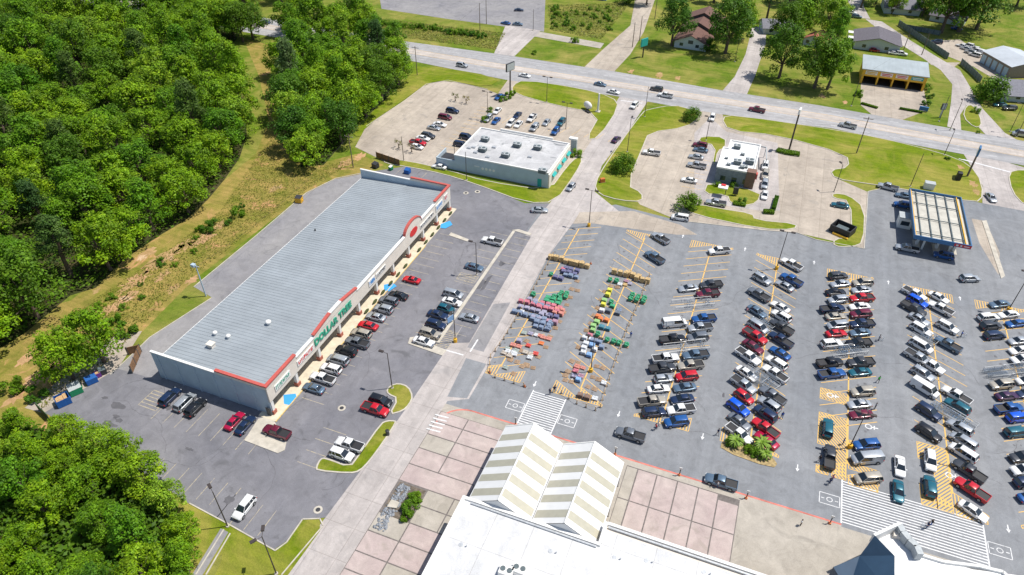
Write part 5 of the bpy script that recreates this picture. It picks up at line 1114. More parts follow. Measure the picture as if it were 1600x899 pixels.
def car_proto(kind):
    t = empty({'sedan': 'sedan_car', 'hatchback': 'hatchback_car', 'SUV': 'suv_car', 'pickup': 'pickup_truck', 'van': 'van', 'minivan': 'minivan', 'sports': 'sports_car'}[kind])
    K = dict(
        sedan=dict(L=4.85, W=1.84, prof=[(-2.42, .30), (2.42, .30), (2.43, .52), (2.36, .66), (1.9, .76), (1.0, .86), (-1.35, .93), (-2.2, .95), (-2.40, .84), (-2.44, .55)], gh=(-1.72, -1.02, 0.30, 1.08, .86, 1.40, 1.60, 1.22), wx=(1.45, -1.42), r=.33),
        sports=dict(L=4.6, W=1.86, prof=[(-2.3, .26), (2.3, .26), (2.3, .46), (2.2, .60), (1.7, .70), (.8, .80), (-1.3, .88), (-2.15, .92), (-2.3, .82), (-2.32, .5)], gh=(-1.7, -.8, 0.0, .85, .80, 1.26, 1.55, 1.15), wx=(1.4, -1.38), r=.34),
        hatchback=dict(L=4.2, W=1.78, prof=[(-2.08, .30), (2.08, .30), (2.10, .54), (2.0, .74), (1.5, .86), (.95, .92), (-1.4, .98), (-2.0, .98), (-2.12, .6)], gh=(-2.0, -1.6, .15, 1.05, .9, 1.50, 1.56, 1.26), wx=(1.28, -1.25), r=.32),
        SUV=dict(L=4.9, W=1.95, prof=[(-2.4, .36), (2.4, .36), (2.42, .66), (2.34, .92), (1.9, 1.02), (1.1, 1.09), (-1.5, 1.12), (-2.36, 1.12), (-2.46, .7)], gh=(-2.36, -2.02, .35, 1.18, 1.06, 1.74, 1.74, 1.40), wx=(1.45, -1.42), r=.38),
        minivan=dict(L=5.0, W=1.98, prof=[(-2.45, .34), (2.45, .34), (2.48, .62), (2.38, .82), (1.95, .98), (1.4, 1.05), (-1.5, 1.08), (-2.42, 1.08), (-2.5, .7)], gh=(-2.42, -2.12, .75, 1.62, 1.02, 1.72, 1.76, 1.42), wx=(1.5, -1.5), r=.35),
        van=dict(L=5.7, W=2.05, prof=[(-2.85, .36), (2.8, .36), (2.84, .68), (2.75, .96), (2.3, 1.12), (1.8, 1.22), (-2.0, 1.30), (-2.8, 1.30), (-2.88, .7)], gh=(-2.82, -2.72, 1.3, 2.05, 1.22, 2.08, 1.90, 1.66), wx=(1.85, -1.75), r=.38),
        pickup=dict(L=5.8, W=1.98, prof=[(-2.88, .42), (2.88, .42), (2.9, .72), (2.82, .98), (2.35, 1.08), (1.4, 1.13), (-.75, 1.15), (-.76, 1.05), (-2.86, 1.05), (-2.9, .7)], gh=(-.80, -.58, .72, 1.42, 1.10, 1.84, 1.76, 1.44), wx=(1.85, -1.75), r=.41))[kind]
    mb = MB(); body_loft(mb, K['prof'], K['W'])
    if kind == 'pickup':
        # bed walls stand up round a dark open floor
        for s in (-1, 1): mb.box(-2.8, -.85, s*.93-.05, s*.93+.05, 0.95, 1.22)
        mb.box(-2.88, -2.78, -.92, .92, 0.95, 1.22)
    body = mb.build('body', PAINT['white'], t); body['painted'] = 1
    if kind == 'pickup': mb = MB(); mb.box(-2.76, -.85, -.86, .86, 1.0, 1.062); mb.box(-.86, -.80, -.86, .86, 1.06, 1.2); mb.build('bed_liner', m_trim, body)
    b0, t0, t1, b1, z0, z1, wb, wt = K['gh']
    mb = MB(); greenhouse(mb, b0, t0, t1, b1, z0, z1, wb, wt); gl = mb.build('window_glass', m_cglass, t)
    mb = MB(); e = 0.05   # roof panel with rounded rim, and pillars
    mb.faces([(t0-e, -wt/2-.03, z1-.03), (t1+e, -wt/2-.03, z1-.03), (t1+e, wt/2+.03, z1-.03), (t0-e, wt/2+.03, z1-.03), (t0+.08, -wt/2+.12, z1+.045), (t1-.08, -wt/2+.12, z1+.045), (t1-.08, wt/2-.12, z1+.045), (t0+.08, wt/2-.12, z1+.045)],
             [(4, 5, 6, 7), (0, 1, 5, 4), (1, 2, 6, 5), (2, 3, 7, 6), (3, 0, 4, 7), (3, 2, 1, 0)], 0, True)
    for s in (-1, 1):
        for (xb, xt) in ((b0, t0), (b1, t1), ((b0+b1)/2-.12, (t0+t1)/2-.05)):
            mb.tube((xb, s*wb/2, z0), (xt, s*wt/2, z1-.01), .055, .045, 5)
        if kind in ('SUV', 'minivan', 'van'): mb.tube((b0+.75, s*wb/2, z0), (t0+.62, s*wt/2, z1-.01), .08, .06, 5)
        mb.box(b1-.35, b1-.12, s*(wb/2+.17)-.09, s*(wb/2+.17)+.09, z0+.02, z0+.17)
    if kind == 'van':
        for s in (-1, 1): mb.faces([(b0, s*wb/2*1.004, z0), (-0.4, s*wb/2*1.004, z0), (-0.4, s*wt/2*1.004, z1), (t0, s*wt/2*1.004, z1)], [(0, 1, 2, 3)])
    rf_ = mb.build('roof', PAINT['white'], t); rf_['painted'] = 1
    wheels(t, K['wx'], K['W'], K['r'])
    xf = max(p[0] for p in K['prof']); xr = min(p[0] for p in K['prof']); zh = K['prof'][3][1]-.12
    for s in (-1, 1):
        mb = MB(); mb.box(xf-.30, xf-.06, s*(K['W']/2-.30)-.17, s*(K['W']/2-.30)+.17, zh-.09, zh+.09); mb.build('headlight', m_head, t)
        mb = MB(); mb.box(xr+.02, xr+.20, s*(K['W']/2-.22)-.12, s*(K['W']/2-.22)+.12, zh-.06, zh+.17); mb.build('tail_light', m_tail, t)
    mb = MB(); mb.box(xf-.12, xf+.0, -.5, .5, .42, zh-.08); mb.build('grille', m_trim, t); mb = MB(); mb.box(xr+.0, xr+.1, -.75, .75, .40, .52); mb.build('rear_bumper', m_trim, t)
    return t
PROTO = {}
def put_car(kind, colour, x, y, hd, label, group=None, sc=0.95):
    if kind not in PROTO: PROTO[kind] = car_proto(kind)
    t = copy_tree(PROTO[kind], None, PAINT[colour]); t.location = (x, y, 0.05); t.rotation_euler = (0, 0, rad(hd)); t.scale = (sc, sc, sc)
    t['label'] = label; t['category'] = {'SUV': 'SUV', 'pickup': 'pickup truck', 'sports': 'sports car'}.get(kind, kind)
    if group: t['group'] = group
    return t
ZC = {'sedan': .75, 'sports': .7, 'hatchback': .8, 'SUV': .95, 'minivan': .95, 'van': 1.1, 'pickup': .95}
def kname(k): return {'sports': 'coupe'}.get(k, k)
CARLABELS = {}
def row(phrase, cars, hd, group):
    """cars from the far end to the near end: (px, py, colour, kind[, heading])"""
    n = len(cars)
    for i, c in enumerate(cars):
        col, kd = c[2], c[3]; nm = f'{col} {kname(kd)}'
        a = f'{cars[i-1][2]} {kname(cars[i-1][3])}' if i else None; b = f'{cars[i+1][2]} {kname(cars[i+1][3])}' if i < n-1 else None
        if sum(1 for q in cars if q[2] == col and q[3] == kd) == 1: lab = f'the only {nm} in the {phrase}'
        elif a and b: lab = f'{nm} between {a} and {b}, {phrase}'
        elif b: lab = f'{nm} at the far end of the {phrase}'
        else: lab = f'{nm} at the near end of the {phrase}'
        while lab in CARLABELS: lab += ', nearer the mall' if 'nearer' not in lab else ' again'
        CARLABELS[lab] = 1
        p = G(c[0], c[1], ZC[kd]); put_car(kd, col, p.x, p.y, c[4] if len(c) > 4 else hd, lab, group, random.uniform(0.93, 0.97))
grp = 'cars parked in the packed rows of the mall lot'
row('left side of first packed row', [(1075.6, 450, 'silver', 'sedan', 210), (1054, 503, 'white', 'van'), (1051, 529, 'black', 'pickup'), (1040, 559, 'white', 'pickup'), (1035, 574, 'charcoal', 'pickup'), (1037, 591, 'silver', 'hatchback'), (1029, 607, 'white', 'sedan'), (1019, 626, 'beige', 'pickup'), (1022, 643, 'navy', 'SUV')], 30, grp)
row('right side of first packed row', [(1124, 391, 'white', 'pickup'), (1111, 444, 'charcoal', 'pickup'), (1106, 458, 'maroon', 'pickup'), (1100, 497, 'blue', 'pickup'), (1094, 511, 'silver', 'pickup'), (1090, 526, 'grey', 'SUV'), (1087, 554, 'slate', 'pickup'), (1079, 570, 'beige', 'pickup'), (1073, 587, 'red', 'SUV'), (1070, 605, 'slate', 'sedan'), (1066, 623, 'navy', 'sedan'), (1064, 639, 'white', 'pickup'), (1057, 658, 'blue', 'SUV')], 210, grp)
row('left side of second packed row', [(1191, 435, 'silver', 'SUV'), (1186, 459, 'grey', 'pickup', 150), (1183, 486, 'slate', 'sedan'), (1185, 509, 'silver', 'minivan'), (1180, 524, 'red', 'pickup'), (1177, 541, 'maroon', 'sedan'), (1169, 556, 'white', 'pickup'), (1167, 583, 'white', 'sedan'), (1162, 600, 'silver', 'pickup'), (1163, 619, 'red', 'hatchback'), (1154, 636, 'cobalt', 'SUV'), (1156, 658, 'grey', 'sedan'), (1155, 677, 'white', 'pickup')], -30, grp)
row('right side of second packed row', [(1237, 412, 'white', 'pickup'), (1237, 436, 'blue', 'pickup'), (1226, 446, 'silver', 'sedan'), (1219, 479, 'white', 'sedan'), (1221, 493, 'white', 'SUV'), (1221, 510, 'charcoal', 'pickup'), (1220, 530, 'navy', 'pickup'), (1219, 551, 'blue', 'sedan'), (1213, 566, 'white', 'SUV'), (1211, 583, 'white', 'pickup'), (1207, 617, 'grey', 'pickup'), (1202, 631, 'silver', 'SUV'), (1196, 645, 'navy', 'SUV'), (1196, 668, 'red', 'pickup'), (1198, 687, 'crimson', 'sedan')], 150, grp)
row('left side of third packed row', [(1310, 430, 'charcoal', 'SUV'), (1313, 443, 'silver', 'sedan', 210), (1306, 456, 'black', 'sedan'), (1309, 467.5, 'silver', 'SUV', 210), (1301, 481.5, 'navy', 'pickup'), (1306, 494, 'beige', 'sedan'), (1309, 507, 'silver', 'minivan', 210), (1307, 520.5, 'red', 'sedan'), (1300, 536, 'white', 'SUV'), (1297, 565.5, 'black', 'pickup'), (1300, 583, 'blue', 'pickup')], 30, grp)
row('right side of third packed row', [(1348, 441, 'beige', 'SUV'), (1346, 452.5, 'silver', 'sedan'), (1347, 465, 'red', 'pickup'), (1343, 478.5, 'white', 'sedan'), (1345, 490, 'maroon', 'SUV'), (1347, 505, 'navy', 'pickup'), (1344, 519, 'slate', 'sedan'), (1342, 535, 'black', 'pickup'), (1345, 565, 'charcoal', 'pickup'), (1344, 581, 'teal', 'sedan'), (1348, 611, 'beige', 'SUV'), (1343, 631, 'silver', 'sedan'), (1346, 647, 'maroon', 'sedan'), (1354, 694, 'blue', 'SUV'), (1355, 715, 'silver', 'van'), (1357, 746, 'beige', 'minivan')], 207, grp)
row('left side of fourth packed row', [(1429, 458, 'white', 'pickup'), (1434, 470, 'cobalt', 'SUV'), (1428, 481, 'charcoal', 'pickup'), (1437, 498, 'silver', 'sedan'), (1440, 514, 'white', 'SUV'), (1440, 539, 'white', 'minivan'), (1435, 558, 'silver', 'pickup'), (1455, 570, 'white', 'pickup'), (1443, 583, 'silver', 'SUV'), (1446, 605, 'white', 'van'), (1452, 642, 'navy', 'SUV'), (1452, 675, 'black', 'SUV')], -32, grp)
row('right side of fourth packed row', [(1467, 464, 'white', 'sedan', -30), (1470, 481, 'white', 'pickup'), (1481, 510, 'white', 'SUV', -30), (1482, 537, 'slate', 'pickup'), (1495, 617, 'white', 'pickup'), (1496, 634, 'teal', 'SUV'), (1500, 667, 'silver', 'SUV'), (1506, 688, 'silver', 'minivan'), (1506, 706, 'white', 'minivan'), (1515, 735, 'charcoal', 'pickup'), (1519, 764, 'red', 'pickup'), (1521, 798, 'white', 'sedan', -30)], 149, grp)
row('left side of fifth packed row', [(1562, 475, 'slate', 'sedan', 210), (1545, 495, 'white', 'SUV'), (1549, 508, 'charcoal', 'SUV'), (1555, 523, 'navy', 'minivan'), (1565, 600, 'beige', 'SUV', 210), (1574, 618, 'purple', 'sedan'), (1577, 637, 'blue', 'pickup'), (1592, 651, 'cobalt', 'SUV'), (1590, 674, 'teal', 'minivan'), (1598, 713, 'charcoal', 'SUV', 210), (1600, 733, 'white', 'SUV', 210), (1606, 752, 'navy', 'SUV'), (1612, 776, 'blue', 'sedan')], 30, grp)
row('right side of fifth packed row', [(1576, 491, 'white', 'sedan'), (1588, 505, 'blue', 'sedan'), (1592, 532, 'silver', 'sedan'), (1594, 547, 'white', 'sedan'), (1597, 561, 'white', 'SUV'), (1603, 594, 'white', 'hatchback'), (1606, 614, 'navy', 'sedan')], 210, grp)
row('stretch right of the garden area', [(1032, 371, 'silver', 'pickup'), (1023, 401, 'slate', 'pickup')], 150, grp)
g2 = 'cars parked in front of the shops'
row('line facing the shop fronts', [(622, 461, 'black', 'sedan'), (607, 469, 'grey', 'SUV'), (599, 481.5, 'silver', 'SUV'), (587, 494.5, 'silver', 'sedan'), (575, 508, 'red', 'sedan'), (564, 520, 'beige', 'SUV'), (558, 534, 'grey', 'pickup'), (541, 546.5, 'black', 'SUV'), (528, 561, 'silver', 'minivan'), (517, 575, 'white', 'SUV'), (504, 590, 'white', 'pickup'), (490, 606, 'slate', 'sedan')], 180, g2)
row('line along the long yellow kerb', [(708, 458, 'silver', 'minivan'), (706, 471, 'white', 'sedan'), (697, 481.5, 'teal', 'hatchback'), (684, 491, 'navy', 'sedan'), (681, 506, 'navy', 'SUV'), (672, 520, 'beige', 'SUV'), (662, 533, 'white', 'sedan')], 0, g2)
row('line against the shop end wall', [(265, 619, 'navy', 'SUV'), (288, 627, 'silver', 'minivan'), (305, 635.5, 'black', 'SUV'), (366, 657, 'crimson', 'sedan'), (383, 663.5, 'navy', 'sedan')], 90, g2)
g3 = 'cars parked in the restaurant lot'
row('left line of the restaurant lot', [(707, 172, 'navy', 'SUV'), (695.5, 182, 'maroon', 'minivan'), (687, 194, 'white', 'sedan'), (678, 199, 'silver', 'sedan'), (669, 211, 'charcoal', 'SUV'), (661, 215.5, 'white', 'sedan'), (653, 222, 'red', 'pickup'), (652, 229, 'white', 'hatchback')], 0, g3)
row('line against the pale blue building', [(729, 213, 'navy', 'SUV'), (720, 224.5, 'navy', 'minivan')], 0, g3)
row('upper line of the restaurant lot', [(777, 172.5, 'white', 'sedan'), (763, 184, 'silver', 'SUV'), (775, 188, 'blue', 'sedan'), (808.5, 179.5, 'navy', 'sedan'), (798, 192, 'white', 'SUV'), (810, 193.5, 'white', 'sedan'), (831, 183.5, 'white', 'pickup'), (835, 198, 'silver', 'minivan'), (854, 190.5, 'silver', 'sedan'), (877, 190, 'teal', 'SUV'), (868, 204, 'blue', 'SUV')], 268, g3)
row('line left of the white roofed restaurant', [(1094, 225.5, 'maroon', 'SUV'), (1095, 233.5, 'slate', 'sedan'), (1088, 244.5, 'silver', 'sedan'), (1089, 257.5, 'silver', 'pickup'), (1077, 281, 'white', 'sedan')], 180, g3)
row('queue at the drive-through window', [(1196, 258, 'white', 'SUV'), (1196, 272, 'beige', 'SUV'), (1195, 287, 'silver', 'SUV'), (1195, 304, 'white', 'sedan')], 270, g3)
row('tight group by the storage building', [(1503, 71, 'white', 'sedan'), (1513, 70, 'white', 'SUV'), (1510, 75.5, 'silver', 'sedan'), (1523, 75, 'white', 'hatchback'), (1517, 80.5, 'silver', 'SUV'), (1528, 79.5, 'white', 'van'), (1524, 84.5, 'white', 'minivan')], 150, 'cars in the storage yard')
ONE = [
 (643, 436.5, 'red', 'sports', 180, 'red coupe alone by the blue ramp, farthest along the shop front'), (741, 416.5, 'slate', 'sedan', 0, 'slate sedan under the tall lamp beyond the long kerb'), (769, 375.5, 'white', 'pickup', 180, 'white pickup beside the far end of the long yellow kerb'),
 (733, 495.5, 'silver', 'sedan', 180, 'silver sedan alone on the stall strip beside the concrete road'), (432, 674, 'maroon', 'pickup', 180, 'dark red pickup with black bed parked beside the beige corner island'),
 (594.6, 625, 'black', 'SUV', 0, 'black SUV tucked against the grass island with the lamp'), (586, 638.5, 'red', 'pickup', 0, 'red pickup beside the black SUV at the grass island'), (546, 693.5, 'white', 'pickup', 180, 'white utility pickup beside the long grass island'), (533.5, 709, 'white', 'SUV', 0, 'white SUV at the lower end of the long grass island'),
 (381, 792, 'white', 'SUV', 270, 'large white SUV alone in the lower left lot near a lamp'), (985, 678, 'grey', 'pickup', 180, 'long grey pickup driving past the striped canopies'), (1127, 752, 'slate', 'pickup', 180, 'slate pickup stopped at the red kerb, people beside it'),
 (1406.5, 728, 'white', 'sedan', 270, 'white car driving down the aisle toward the crosswalk'), (1404, 767, 'teal', 'sedan', 270, 'dark teal sedan waiting at the edge of the wide crosswalk'),
 (1454, 719, 'white', 'SUV', 270, 'white SUV standing on the hatched disabled zone'), (1454, 759, 'teal', 'SUV', 90, 'teal SUV in the disabled bay behind the white one'), (1294, 667.5, 'teal', 'SUV', 90, 'teal SUV in the vertical disabled bay of the third packed row'), (1297, 713, 'charcoal', 'pickup', 90, 'dark pickup parked upright on the yellow hatching of the third row'),
 (1516, 434, 'silver', 'SUV', 25, 'silver SUV alone on the wide drive below the petrol station'), (1549, 308, 'silver', 'sedan', 285, 'silver sedan leaving toward the junction beside the petrol station'), (1388, 291, 'silver', 'pickup', 170, 'silver pickup parked at the verge above the petrol station'), (1413, 305, 'slate', 'sedan', 180, 'slate sedan at the upper corner of the petrol canopy'), (1411, 319, 'blue', 'SUV', 180, 'blue SUV in the shadow left of the petrol canopy'),
 (1418, 387, 'silver', 'pickup', 180, 'silver pickup at the lower left corner of the petrol canopy'), (1475, 398, 'blue', 'SUV', 180, 'blue SUV at the pumps at the lower right under the canopy'), (1313, 320, 'teal', 'sedan', 180, 'dark sedan beside the grass strip above the dumpster'),
 (1063, 338.6, 'white', 'minivan', 185, 'white minivan on the drive beneath the clipped round tree'), (1119, 316, 'silver', 'pickup', 185, 'silver pickup at the drive-through menu board'), (1018, 237.5, 'white', 'pickup', 185, 'white pickup alone on the beige concrete lot'), (843, 327.5, 'silver', 'sedan', 20, 'silver sedan turning into the shop lot from the access road'), (892, 291.5, 'silver', 'hatchback', 262, 'pale hatchback driving on the access road beside the restaurant lawn'),
 (963, 217, 'purple', 'sedan', 80, 'dark purple sedan driving up the access road toward the highway'), (991, 164, 'white', 'SUV', 262, 'white SUV waiting at the stop line of the access road'), (959, 143, 'white', 'sedan', -8, 'white sedan turning at the junction mouth'), (938, 131, 'slate', 'sedan', -4, 'slate sedan on the highway left of the junction'), (1026, 138, 'charcoal', 'SUV', 175, 'charcoal SUV on the highway just right of the junction'), (1040, 148, 'white', 'pickup', 175, 'white pickup on the highway below the charcoal SUV'),
 (820, 117.5, 'white', 'sedan', -4, 'white sedan on the highway near the tall roadside sign'), (722, 101, 'silver', 'SUV', -3, 'silver SUV on the highway near the left verge'), (1183, 170.5, 'maroon', 'pickup', 174, 'maroon pickup on the highway above the drive-through'), (1325, 195, 'silver', 'pickup', 172, 'silver pickup on the highway below the yellow garage'), (1113, 183, 'white', 'SUV', 270, 'white SUV entering the drive-through lot from the highway'),
 (781, 151, 'blue', 'sedan', 250, 'blue sedan on the driveway beside the tall roadside sign'), (415, 34, 'navy', 'sedan', 0, 'navy sedan on the far road at the top left'), (790, 35.5, 'blue', 'sedan', 170, 'blue sedan at the edge of the empty far lot'), (811, 15, 'navy', 'sports', 20, 'navy coupe crossing the empty far lot'), (809, 37, 'slate', 'sedan', 10, 'slate sedan in the empty far lot near the drive'),
 (1397, 73, 'red', 'sedan', 180, 'red sedan beside the dark roofed workshop'), (1367, 78, 'crimson', 'hatchback', 0, 'crimson hatchback between the workshop and the yellow garage'), (1393, 67, 'navy', 'sedan', 180, 'navy sedan beyond the red one at the workshop'), (1397, 82.5, 'white', 'sedan', 0, 'left white sedan behind the pale blue garage roof'), (1409, 83, 'white', 'SUV', 0, 'right white SUV behind the pale blue garage roof'),
 (1495, 44, 'blue', 'sedan', 0, 'blue sedan beneath the big dark tree group'), (1464, 64.5, 'navy', 'SUV', 180, 'navy SUV in shade beside the long green fence'), (1331, 19, 'white', 'sedan', 0, 'white sedan at the end of the lane at the top'), (1339, 25, 'slate', 'SUV', 0, 'slate SUV at the end of the lane beside the white sedan'),
 (1578, 168, 'charcoal', 'SUV', 200, 'charcoal SUV left of the pair by the slate roofed house'), (1563, 163, 'teal', 'sedan', 200, 'teal sedan right of the round tree by the slate roofed house'), (1597, 208, 'silver', 'van', 180, 'silver van cut by the right edge below the slate roofed house'), (686, 260, 'white', 'sedan', 180, 'white car half hidden at the restaurant service yard')]
for x, y, col, kd, hd, lab in ONE: p = G(x, y, ZC[kd]); put_car(kd, col, p.x, p.y, hd, lab)
for t in PROTO.values():
    for ch in list(t.children_recursive): bpy.data.objects.remove(ch)
    bpy.data.objects.remove(t)
# ------------------------------------------------------------------ street furniture
m_pole = solid('pole_bronze', (0.075, 0.06, 0.055), 0.5, metal=0.3); m_polew = solid('pole_wood', (0.17, 0.13, 0.10), 0.9, var=0.25)
m_baseye = solid('yellow_base', (0.72, 0.40, 0.02), 0.7, var=0.15); m_lampg = solid('lamp_lens', (0.6, 0.6, 0.55), 0.2); m_paleblue = solid('pale_blue_steel', (0.42, 0.52, 0.60), 0.5)
def lamp(q, h, arms, label, base=None, group=None, rz=0, mat=None):
    p = G(*q); t = empty('street_lamp', (p.x, p.y, 0), rad(rz), label, 'lamp post', group); mat = mat or m_pole
    mb = MB(); mb.tube((0, 0, 0), (0, 0, h), 0.11, 0.07, 8); mb.build('pole', mat, t)
    mb = MB(); mb.tube((0, 0, 0), (0, 0, 0.9 if base else 0.25), 0.42 if base else 0.28, 0.40 if base else 0.28, 12); mb.build('base', m_baseye if base else m_kerb, t)
    for a in arms:
        d = Vector((math.cos(rad(a)), math.sin(rad(a)), 0)); mb = MB(); mb.tube((0, 0, h-0.1), d*0.9+Vector((0, 0, h)), 0.045, n=6)
        arm = mb.build('arm', mat, t); mb = MB(); n_ = Vector((-d.y, d.x, 0)); c0 = d*0.8; c1 = d*1.75
        mb.prism([(c0-n_*.24).xy, (c1-n_*.24).xy, (c1+n_*.24).xy, (c0+n_*.24).xy], h-0.02, h+0.2); hd_ = mb.build('lamp_head', mat, arm)
        mb = MB(); mb.prism([(c0+d*.1-n_*.18).xy, (c1-d*.1-n_*.18).xy, (c1-d*.1+n_*.18).xy, (c0+d*.1+n_*.18).xy], h-0.05, h-0.02); mb.build('lens', m_lampg, hd_)
lamp((613, 607), 9.5, (180,), 'lamp post on the small grass island beside the black SUV')
lamp((711.5, 534.5), 9.0, (90, 270), 'lamp post on yellow base at the lower end of the long kerb', True)
lamp((745, 430), 9.3, (180,), 'lamp post beside the slate sedan at the long kerb')
lamp((920, 354), 10.8, (0, 180), 'lamp post on yellow base at the top of the garden area', True)
lamp((923, 581), 9.4, (0, 180), 'lamp post on yellow base among the garden pallets', True)
lamp((1213, 421), 10.8, (0, 180), 'lamp post on yellow base at the far end of the second packed row', True)
lamp((1327, 700), 9.2, (0, 180), 'lamp post on yellow base on the hatching of the third packed row', True)
lamp((1575, 486), 10.8, (0, 180), 'lamp post on yellow base in the fifth packed row', True)
lamp((356, 823), 9.3, (150,), 'lamp post at the culvert in the lower left corner')
lamp((432, 897), 10.2, (120, 240), 'lamp post at the bottom edge in the corner lawn')
lamp((884, 202), 9.0, (0, 180), 'lamp post in the restaurant lot near the highway lawn'); lamp((762, 186), 9.4, (0, 180), 'lamp post above the parked cars of the restaurant lot')
lamp((854, 160), 9, (0, 180), 'lamp post on the lawn between highway and restaurant lot'); lamp((980, 238), 11, (90,), 'lamp post on the lawn edge along the access road'); lamp((1007, 183), 10.5, (0,), 'lamp post at the junction lawn, above the access road lamp')
lamp((1103, 220), 8, (180,), 'lamp post at the top of the white roofed restaurant parking'); lamp((1422, 292), 10.5, (), 'thin dark mast behind the petrol canopy'); lamp((1303, 300), 8.5, (120,), 'lamp post at the left end of the petrol station verge')
lamp((1475, 243), 8, (90,), 'lamp post on the highway verge near the petrol station'); lamp((1330, 166), 11, (), 'bare dark mast left of the garage forecourt'); lamp((1484, 204), 10, (90,), 'lamp post at the highway mouth of the lane'); lamp((1467, 190), 9, (), 'leaning mast on the grass beside the lane mouth')
lamp((1578, 206), 9.5, (180,), 'left of two masts below the slate roofed house'); lamp((1588, 214), 9.5, (180,), 'right of two masts below the slate roofed house'); lamp((1148, 97), 9, (0,), 'lamp post at the corner of the church lawn')
lamp((711, 256), 7.5, (), 'thin post in the grass strip behind the pale blue building, right one'); lamp((729, 282), 9, (), 'thin post at the lower edge of the grass strip'); lamp((631, 252), 8, (), 'thin post at the edge of the restaurant lot above the red bins')
lamp((833, 48), 9, (), 'dark mast at the edge of the empty far lot')
def upole(q, h, label, arm=True, rz=0, mat=None):
    p = G(*q); t = empty('utility_pole', (p.x, p.y, 0), rad(rz), label, 'utility pole'); mb = MB(); mb.tube((0, 0, 0), (0, 0, h), 0.17, 0.11, 8); mb.build('pole', mat or m_polew, t)
    if arm:
        mb = MB(); mb.box(-1.4, 1.4, -0.07, 0.07, h-0.7, h-0.55); ca = mb.build('crossarm', mat or m_polew, t)
        mb = MB()
        for x in (-1.25, 0, 1.25): mb.tube((x, 0, h-0.55), (x, 0, h-0.3), 0.05, n=6)
        mb.build('insulators', m_unit, ca)
    return p
U = [upole((652, 118), 11, 'utility pole at the corner of the smaller wood by the highway'), upole((552, 262), 10.5, 'utility pole at the tip of the smaller wood behind the shops'), upole((1338, 240), 12, 'utility pole on the highway verge above the dumpster'),
     upole((750, 48), 11.5, 'left utility pole by the empty far lot', False), upole((760, 38), 11.5, 'right utility pole by the empty far lot'), upole((999, 64), 10, 'utility pole right of the north road', False), upole((988, 74), 10, 'utility pole nearer the highway beside the north road', False), upole((1023, 30), 10, 'utility pole farther up the north road'),
     upole((1440, 86), 9, 'utility pole behind the yellow garage', False), upole((1412, 78), 7.5, 'short pole beside the dark roofed workshop', False)]
p = upole((322, 463), 8.7, 'pale steel utility pole with a floodlight beside the back alley', False, 0, m_paleblue)
fl = empty('floodlight', (p.x, p.y, 8.2), 0, 'blue white floodlight fixed high on the pale steel pole', 'floodlight'); mb = MB(); mb.box(-1.1, -0.2, -0.4, 0.4, 0, 0.7); mb.build('lamp_housing', m_paleblue, fl, 0.05); mb = MB(); mb.box(-0.2, 0.9, -0.08, 0.08, 0.2, 0.35); mb.build('bracket', m_steel, fl)
def wire(a, b, za, zb_, sag, label):
    a, b = Vector((a.x, a.y, za)), Vector((b.x, b.y, zb_)); mb = MB(); pr = a
    for k in range(1, 17):
        f = k/16; q = a.lerp(b, f)-Vector((0, 0, sag*4*f*(1-f))); mb.tube(pr, q, 0.018, n=4, caps=False); pr = q
    tag(mb.build('power_line', m_trim), label, 'wire')
wire(U[0], U[1], 10.4, 9.9, 1.6, 'power line from the highway pole to the pole behind the shops'); wire(U[1], p, 9.9, 8.3, 2.2, 'power line across the gully to the pale steel pole')
wire(U[4], U[0], 10.9, 10.4, 1.5, 'power line crossing the highway to the wood corner pole'); wire(U[5], U[7], 9.8, 9.4, 0.6, 'power line along the north road')
wire(U[0], U[1], 10.0, 9.5, 1.9, 'lower power line from the highway pole to the pole behind the shops')
pw = [upole(('w', -70, 229.5), 11, 'utility pole on the lawn strip along the highway, left of the junction') if 0 else None]
wire(U[2], G(1484, 204), 11.5, 9.8, 1.4, 'power line along the highway verge above the petrol station'); wire(U[2], G(1233, 234), 11.4, 9.0, 1.2, 'power line from the verge pole toward the tall white sign'); wire(G(1330, 166), U[8], 10.8, 8.8, 0.8, 'power line past the left side of the yellow garage')
# signs
def rsign(q, h, w_, hb, label, mp, mbx, rzd=0, face=None, dep=0.5):
    p = G(*q); t = empty('roadside_sign', (p.x, p.y, 0), rad(rzd), label, 'sign'); mb = MB(); mb.tube((0, 0, 0), (0, 0, h-hb), 0.28, 0.24, 10); mb.build('pole', mp, t)
    mb = MB(); mb.box(-w_/2, w_/2, -dep/2, dep/2, h-hb, h); b_ = mb.build('sign_box', mbx, t, 0.06)
    if face: mb = MB(); mb.box(-w_/2+.2, w_/2-.2, -dep/2-.03, -dep/2+.01, h-hb+.2, h-.2); mb.box(-w_/2+.2, w_/2-.2, dep/2-.01, dep/2+.03, h-hb+.2, h-.2); mb.build('sign_face', face, b_)
    return t
rsign((797, 148), 11.5, 4.2, 2.8, 'tall dark roadside sign at the restaurant drive by the highway', m_pole, m_dkmetal, 70, m_unit); rsign((1004, 90), 7.5, 3.6, 3.0, 'teal backed sign standing on the church lawn', m_pole, m_teal, 60, None)
rsign((1233, 234), 13.5, 2.2, 1.6, 'very tall pole sign with white head beside the white roofed restaurant', m_pole, m_wpaint, 80, m_wpaint); rsign((1511, 276), 9.5, 2.4, 2.6, 'blue sign on a slanted looking pole at the petrol station junction', m_polew, m_bluep, 80, m_wpaint)
p = G(934, 175); t = empty('white_pylon', (p.x, p.y, 0), 0, 'slim white tapered pylon on the lawn by the junction', 'pylon'); mb = MB(); mb.tube((0, 0, 0), (0, 0, 6.5), 0.45, 0.3, 4); mb.build('shaft', m_wpaint, t); mb = MB(); mb.box(-0.8, 0.8, -0.8, 0.8, 0, 0.3); mb.build('base', m_kerb, t)
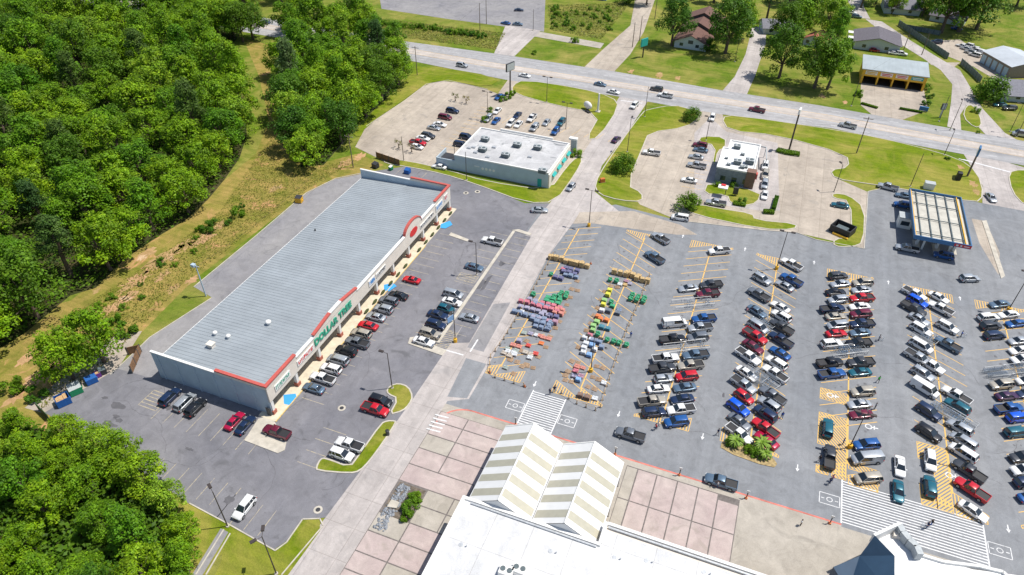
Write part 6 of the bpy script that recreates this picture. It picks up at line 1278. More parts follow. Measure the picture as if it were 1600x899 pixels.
p = G(918, 172); t = empty('leaning_sign_board', (p.x, p.y, 0), rad(-35), 'white rounded sign board leaning beside the junction pylon', 'sign'); mb = MB(); mb.blob((0, 0, 1.7), 2.0, 0.9, 1.3, 0, 14, 8); mb.build('board', m_wpaint, t); mb = MB(); mb.box(-0.2, 0.2, -0.2, 0.2, 0, 1.0); mb.box(0.5, 2.6, -1.6, -0.6, 0, 0.5); mb.build('footing', m_trim, t)
rsign((1468, 184), 5.0, 1.6, 2.2, 'narrow dark sign on the grass beside the garage forecourt', m_steel, m_dkmetal, 20, m_unit)
p = G(1442, 174); t = empty('garage_sign_box', (p.x, p.y, 0), rad(-8), 'low blue sign board at the corner of the garage forecourt', 'sign'); mb = MB(); mb.box(-1.4, 1.4, -0.3, 0.3, 0.3, 1.6); mb.build('board', m_bluep, t); mb = MB(); mb.box(-1.2, -1.0, -0.1, 0.1, 0, 0.3); mb.box(1.0, 1.2, -0.1, 0.1, 0, 0.3); mb.build('feet', m_frame, t)
p = G(1317, 182); 
p = G(1496, 281); t = empty('dark_cabinet', (p.x, p.y, 0), 0, 'dark green utility cabinet on the petrol station lawn', 'cabinet'); mb = MB(); mb.box(-0.6, 0.6, -0.8, 0.8, 0.1, 2.4); mb.build('body', m_trim, t, 0.06); mb = MB(); mb.box(-0.8, 0.8, -1.0, 1.0, 0, 0.12); mb.build('plinth', m_kerb, t)
p = G(1450, 295); t = empty('ice_box', (p.x, p.y, 0), 0, 'white box on the grass just above the petrol canopy', 'box'); mb = MB(); mb.box(-1.3, 1.3, -0.9, 0.9, 0, 1.9); mb.build('body', m_wpaint, t, 0.06); mb = MB(); mb.box(-1.35, 1.35, -0.95, 0.95, 1.9, 2.0); mb.build('lid', m_unit, t)
p = G(1148, 306); t = empty('menu_board', (p.x, p.y, 0), 0, 'dark menu board on the drive-through lawn', 'menu board'); mb = MB(); mb.box(-0.7, 0.7, -0.25, 0.25, 0.5, 2.6); mb.build('board', m_dkmetal, t); mb = MB(); mb.box(-0.12, 0.12, -0.1, 0.1, 0, 0.5); mb.build('post', m_dkmetal, t)
p = G(1127, 306); t = empty('menu_canopy', (p.x, p.y, 0), 0, 'small white and red canopy over the drive-through order point', 'canopy'); mb = MB(); mb.box(-1.3, 1.3, -1.0, 1.0, 2.7, 2.95); mb.build('roof', m_wpaint, t); mb = MB(); mb.box(-0.6, 0.6, 0.2, 1.0, 2.95, 3.2); mb.build('red_cap', m_redl, t); mb = MB(); mb.tube((0.9, 0.6, 0), (0.9, 0.6, 2.7), 0.1); mb.build('post', m_dkmetal, t)
p = G(941, 285); t = empty('orange_bench', (p.x, p.y, 0), rad(40), 'orange rusty marker block on the lawn by the access road', 'block'); mb = MB(); mb.box(-0.7, 0.7, -0.45, 0.45, 0.1, 1.3); mb.build('body', solid('rusty_orange', (0.50, 0.15, 0.03), 0.8), t, 0.1); mb = MB(); mb.box(-0.9, 0.9, -0.55, 0.55, 0.05, 0.18); mb.build('plinth', m_wood, t)
# pool
p = G(1247, 17); t = empty('round_pool', (p.x, p.y, 0), 0, 'small turquoise garden pool in the trees at the top', 'pool'); mb = MB(); mb.tube((0, 0, 0), (0, 0, 1.0), 3.2, n=24); mb.build('pool_wall', m_wpaint, t); mb = MB(); mb.tube((0, 0, 1.0), (0, 0, 1.02), 3.0, n=24); mb.build('pool_water', solid('pool_water', (0.03, 0.42, 0.55), 0.05), t)
# concrete wheel stops, manholes
for q, lab in (((534, 638), 'round manhole cover in the middle of the shop lot'), ((497, 797), 'round manhole cover on the concrete road near the bottom'), ((728, 302), 'dark manhole cover behind the far end of the shops'), ((746, 300), 'dark drain cover beside the grass strip')):
    p = G(*q); t = empty('manhole_cover', (p.x, p.y, 0.035), 0, lab, 'manhole'); mb = MB(); mb.tube((0, 0, 0), (0, 0, 0.03), 0.75, n=20); mb.build('collar', m_kerb, t); mb = MB(); mb.tube((0, 0, 0.03), (0, 0, 0.05), 0.4, n=16); mb.build('lid', m_dkmetal, t)
# dumpsters
def dumpster(q, col, rz, label, w_=2.0, d_=1.5, h=1.4, fill=None, lid=None):
    p = G(*q); t = empty('dumpster', (p.x, p.y, 0.03), rad(rz), label, 'dumpster')
    mb = MB(); a, b = w_/2, d_/2
    for (x0, x1, y0, y1) in ((-a, a, -b, -b+.06), (-a, a, b-.06, b), (-a, -a+.06, -b+.06, b-.06), (a-.06, a, -b+.06, b-.06)): mb.box(x0, x1, y0, y1, 0.1, h)
    mb.box(-a+.06, a-.06, -b+.06, b-.06, 0.1, 0.2); mb.box(-a-.12, -a, -0.3, 0.3, 0.6, 0.8); mb.box(a, a+.12, -0.3, 0.3, 0.6, 0.8); mb.build('bin_body', col, t)
    if fill: mb = MB(); 
    if fill:
        for k in range(6): mb.box(-a+.15+random.uniform(0, w_-.9), -a+.6+random.uniform(0.1, w_-.6), -b+.15+random.uniform(0, .4), b-.2-random.uniform(0, .5), h*.5, h*.8+k*.05)
        mb.build('rubbish', fill, t)
    if lid: mb = MB(); mb.faces([(-a, -b, h), (a, -b, h), (a, b, h+.25), (-a, b, h+.25), (-a, -b, h+.05), (a, -b, h+.05), (a, b, h+.3), (-a, b, h+.3)], [(3, 2, 1, 0), (4, 5, 6, 7), (0, 1, 5, 4), (1, 2, 6, 5), (2, 3, 7, 6), (3, 0, 4, 7)]); mb.build('lid', lid, t)
m_card = solid('cardboard', (0.50, 0.32, 0.16), 0.9, var=0.35); m_dblue = solid('dumpster_blue', (0.01, 0.10, 0.36), 0.6, var=0.15); m_dgreen = solid('dumpster_green', (0.01, 0.24, 0.10), 0.6, var=0.15)
dumpster((101, 630), m_dblue, 62, 'open blue dumpster full of cardboard, lowest of the bins', 2.4, 2.1, 1.7, m_card); dumpster((120, 613), m_dgreen, 62, 'green dumpster with a pale lid between the blue ones', 2.2, 2.0, 1.5, None, m_unit)
dumpster((145, 598), m_dblue, 62, 'smaller blue dumpster with junk behind it', 2.0, 1.2, 1.3, None, m_dblue); dumpster((153, 589), solid('purple_plastic', (0.16, 0.04, 0.25), 0.7), 62, 'purple bin heaped with boxes near the brown screen', 1.4, 1.1, 1.1, m_card)
dumpster((162, 584), m_dkmetal, 55, 'dark bin against the upper brown screen', 1.3, 1.1, 1.2, None, m_unitdk)
dumpster((468, 316), m_yellowp, 10, 'yellow skip with dark lid at the edge of the back alley', 1.8, 1.5, 1.5, None, m_dkmetal); dumpster((587, 262), m_dkmetal, -15, 'dark bin by the brown fence behind the shops', 1.8, 1.4, 1.3, None, m_dkmetal); dumpster((611, 266), m_dgreen, -15, 'green bin by the brown fence behind the shops', 1.0, 1.0, 1.1, None, m_wpaint)
dumpster((637, 271), m_dblue, 0, 'small blue bin on the asphalt behind the shops', 1.6, 1.4, 1.2, None, m_dblue)
p = G(1315, 363); t = empty('bin_enclosure', (p.x, p.y, 0.04), rad(-25), 'dark open topped bin enclosure with yellow front beside the grass strip', 'enclosure'); mb = MB()
for a_ in ((-2.6, 2.6, -2.0, -1.8), (-2.6, 2.6, 1.8, 2.0), (-2.6, -2.4, -1.8, 1.8), (2.4, 2.6, -1.8, 1.8)): mb.box(*a_, 0, 2.0)
mb.build('wall', m_trim, t); mb = MB(); mb.box(-1.6, 1.2, -1.1, 1.0, 0.05, 1.3); mb.build('bin', m_unitdk, t); mb = MB(); mb.box(-1.3, 2.7, -2.7, -2.2, 0, 0.5); mb.build('yellow_barrier', m_yellowp, t)
# rubble of the slab pit
rng = random.Random(4); m_rub = solid('rubble', (0.28, 0.30, 0.33), 0.95, var=0.4)
mb = MB()
for k in range(240):
    x, y = -43.3+rng.random()*2.0, 51.0+rng.random()*9.2; s_ = rng.uniform(.1, .35); mb.blob((x, y, 0.15), s_, s_*rng.uniform(.6, 1.2), s_*.7, 0, 5, 3, 0.25)
tag(mb.build('rubble', m_rub), 'grey rubble heaped in the open slab pit', 'rubble', None, 'stuff')
p = G(614, 790); t = empty('broken_slab', (p.x, p.y, 0.15), 0.4, 'pale broken chunk lying in the slab pit', 'slab'); mb = MB(); mb.prism([(-0.9, -0.5), (0.7, -0.8), (1.1, 0.3), (-0.3, 0.9)], 0, 0.3); mb.build('chunk', m_kerb, t)
# ------------------------------------------------------------------ cart corrals and trolleys
m_cart = solid('cart_wire', (0.45, 0.50, 0.55), 0.4, metal=0.6)
def corral(q, ang, lab, n=6):
    p = G(*q, 0.5); t = empty('cart_corral', (p.x, p.y, 0.045), rad(ang), lab, 'cart corral')
    for s in (-1, 1):
        mb = MB()
        for z in (0.45, 1.0): mb.tube((-2.4, s*1.25, z), (2.4, s*1.25, z), 0.05, n=6)
        for x in (-2.4, 0, 2.4): mb.tube((x, s*1.25, 0), (x, s*1.25, 1.0), 0.05, n=6)
        mb.build('side_rail', m_wpaint if n < 3 else m_steel, t)
    mb = MB(); mb.tube((2.4, -1.2, 0.9), (2.4, 1.2, 0.9), 0.05, n=6); mb.build('end_rail', m_steel, t)
    for k in range(n):
        for s in ((-0.6, 0.6) if k % 2 == 0 or n > 6 else (-0.6,)):
            d = Vector((math.cos(rad(ang)), math.sin(rad(ang)), 0)); nn = Vector((-d.y, d.x, 0)); c = p+d*(1.6-0.5*k)+nn*s; cart((c.x, c.y), ang, 'shopping trolley nested in a cart corral of the packed rows', 'trolleys in the corrals')
CART = []
def cart(xy, ang, lab, grp=None):
    if not CART:
        t = empty('shopping_trolley'); mb = MB()
        b = [(-.45, -.22, .35), (.35, -.18, .45), (.35, .18, .45), (-.45, .22, .35)]; u = [(-.5, -.29, .95), (.45, -.23, .85), (.45, .23, .85), (-.5, .29, .95)]
        for r_ in (b, u):
            for i in range(4): mb.tube(r_[i], r_[(i+1) % 4], .018, n=4)
        for i in range(4):
            for f in (0, .33, .66): mb.tube(Vector(b[i]).lerp(Vector(b[(i+1) % 4]), f), Vector(u[i]).lerp(Vector(u[(i+1) % 4]), f), .012, n=4)
        for f in (.2, .4, .6, .8): mb.tube(Vector(b[0]).lerp(Vector(b[1]), f), Vector(b[3]).lerp(Vector(b[2]), f), .012, n=4)
        mb.build('basket', m_cart, t); mb = MB()
        for y in (-.22, .22): mb.tube((-.45, y, .12), (.4, y*.8, .12), .02, n=4); mb.tube((-.45, y, .12), (-.5, y*1.2, .95), .02, n=4); mb.tube((-.4, y-.02, .06), (-.4, y+.02, .06), .06, n=8); mb.tube((.38, y*.8-.02, .06), (.38, y*.8+.02, .06), .06, n=8)
        mb.build('chassis', m_cart, t); mb = MB(); mb.tube((-.56, -.28, 1.0), (-.56, .28, 1.0), .03, n=6); mb.build('handle', m_bluep, t); CART.append(t)
        r = t
    else: r = copy_tree(CART[0])
    r.location = (xy[0], xy[1], 0.05); r.rotation_euler = (0, 0, rad(ang)); r['label'] = lab; r['category'] = 'trolley'
    if grp: r['group'] = grp
    elif 'group' in r: del r['group']
    return r
for q, a, lab, n in (((1068, 476), 30, 'white railed cart corral on the left of the first packed row', 2), ((1097, 473), 30, 'white railed cart corral on the right of the first packed row, farther one', 2), ((1057, 545), 30, 'white railed cart corral right of the black pickup', 2), ((1088, 541), 30, 'white railed cart corral above the slate pickup', 2),
                     ((1196, 503), -30, 'cart corral above the silver minivan of the second packed row', 5), ((1178, 586), -30, 'cart corral left of the yellow post in the second packed row', 5), ((1197, 597), -30, 'cart corral right of the yellow post in the second packed row', 6), ((1312, 550), 30, 'cart corral on the left side of the third packed row', 5), ((1334, 547), 30, 'full cart corral on the right side of the third packed row', 9),
                     ((1447, 527), -30, 'cart corral below the white SUV in the fourth packed row', 5), ((1485, 648), -30, 'long cart corral below the teal SUV in the fourth packed row', 10), ((1503, 658), -30, 'outer cart corral below the teal SUV in the fourth packed row', 6), ((1560, 582), 30, 'full cart corral on the left of the fifth packed row', 9), ((1590, 578), 30, 'cart corral on the right of the fifth packed row', 5)):
    corral(q, a, lab, n)
# ------------------------------------------------------------------ garden sale area
PALC = {'pink': (0.62, 0.16, 0.22), 'salmon': (0.66, 0.24, 0.18), 'lavender': (0.36, 0.34, 0.46), 'greyblue': (0.20, 0.27, 0.40), 'purple': (0.12, 0.12, 0.26), 'white': (0.70, 0.72, 0.74), 'green': (0.01, 0.36, 0.15), 'lime': (0.30, 0.58, 0.18), 'yellow': (0.80, 0.74, 0.04), 'orange': (0.82, 0.20, 0.03), 'teal': (0.03, 0.22, 0.30),
        'brown': (0.22, 0.12, 0.08), 'tan': (0.62, 0.42, 0.17), 'beige': (0.55, 0.48, 0.40), 'red': (0.68, 0.05, 0.03), 'skyblue': (0.22, 0.42, 0.72), 'greygreen': (0.36, 0.42, 0.38), 'mauve': (0.42, 0.22, 0.30), 'slate': (0.13, 0.16, 0.20)}
m_pal = solid('pallet_wood', (0.36, 0.24, 0.15), 0.9, var=0.35, scale=3)
PP = {}
def pallet_proto(kind):
    t = empty('goods_pallet' if kind != 'bare' else 'wooden_pallet'); mb = MB(); r = random.Random(hash(kind) % 99 if 0 else len(PP)+3)
    for y in (-.5, 0, .5): mb.box(-.6, .6, y-.05, y+.05, 0, .11)
    for k in range(7): mb.box(-.6+k*.18, -.6+k*.18+.12, -.55, .55, .11, .14)
    mb.build('pallet_deck', m_pal, t)
    if kind == 'bags':
        mb = MB()
        for L_ in range(5):
            for (cx, cy, a, b) in (((-.3, -.27, .31, .26), (.3, -.27, .31, .26), (-.3, .27, .31, .26), (.3, .27, .31, .26)) if L_ % 2 else ((-.38, 0, .22, .5), (0.0, 0, .2, .5), (.38, 0, .22, .5))):
                j = r.uniform(-.03, .03); z = .14+L_*.17
                vs = [(cx+j+sx*a*q, cy+sy*b*q, z+dz) for dz, q in ((0, .85), (.09, 1.03), (.18, .78)) for sx, sy in ((-1, -1), (1, -1), (1, 1), (-1, 1))]
                mb.faces(vs, [(3, 2, 1, 0), (8, 9, 10, 11)]+[(l*4+i, l*4+(i+1) % 4, (l+1)*4+(i+1) % 4, (l+1)*4+i) for l in (0, 1) for i in range(4)], 0, False)
        o = mb.build('stacked_bags', m_pal, t); o['painted'] = 1
    elif kind == 'low':
        mb = MB()
        for L_ in range(2):
            for (cx, cy) in ((-.3, -.27), (.3, -.27), (-.3, .27), (.3, .27)):
                z = .14+L_*.16; vs = [(cx+sx*.29*q, cy+sy*.25*q, z+dz) for dz, q in ((0, .85), (.08, 1.03), (.17, .78)) for sx, sy in ((-1, -1), (1, -1), (1, 1), (-1, 1))]
                mb.faces(vs, [(3, 2, 1, 0), (8, 9, 10, 11)]+[(l*4+i, l*4+(i+1) % 4, (l+1)*4+(i+1) % 4, (l+1)*4+i) for l in (0, 1) for i in range(4)])
        o = mb.build('stacked_bags', m_pal, t); o['painted'] = 1
    elif kind == 'mound':
        mb = MB()
        for k in range(9): mb.blob((r.uniform(-.35, .35), r.uniform(-.3, .3), .3+.12*k*.8), .36, .34, .28, 0, 8, 5, .1)
        o = mb.build('stacked_bags', m_pal, t); o['painted'] = 1
    elif kind == 'bale':
        mb = MB()
        for k in range(2):
            for j in range(3): mb.box(-.62+k*.63, -.02+k*.63, -.5, .5, .14+j*.42, .54+j*.42)
        o = mb.build('straw_bales', m_pal, t); o['painted'] = 1
    return t
PM = {k: solid('goods_'+k, tuple(x*.78+.04 for x in c), 0.65, var=0.42, scale=4, world=True) for k, c in PALC.items()}
def pallet(kind, col, x, y, rz, lab, grp=None):
    if kind not in PP: PP[kind] = pallet_proto(kind)
    t = copy_tree(PP[kind], None, PM[col]); t.location = (x, y, 0.04); t.rotation_euler = (0, 0, rad(rz)); t['label'] = lab; t['category'] = 'pallet'; s = random.uniform(.82, 1.0); t.scale = (s, s, s*random.uniform(.85, 1.15))
    if grp: t['group'] = grp
GL = {'greyblue': 'grey blue', 'skyblue': 'sky blue', 'greygreen': 'grey green'}
def block(items, side):
    for (qx, qy, kind, col, nx, ny) in items:
        c = G(qx, qy, .5)
        for i in range(nx):
            for j in range(ny):
                nm = GL.get(col, col)
                what = {'bags': f'pallet stacked with {nm} bags', 'low': f'low pallet of {nm} bags', 'mound': f'pallet heaped with {nm} sacks', 'bare': 'empty wooden pallet lying flat', 'bale': f'pallet of {nm} straw bales'}[kind]
                pallet(kind, col, c.x+(i-(nx-1)/2)*1.38+random.uniform(-.1, .1), c.y+(j-(ny-1)/2)*1.3+random.uniform(-.1, .1), random.uniform(-6, 6)+(0 if kind != 'bare' else random.uniform(-15, 15)), f'{what} in the {side} block of the garden sale', f'{nm} {kind} pallets of the {side} garden block')
block([(873, 405, 'bale', 'tan', 4, 1), (893, 411, 'bale', 'tan', 3, 1), (909, 415, 'bale', 'tan', 3, 1), (861, 429, 'mound', 'green', 1, 1), (872, 434, 'bags', 'purple', 2, 1), (891, 424, 'bags', 'purple', 3, 2), (880, 421, 'bags', 'pink', 1, 1), (892, 431, 'bags', 'greyblue', 3, 1), (833, 461, 'mound', 'green', 1, 1), (864, 470, 'bags', 'green', 3, 2), (870, 466, 'mound', 'green', 2, 1), (880, 461, 'mound', 'green', 2, 2),
       (828, 474, 'bags', 'pink', 4, 1), (832, 469, 'bags', 'lavender', 2, 1), (846, 477, 'bags', 'greyblue', 3, 1), (861, 477, 'bags', 'pink', 4, 1), (857, 483, 'bags', 'pink', 4, 1), (873, 487, 'bags', 'salmon', 2, 2), (832, 484, 'bags', 'lavender', 5, 1), (816, 487, 'bags', 'white', 1, 1), (826, 493, 'bags', 'greyblue', 6, 1), (838, 497, 'bags', 'lavender', 2, 1), (851, 492, 'bags', 'lavender', 2, 1), (864, 494, 'bags', 'purple', 2, 1), (846, 501, 'bags', 'greyblue', 4, 1), (862, 503, 'bags', 'mauve', 2, 1), (847, 509, 'bags', 'greyblue', 3, 2), (857, 515, 'mound', 'greyblue', 1, 1),
       (819, 519, 'low', 'greygreen', 1, 1), (829, 520, 'low', 'lavender', 1, 1), (838, 523, 'low', 'white', 1, 1), (844, 524, 'low', 'salmon', 1, 1), (853, 527, 'low', 'salmon', 2, 1), (811, 533, 'bags', 'lavender', 1, 1), (845, 535, 'low', 'orange', 1, 1), (825, 539, 'low', 'red', 1, 1), (806, 539, 'low', 'salmon', 2, 1), (793, 543, 'low', 'greygreen', 1, 1), (798, 549, 'low', 'white', 2, 1), (806, 547, 'low', 'greygreen', 1, 1), (796, 555, 'low', 'beige', 1, 1), (803, 553, 'low', 'white', 1, 1), (825, 551, 'low', 'beige', 2, 1), (828, 558, 'low', 'white', 1, 1), (837, 552, 'low', 'red', 1, 1), (790, 573, 'low', 'greygreen', 1, 1), (788, 550, 'low', 'beige', 1, 1),
       (797, 559, 'bare', 'tan', 1, 1), (803, 562, 'bare', 'tan', 2, 1), (828, 571, 'bare', 'tan', 2, 1), (822, 567, 'bare', 'tan', 1, 1), (822, 531, 'bare', 'tan', 1, 1), (814, 546, 'bare', 'tan', 1, 1), (853, 540, 'bare', 'tan', 1, 1), (842, 556, 'bare', 'tan', 1, 1), (859, 525, 'bare', 'tan', 1, 1), (868, 511, 'bare', 'tan', 1, 1), (874, 500, 'bare', 'tan', 1, 1), (881, 486, 'bare', 'tan', 1, 1), (886, 474, 'bare', 'tan', 1, 1), (898, 451, 'bare', 'tan', 2, 1), (902, 437, 'bare', 'tan', 1, 1), (891, 463, 'bare', 'tan', 1, 1), (803, 582, 'bare', 'tan', 1, 1), (816, 570, 'bare', 'tan', 1, 1)], 'left')
block([(969, 428, 'bale', 'tan', 3, 1), (989, 431, 'bale', 'tan', 3, 1), (1003, 438, 'bale', 'tan', 3, 1), (958, 439, 'mound', 'green', 2, 1), (968, 443, 'low', 'white', 1, 1), (979, 438, 'low', 'mauve', 1, 1), (984, 442, 'low', 'lavender', 1, 1), (977, 444, 'low', 'tan', 1, 1), (960, 446, 'bare', 'tan', 2, 1), (953, 454, 'bags', 'yellow', 1, 1), (949, 461, 'bags', 'yellow', 1, 1), (945, 469, 'bags', 'lime', 1, 1), (955, 473, 'mound', 'green', 1, 1), (943, 476, 'bags', 'yellow', 1, 1), (957, 479, 'bags', 'green', 1, 1), (940, 485, 'bags', 'white', 1, 1), (951, 486, 'bags', 'slate', 1, 1), (966, 489, 'bags', 'slate', 1, 1), (968, 483, 'low', 'greyblue', 1, 1),
       (935, 495, 'bags', 'orange', 1, 1), (943, 499, 'bags', 'orange', 2, 1), (933, 503, 'bags', 'lime', 1, 1), (927, 509, 'bags', 'lime', 1, 1), (926, 516, 'bags', 'lime', 1, 1), (945, 512, 'bags', 'teal', 2, 1), (921, 524, 'bags', 'pink', 1, 1), (934, 523, 'mound', 'green', 1, 1), (919, 530, 'bags', 'white', 2, 1), (931, 533, 'bags', 'greyblue', 2, 1), (915, 537, 'bags', 'white', 1, 1), (925, 540, 'bags', 'skyblue', 1, 1), (912, 544, 'bags', 'white', 1, 1), (929, 546, 'bags', 'white', 1, 1), (940, 543, 'bags', 'greyblue', 1, 1), (911, 551, 'bags', 'white', 1, 1), (921, 555, 'bags', 'skyblue', 1, 1), (963, 535, 'mound', 'green', 4, 1), (996, 467, 'mound', 'green', 3, 2),
       (901, 572, 'low', 'salmon', 1, 1), (911, 573, 'low', 'salmon', 1, 1), (900, 578, 'low', 'pink', 1, 1), (897, 586, 'low', 'lavender', 1, 1), (907, 586, 'low', 'mauve', 1, 1), (904, 593, 'bags', 'skyblue', 1, 1), (944, 597, 'low', 'white', 1, 1), (929, 621, 'low', 'white', 1, 1), (912, 619, 'bags', 'brown', 2, 1), (937, 572, 'bare', 'tan', 2, 1), (931, 589, 'bare', 'tan', 2, 1), (924, 604, 'bare', 'tan', 2, 1), (899, 564, 'bare', 'tan', 2, 1), (888, 578, 'bare', 'tan', 1, 1), (884, 585, 'bare', 'tan', 1, 1), (888, 593, 'bare', 'tan', 2, 1), (945, 453, 'bare', 'tan', 1, 1), (939, 466, 'bare', 'tan', 1, 1), (934, 479, 'bare', 'tan', 1, 1), (928, 491, 'bare', 'tan', 1, 1), (923, 503, 'bare', 'tan', 1, 1), (917, 515, 'bare', 'tan', 1, 1), (911, 528, 'bare', 'tan', 1, 1), (905, 541, 'bare', 'tan', 1, 1)], 'right')
for t in PP.values():
    for ch in list(t.children_recursive): bpy.data.objects.remove(ch)
    bpy.data.objects.remove(t)
# rope barriers round the sale
m_rope = solid('tan_post', (0.55, 0.38, 0.20), 0.8, var=0.3); m_bpost = solid('dark_post', (0.10, 0.09, 0.09), 0.7)
def barrier(q, n, lab):
    pts = [G(*a) for a in q]; o = pts[0]; seg = [(b-a).length for a, b in zip(pts, pts[1:])]; tot = sum(seg); t = empty('rope_barrier', (o.x, o.y, 0.04), 0, lab, 'barrier'); ps = []
    for k in range(n):
        d = tot*k/(n-1); i = 0
        while i < len(seg)-1 and d > seg[i]: d -= seg[i]; i += 1
        ps.append(pts[i].lerp(pts[i+1], min(1, d/seg[i]))-o)
    for p_ in ps: mb = MB(); mb.tube((p_.x, p_.y, 0), (p_.x, p_.y, 1.1), 0.09, n=8, mi=0); mb.tube((p_.x, p_.y, 0), (p_.x, p_.y, 0.1), 0.22, n=10, mi=1); mb.build('post', [m_rope, m_bpost], t)
    mb = MB()
    for a, b in zip(ps, ps[1:]):
        pr = Vector((a.x, a.y, 1.0))
        for k in range(1, 5): f = k/4; q_ = Vector((a.x+(b.x-a.x)*f, a.y+(b.y-a.y)*f, 1.0-0.8*f*(1-f))); mb.tube(pr, q_, 0.035, n=5, caps=False); pr = q_
    mb.build('rope', m_rope, t)
barrier([(864, 400), (846, 432), (810, 494), (783, 538), (766, 560), (764, 580), (772, 590), (818, 604)], 26, 'rope and post barrier along the left side of the garden sale')
barrier([(1014, 432), (1000, 470), (978, 520), (960, 570), (946, 610), (936, 644), (902, 632), (880, 618), (868, 606)], 30, 'rope and post barrier along the right side of the garden sale')
def cone_item(q, lab):
    p = G(*q); t = empty('traffic_cone', (p.x, p.y, 0.05), 0, lab, 'cone'); mb = MB(); mb.tube((0, 0, .05), (0, 0, .75), .22, .04, 12); mb.build('cone', PM['orange'], t); mb = MB(); mb.box(-.28, .28, -.28, .28, 0, .05); mb.build('foot', m_trim, t)
cone_item((765, 583), 'orange cone at the lower left corner of the left barrier'); cone_item((820, 605), 'orange cone at the lower right end of the left barrier'); cone_item((923, 413), 'orange cone beside the straw bales of the left block')
# orange marked standpipes on the red kerb
for q, lab in (((962, 708), 'orange post on the red kerb right of the striped canopies'), ((1062, 740), 'orange post on the red kerb above the pink slabs'), ((1166, 776), 'orange post on the red kerb below the slate pickup'), ((1296, 815), 'orange post on the red kerb by the wide crosswalk'), ((807, 662), 'orange post on the red kerb left of the first crosswalk')):
    p = G(*q); t = empty('kerb_post', (p.x, p.y-.5, 0.14), 0, lab, 'post'); mb = MB(); mb.tube((0, 0, 0), (0, 0, 1.6), .09, n=8); mb.build('shaft', m_dkmetal, t); mb = MB(); mb.box(-.2, .2, -.2, .2, 0, .3); mb.build('foot', PM['orange'], t); mb = MB(); mb.box(-.25, .25, -.04, .04, 1.6, 2.1); mb.build('plate', m_wpaint, t)
p = G(606, 680); t = empty('litter_bin', (p.x, p.y, 0.14), 0, 'dark bin beside the gap between the two grass islands', 'bin'); mb = MB(); mb.tube((0, 0, 0), (0, 0, 1.1), .35, n=12); mb.build('body', m_dkmetal, t); mb = MB(); mb.tube((0, 0, 1.1), (0, 0, 1.2), .38, .2, n=12); mb.build('lid', m_trim, t)
p = G(694, 501); t = empty('blue_sign_frame', (-53.0, G(690, 502).y, 0.15), rad(70), 'small blue sign on the lower end of the long kerb', 'sign'); mb = MB(); mb.box(-.9, .9, -.05, .05, .5, 1.9); mb.build('panel', PM['skyblue'], t); mb = MB(); mb.tube((-.8, 0, 0), (-.8, 0, .5), .05); mb.tube((.8, 0, 0), (.8, 0, .5), .05); mb.build('legs', m_steel, t)
# ------------------------------------------------------------------ people
SK = solid('skin', (0.42, 0.25, 0.17), 0.6); HR = solid('hair', (0.04, 0.025, 0.02), 0.8)
CLO = {'blue': (0.04, 0.12, 0.42), 'navy': (0.02, 0.03, 0.09), 'white': (0.75, 0.75, 0.74), 'red': (0.55, 0.03, 0.03), 'green': (0.05, 0.60, 0.08), 'black': (0.015, 0.015, 0.018), 'grey': (0.22, 0.23, 0.25), 'pink': (0.65, 0.25, 0.30), 'jeans': (0.06, 0.11, 0.24), 'khaki': (0.36, 0.29, 0.18)}
CM = {k: solid('cloth_'+k, c, 0.85) for k, c in CLO.items()}
PM0 = {}
def person_mesh(pose):
    """one skinned body: joints as vertices, radii per joint"""
    if pose in PM0: return PM0[pose]
    st = 0.26 if pose == 'walk' else (0.0 if pose == 'stand' else 0.08); arm = 0.42 if pose == 'push' else 0.0
    J = {'pelvis': (0, 0, .95, .145), 'waist': (0.0, 0, 1.10, .135), 'chest': (.01, 0, 1.32, .155), 'neck': (.01, 0, 1.50, .062), 'head': (.03, 0, 1.66, .098), 'crown': (.02, 0, 1.76, .075)}
    E_ = [('pelvis', 'waist'), ('waist', 'chest'), ('chest', 'neck'), ('neck', 'head'), ('head', 'crown')]
    for s, n_ in ((1, 'l'), (-1, 'r')):
        f = st*s
        J['hip'+n_] = (0, .09*s, .90, .10); J['knee'+n_] = (f*.55+.03, .10*s, .50, .066); J['ank'+n_] = (f-.02, .10*s, .09, .045); J['toe'+n_] = (f+.15, .11*s, .04, .042)
        J['sh'+n_] = (0, .19*s, 1.42, .066); a = -f*.8
        J['elb'+n_] = (a*.5+arm*.25, .25*s, 1.14, .047); J['wri'+n_] = (a+.05+arm*.85, .24*s-(.05*s if arm else 0), .90+(.17 if arm else 0), .033); J['hand'+n_] = (a+.07+arm, .24*s-(.06*s if arm else 0), .81+(.24 if arm else 0), .036)
        E_ += [('pelvis', 'hip'+n_), ('hip'+n_, 'knee'+n_), ('knee'+n_, 'ank'+n_), ('ank'+n_, 'toe'+n_), ('chest', 'sh'+n_), ('sh'+n_, 'elb'+n_), ('elb'+n_, 'wri'+n_), ('wri'+n_, 'hand'+n_)]
    names = list(J); me = bpy.data.meshes.new('p'); me.from_pydata([J[k][:3] for k in names], [(names.index(a), names.index(b)) for a, b in E_], [])
    o = bpy.data.objects.new('p', me); C.objects.link(o); md = o.modifiers.new('s', 'SKIN'); sv = me.skin_vertices[0].data
    for i, k in enumerate(names): sv[i].radius = (J[k][3], J[k][3]*(1.25 if k in ('chest', 'waist', 'pelvis') else 1)); sv[i].use_root = (k == 'pelvis')
    sb_ = o.modifiers.new('u', 'SUBSURF'); sb_.levels = 1; sb_.render_levels = 1
    bpy.context.view_layer.update(); m2 = bpy.data.meshes.new_from_object(o.evaluated_get(bpy.context.evaluated_depsgraph_get())); bpy.data.objects.remove(o)
    PM0[pose] = m2; return m2
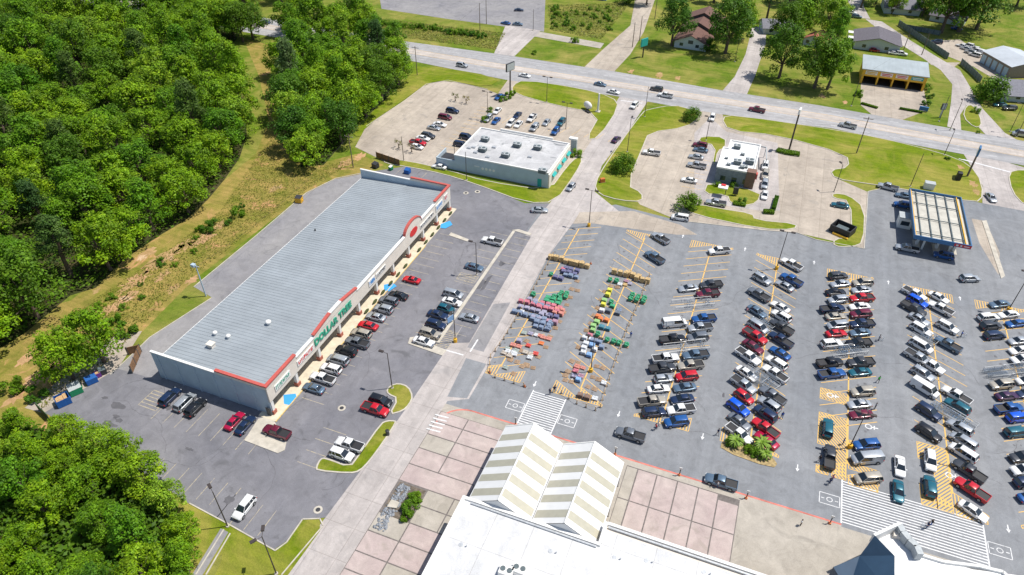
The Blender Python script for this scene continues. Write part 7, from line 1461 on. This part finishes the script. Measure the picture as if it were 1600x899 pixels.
def person(q, hd, top, leg, label, pose='walk', sc=1.0, at=None):
    p = G(*q); base = person_mesh(pose).copy(); base.materials.clear()
    for m in (SK, CM[top], CM[leg], HR, m_trim): base.materials.append(m)
    for f in base.polygons:
        c = f.center; f.use_smooth = True
        if c.z > 1.53: f.material_index = 3 if (c.z > 1.70 or c.x < -.01) else 0
        elif c.z > 1.47 and abs(c.y) < .08: f.material_index = 0
        elif c.z < .10: f.material_index = 4
        elif abs(c.y) > .195 and c.z < 1.20: f.material_index = 0
        elif c.z > .96: f.material_index = 1
        else: f.material_index = 2
    t = empty('person', (p.x, p.y, 0.05), rad(hd), label, 'person'); o = bpy.data.objects.new('body', base); C.objects.link(o); o.parent = t; t.scale = (sc, sc, sc)
    mb = MB(); mb.blob((.0, 0, 1.72), .115, .105, .10, 0, 10, 6, 0, True); mb.build('hair', HR, t); return p
person((1024, 672), 30, 'red', 'navy', 'person in red top walking below the hatched end of the first packed row'); person((1028, 668), 30, 'white', 'grey', 'person in white top walking beside the one in red', 'walk', .95)
person((1121, 680), -60, 'navy', 'grey', 'person in dark clothes walking left of the palm island'); person((1279, 722), 70, 'black', 'navy', 'person in black walking at the lower left of the third row hatching'); person((1299, 752), 30, 'pink', 'jeans', 'person in pink top walking with a shadow below the third row'); person((1295, 757), 30, 'navy', 'navy', 'person in navy walking just left of the one in pink')
person((1371, 598), 100, 'green', 'black', 'person in bright green shirt walking in the aisle'); person((1366, 640), 180, 'grey', 'black', 'person in grey standing behind the silver sedan of the third row', 'stand'); person((1316, 695), 0, 'blue', 'jeans', 'person in blue near the yellow based lamp on the hatching', 'stand')
person((1221, 654), 90, 'blue', 'navy', 'person in blue between the second and third packed rows'); person((1447, 826), 200, 'navy', 'jeans', 'person in navy pushing a trolley on the wide crosswalk', 'push'); person((1453, 822), 200, 'black', 'blue', 'person in black beside the trolley on the wide crosswalk')
person((1500, 527), 0, 'blue', 'black', 'person in blue behind the long white SUV of the fourth row', 'push'); person((859, 617), 90, 'navy', 'navy', 'left one of two people in navy at the top of the first crosswalk', 'stand'); person((866, 613), 90, 'navy', 'black', 'right one of two people in navy at the top of the first crosswalk', 'stand'); person((1120, 762), 20, 'white', 'jeans', 'person in white loading the slate pickup at the red kerb', 'stand')
person((1372, 533), 0, 'grey', 'navy', 'person in grey by the trolley in the aisle right of the third row', 'push'); person((1166, 490), -30, 'pink', 'grey', 'person in pink at the open boot of the slate sedan', 'stand'); person((985, 528), 90, 'blue', 'jeans', 'person in blue standing at the right rope barrier', 'stand'); person((1250, 822), 0, 'white', 'black', 'person in white on the concrete beside the slate hipped roof', 'stand')
cart((G(1443, 824).x, G(1443, 824).y), 200, 'trolley pushed on the wide crosswalk'); cart((G(1376, 532).x, G(1376, 532).y), 0, 'trolley by the person in grey in the aisle'); cart((G(1505, 527).x, G(1505, 527).y), 0, 'trolley behind the long white SUV of the fourth row')
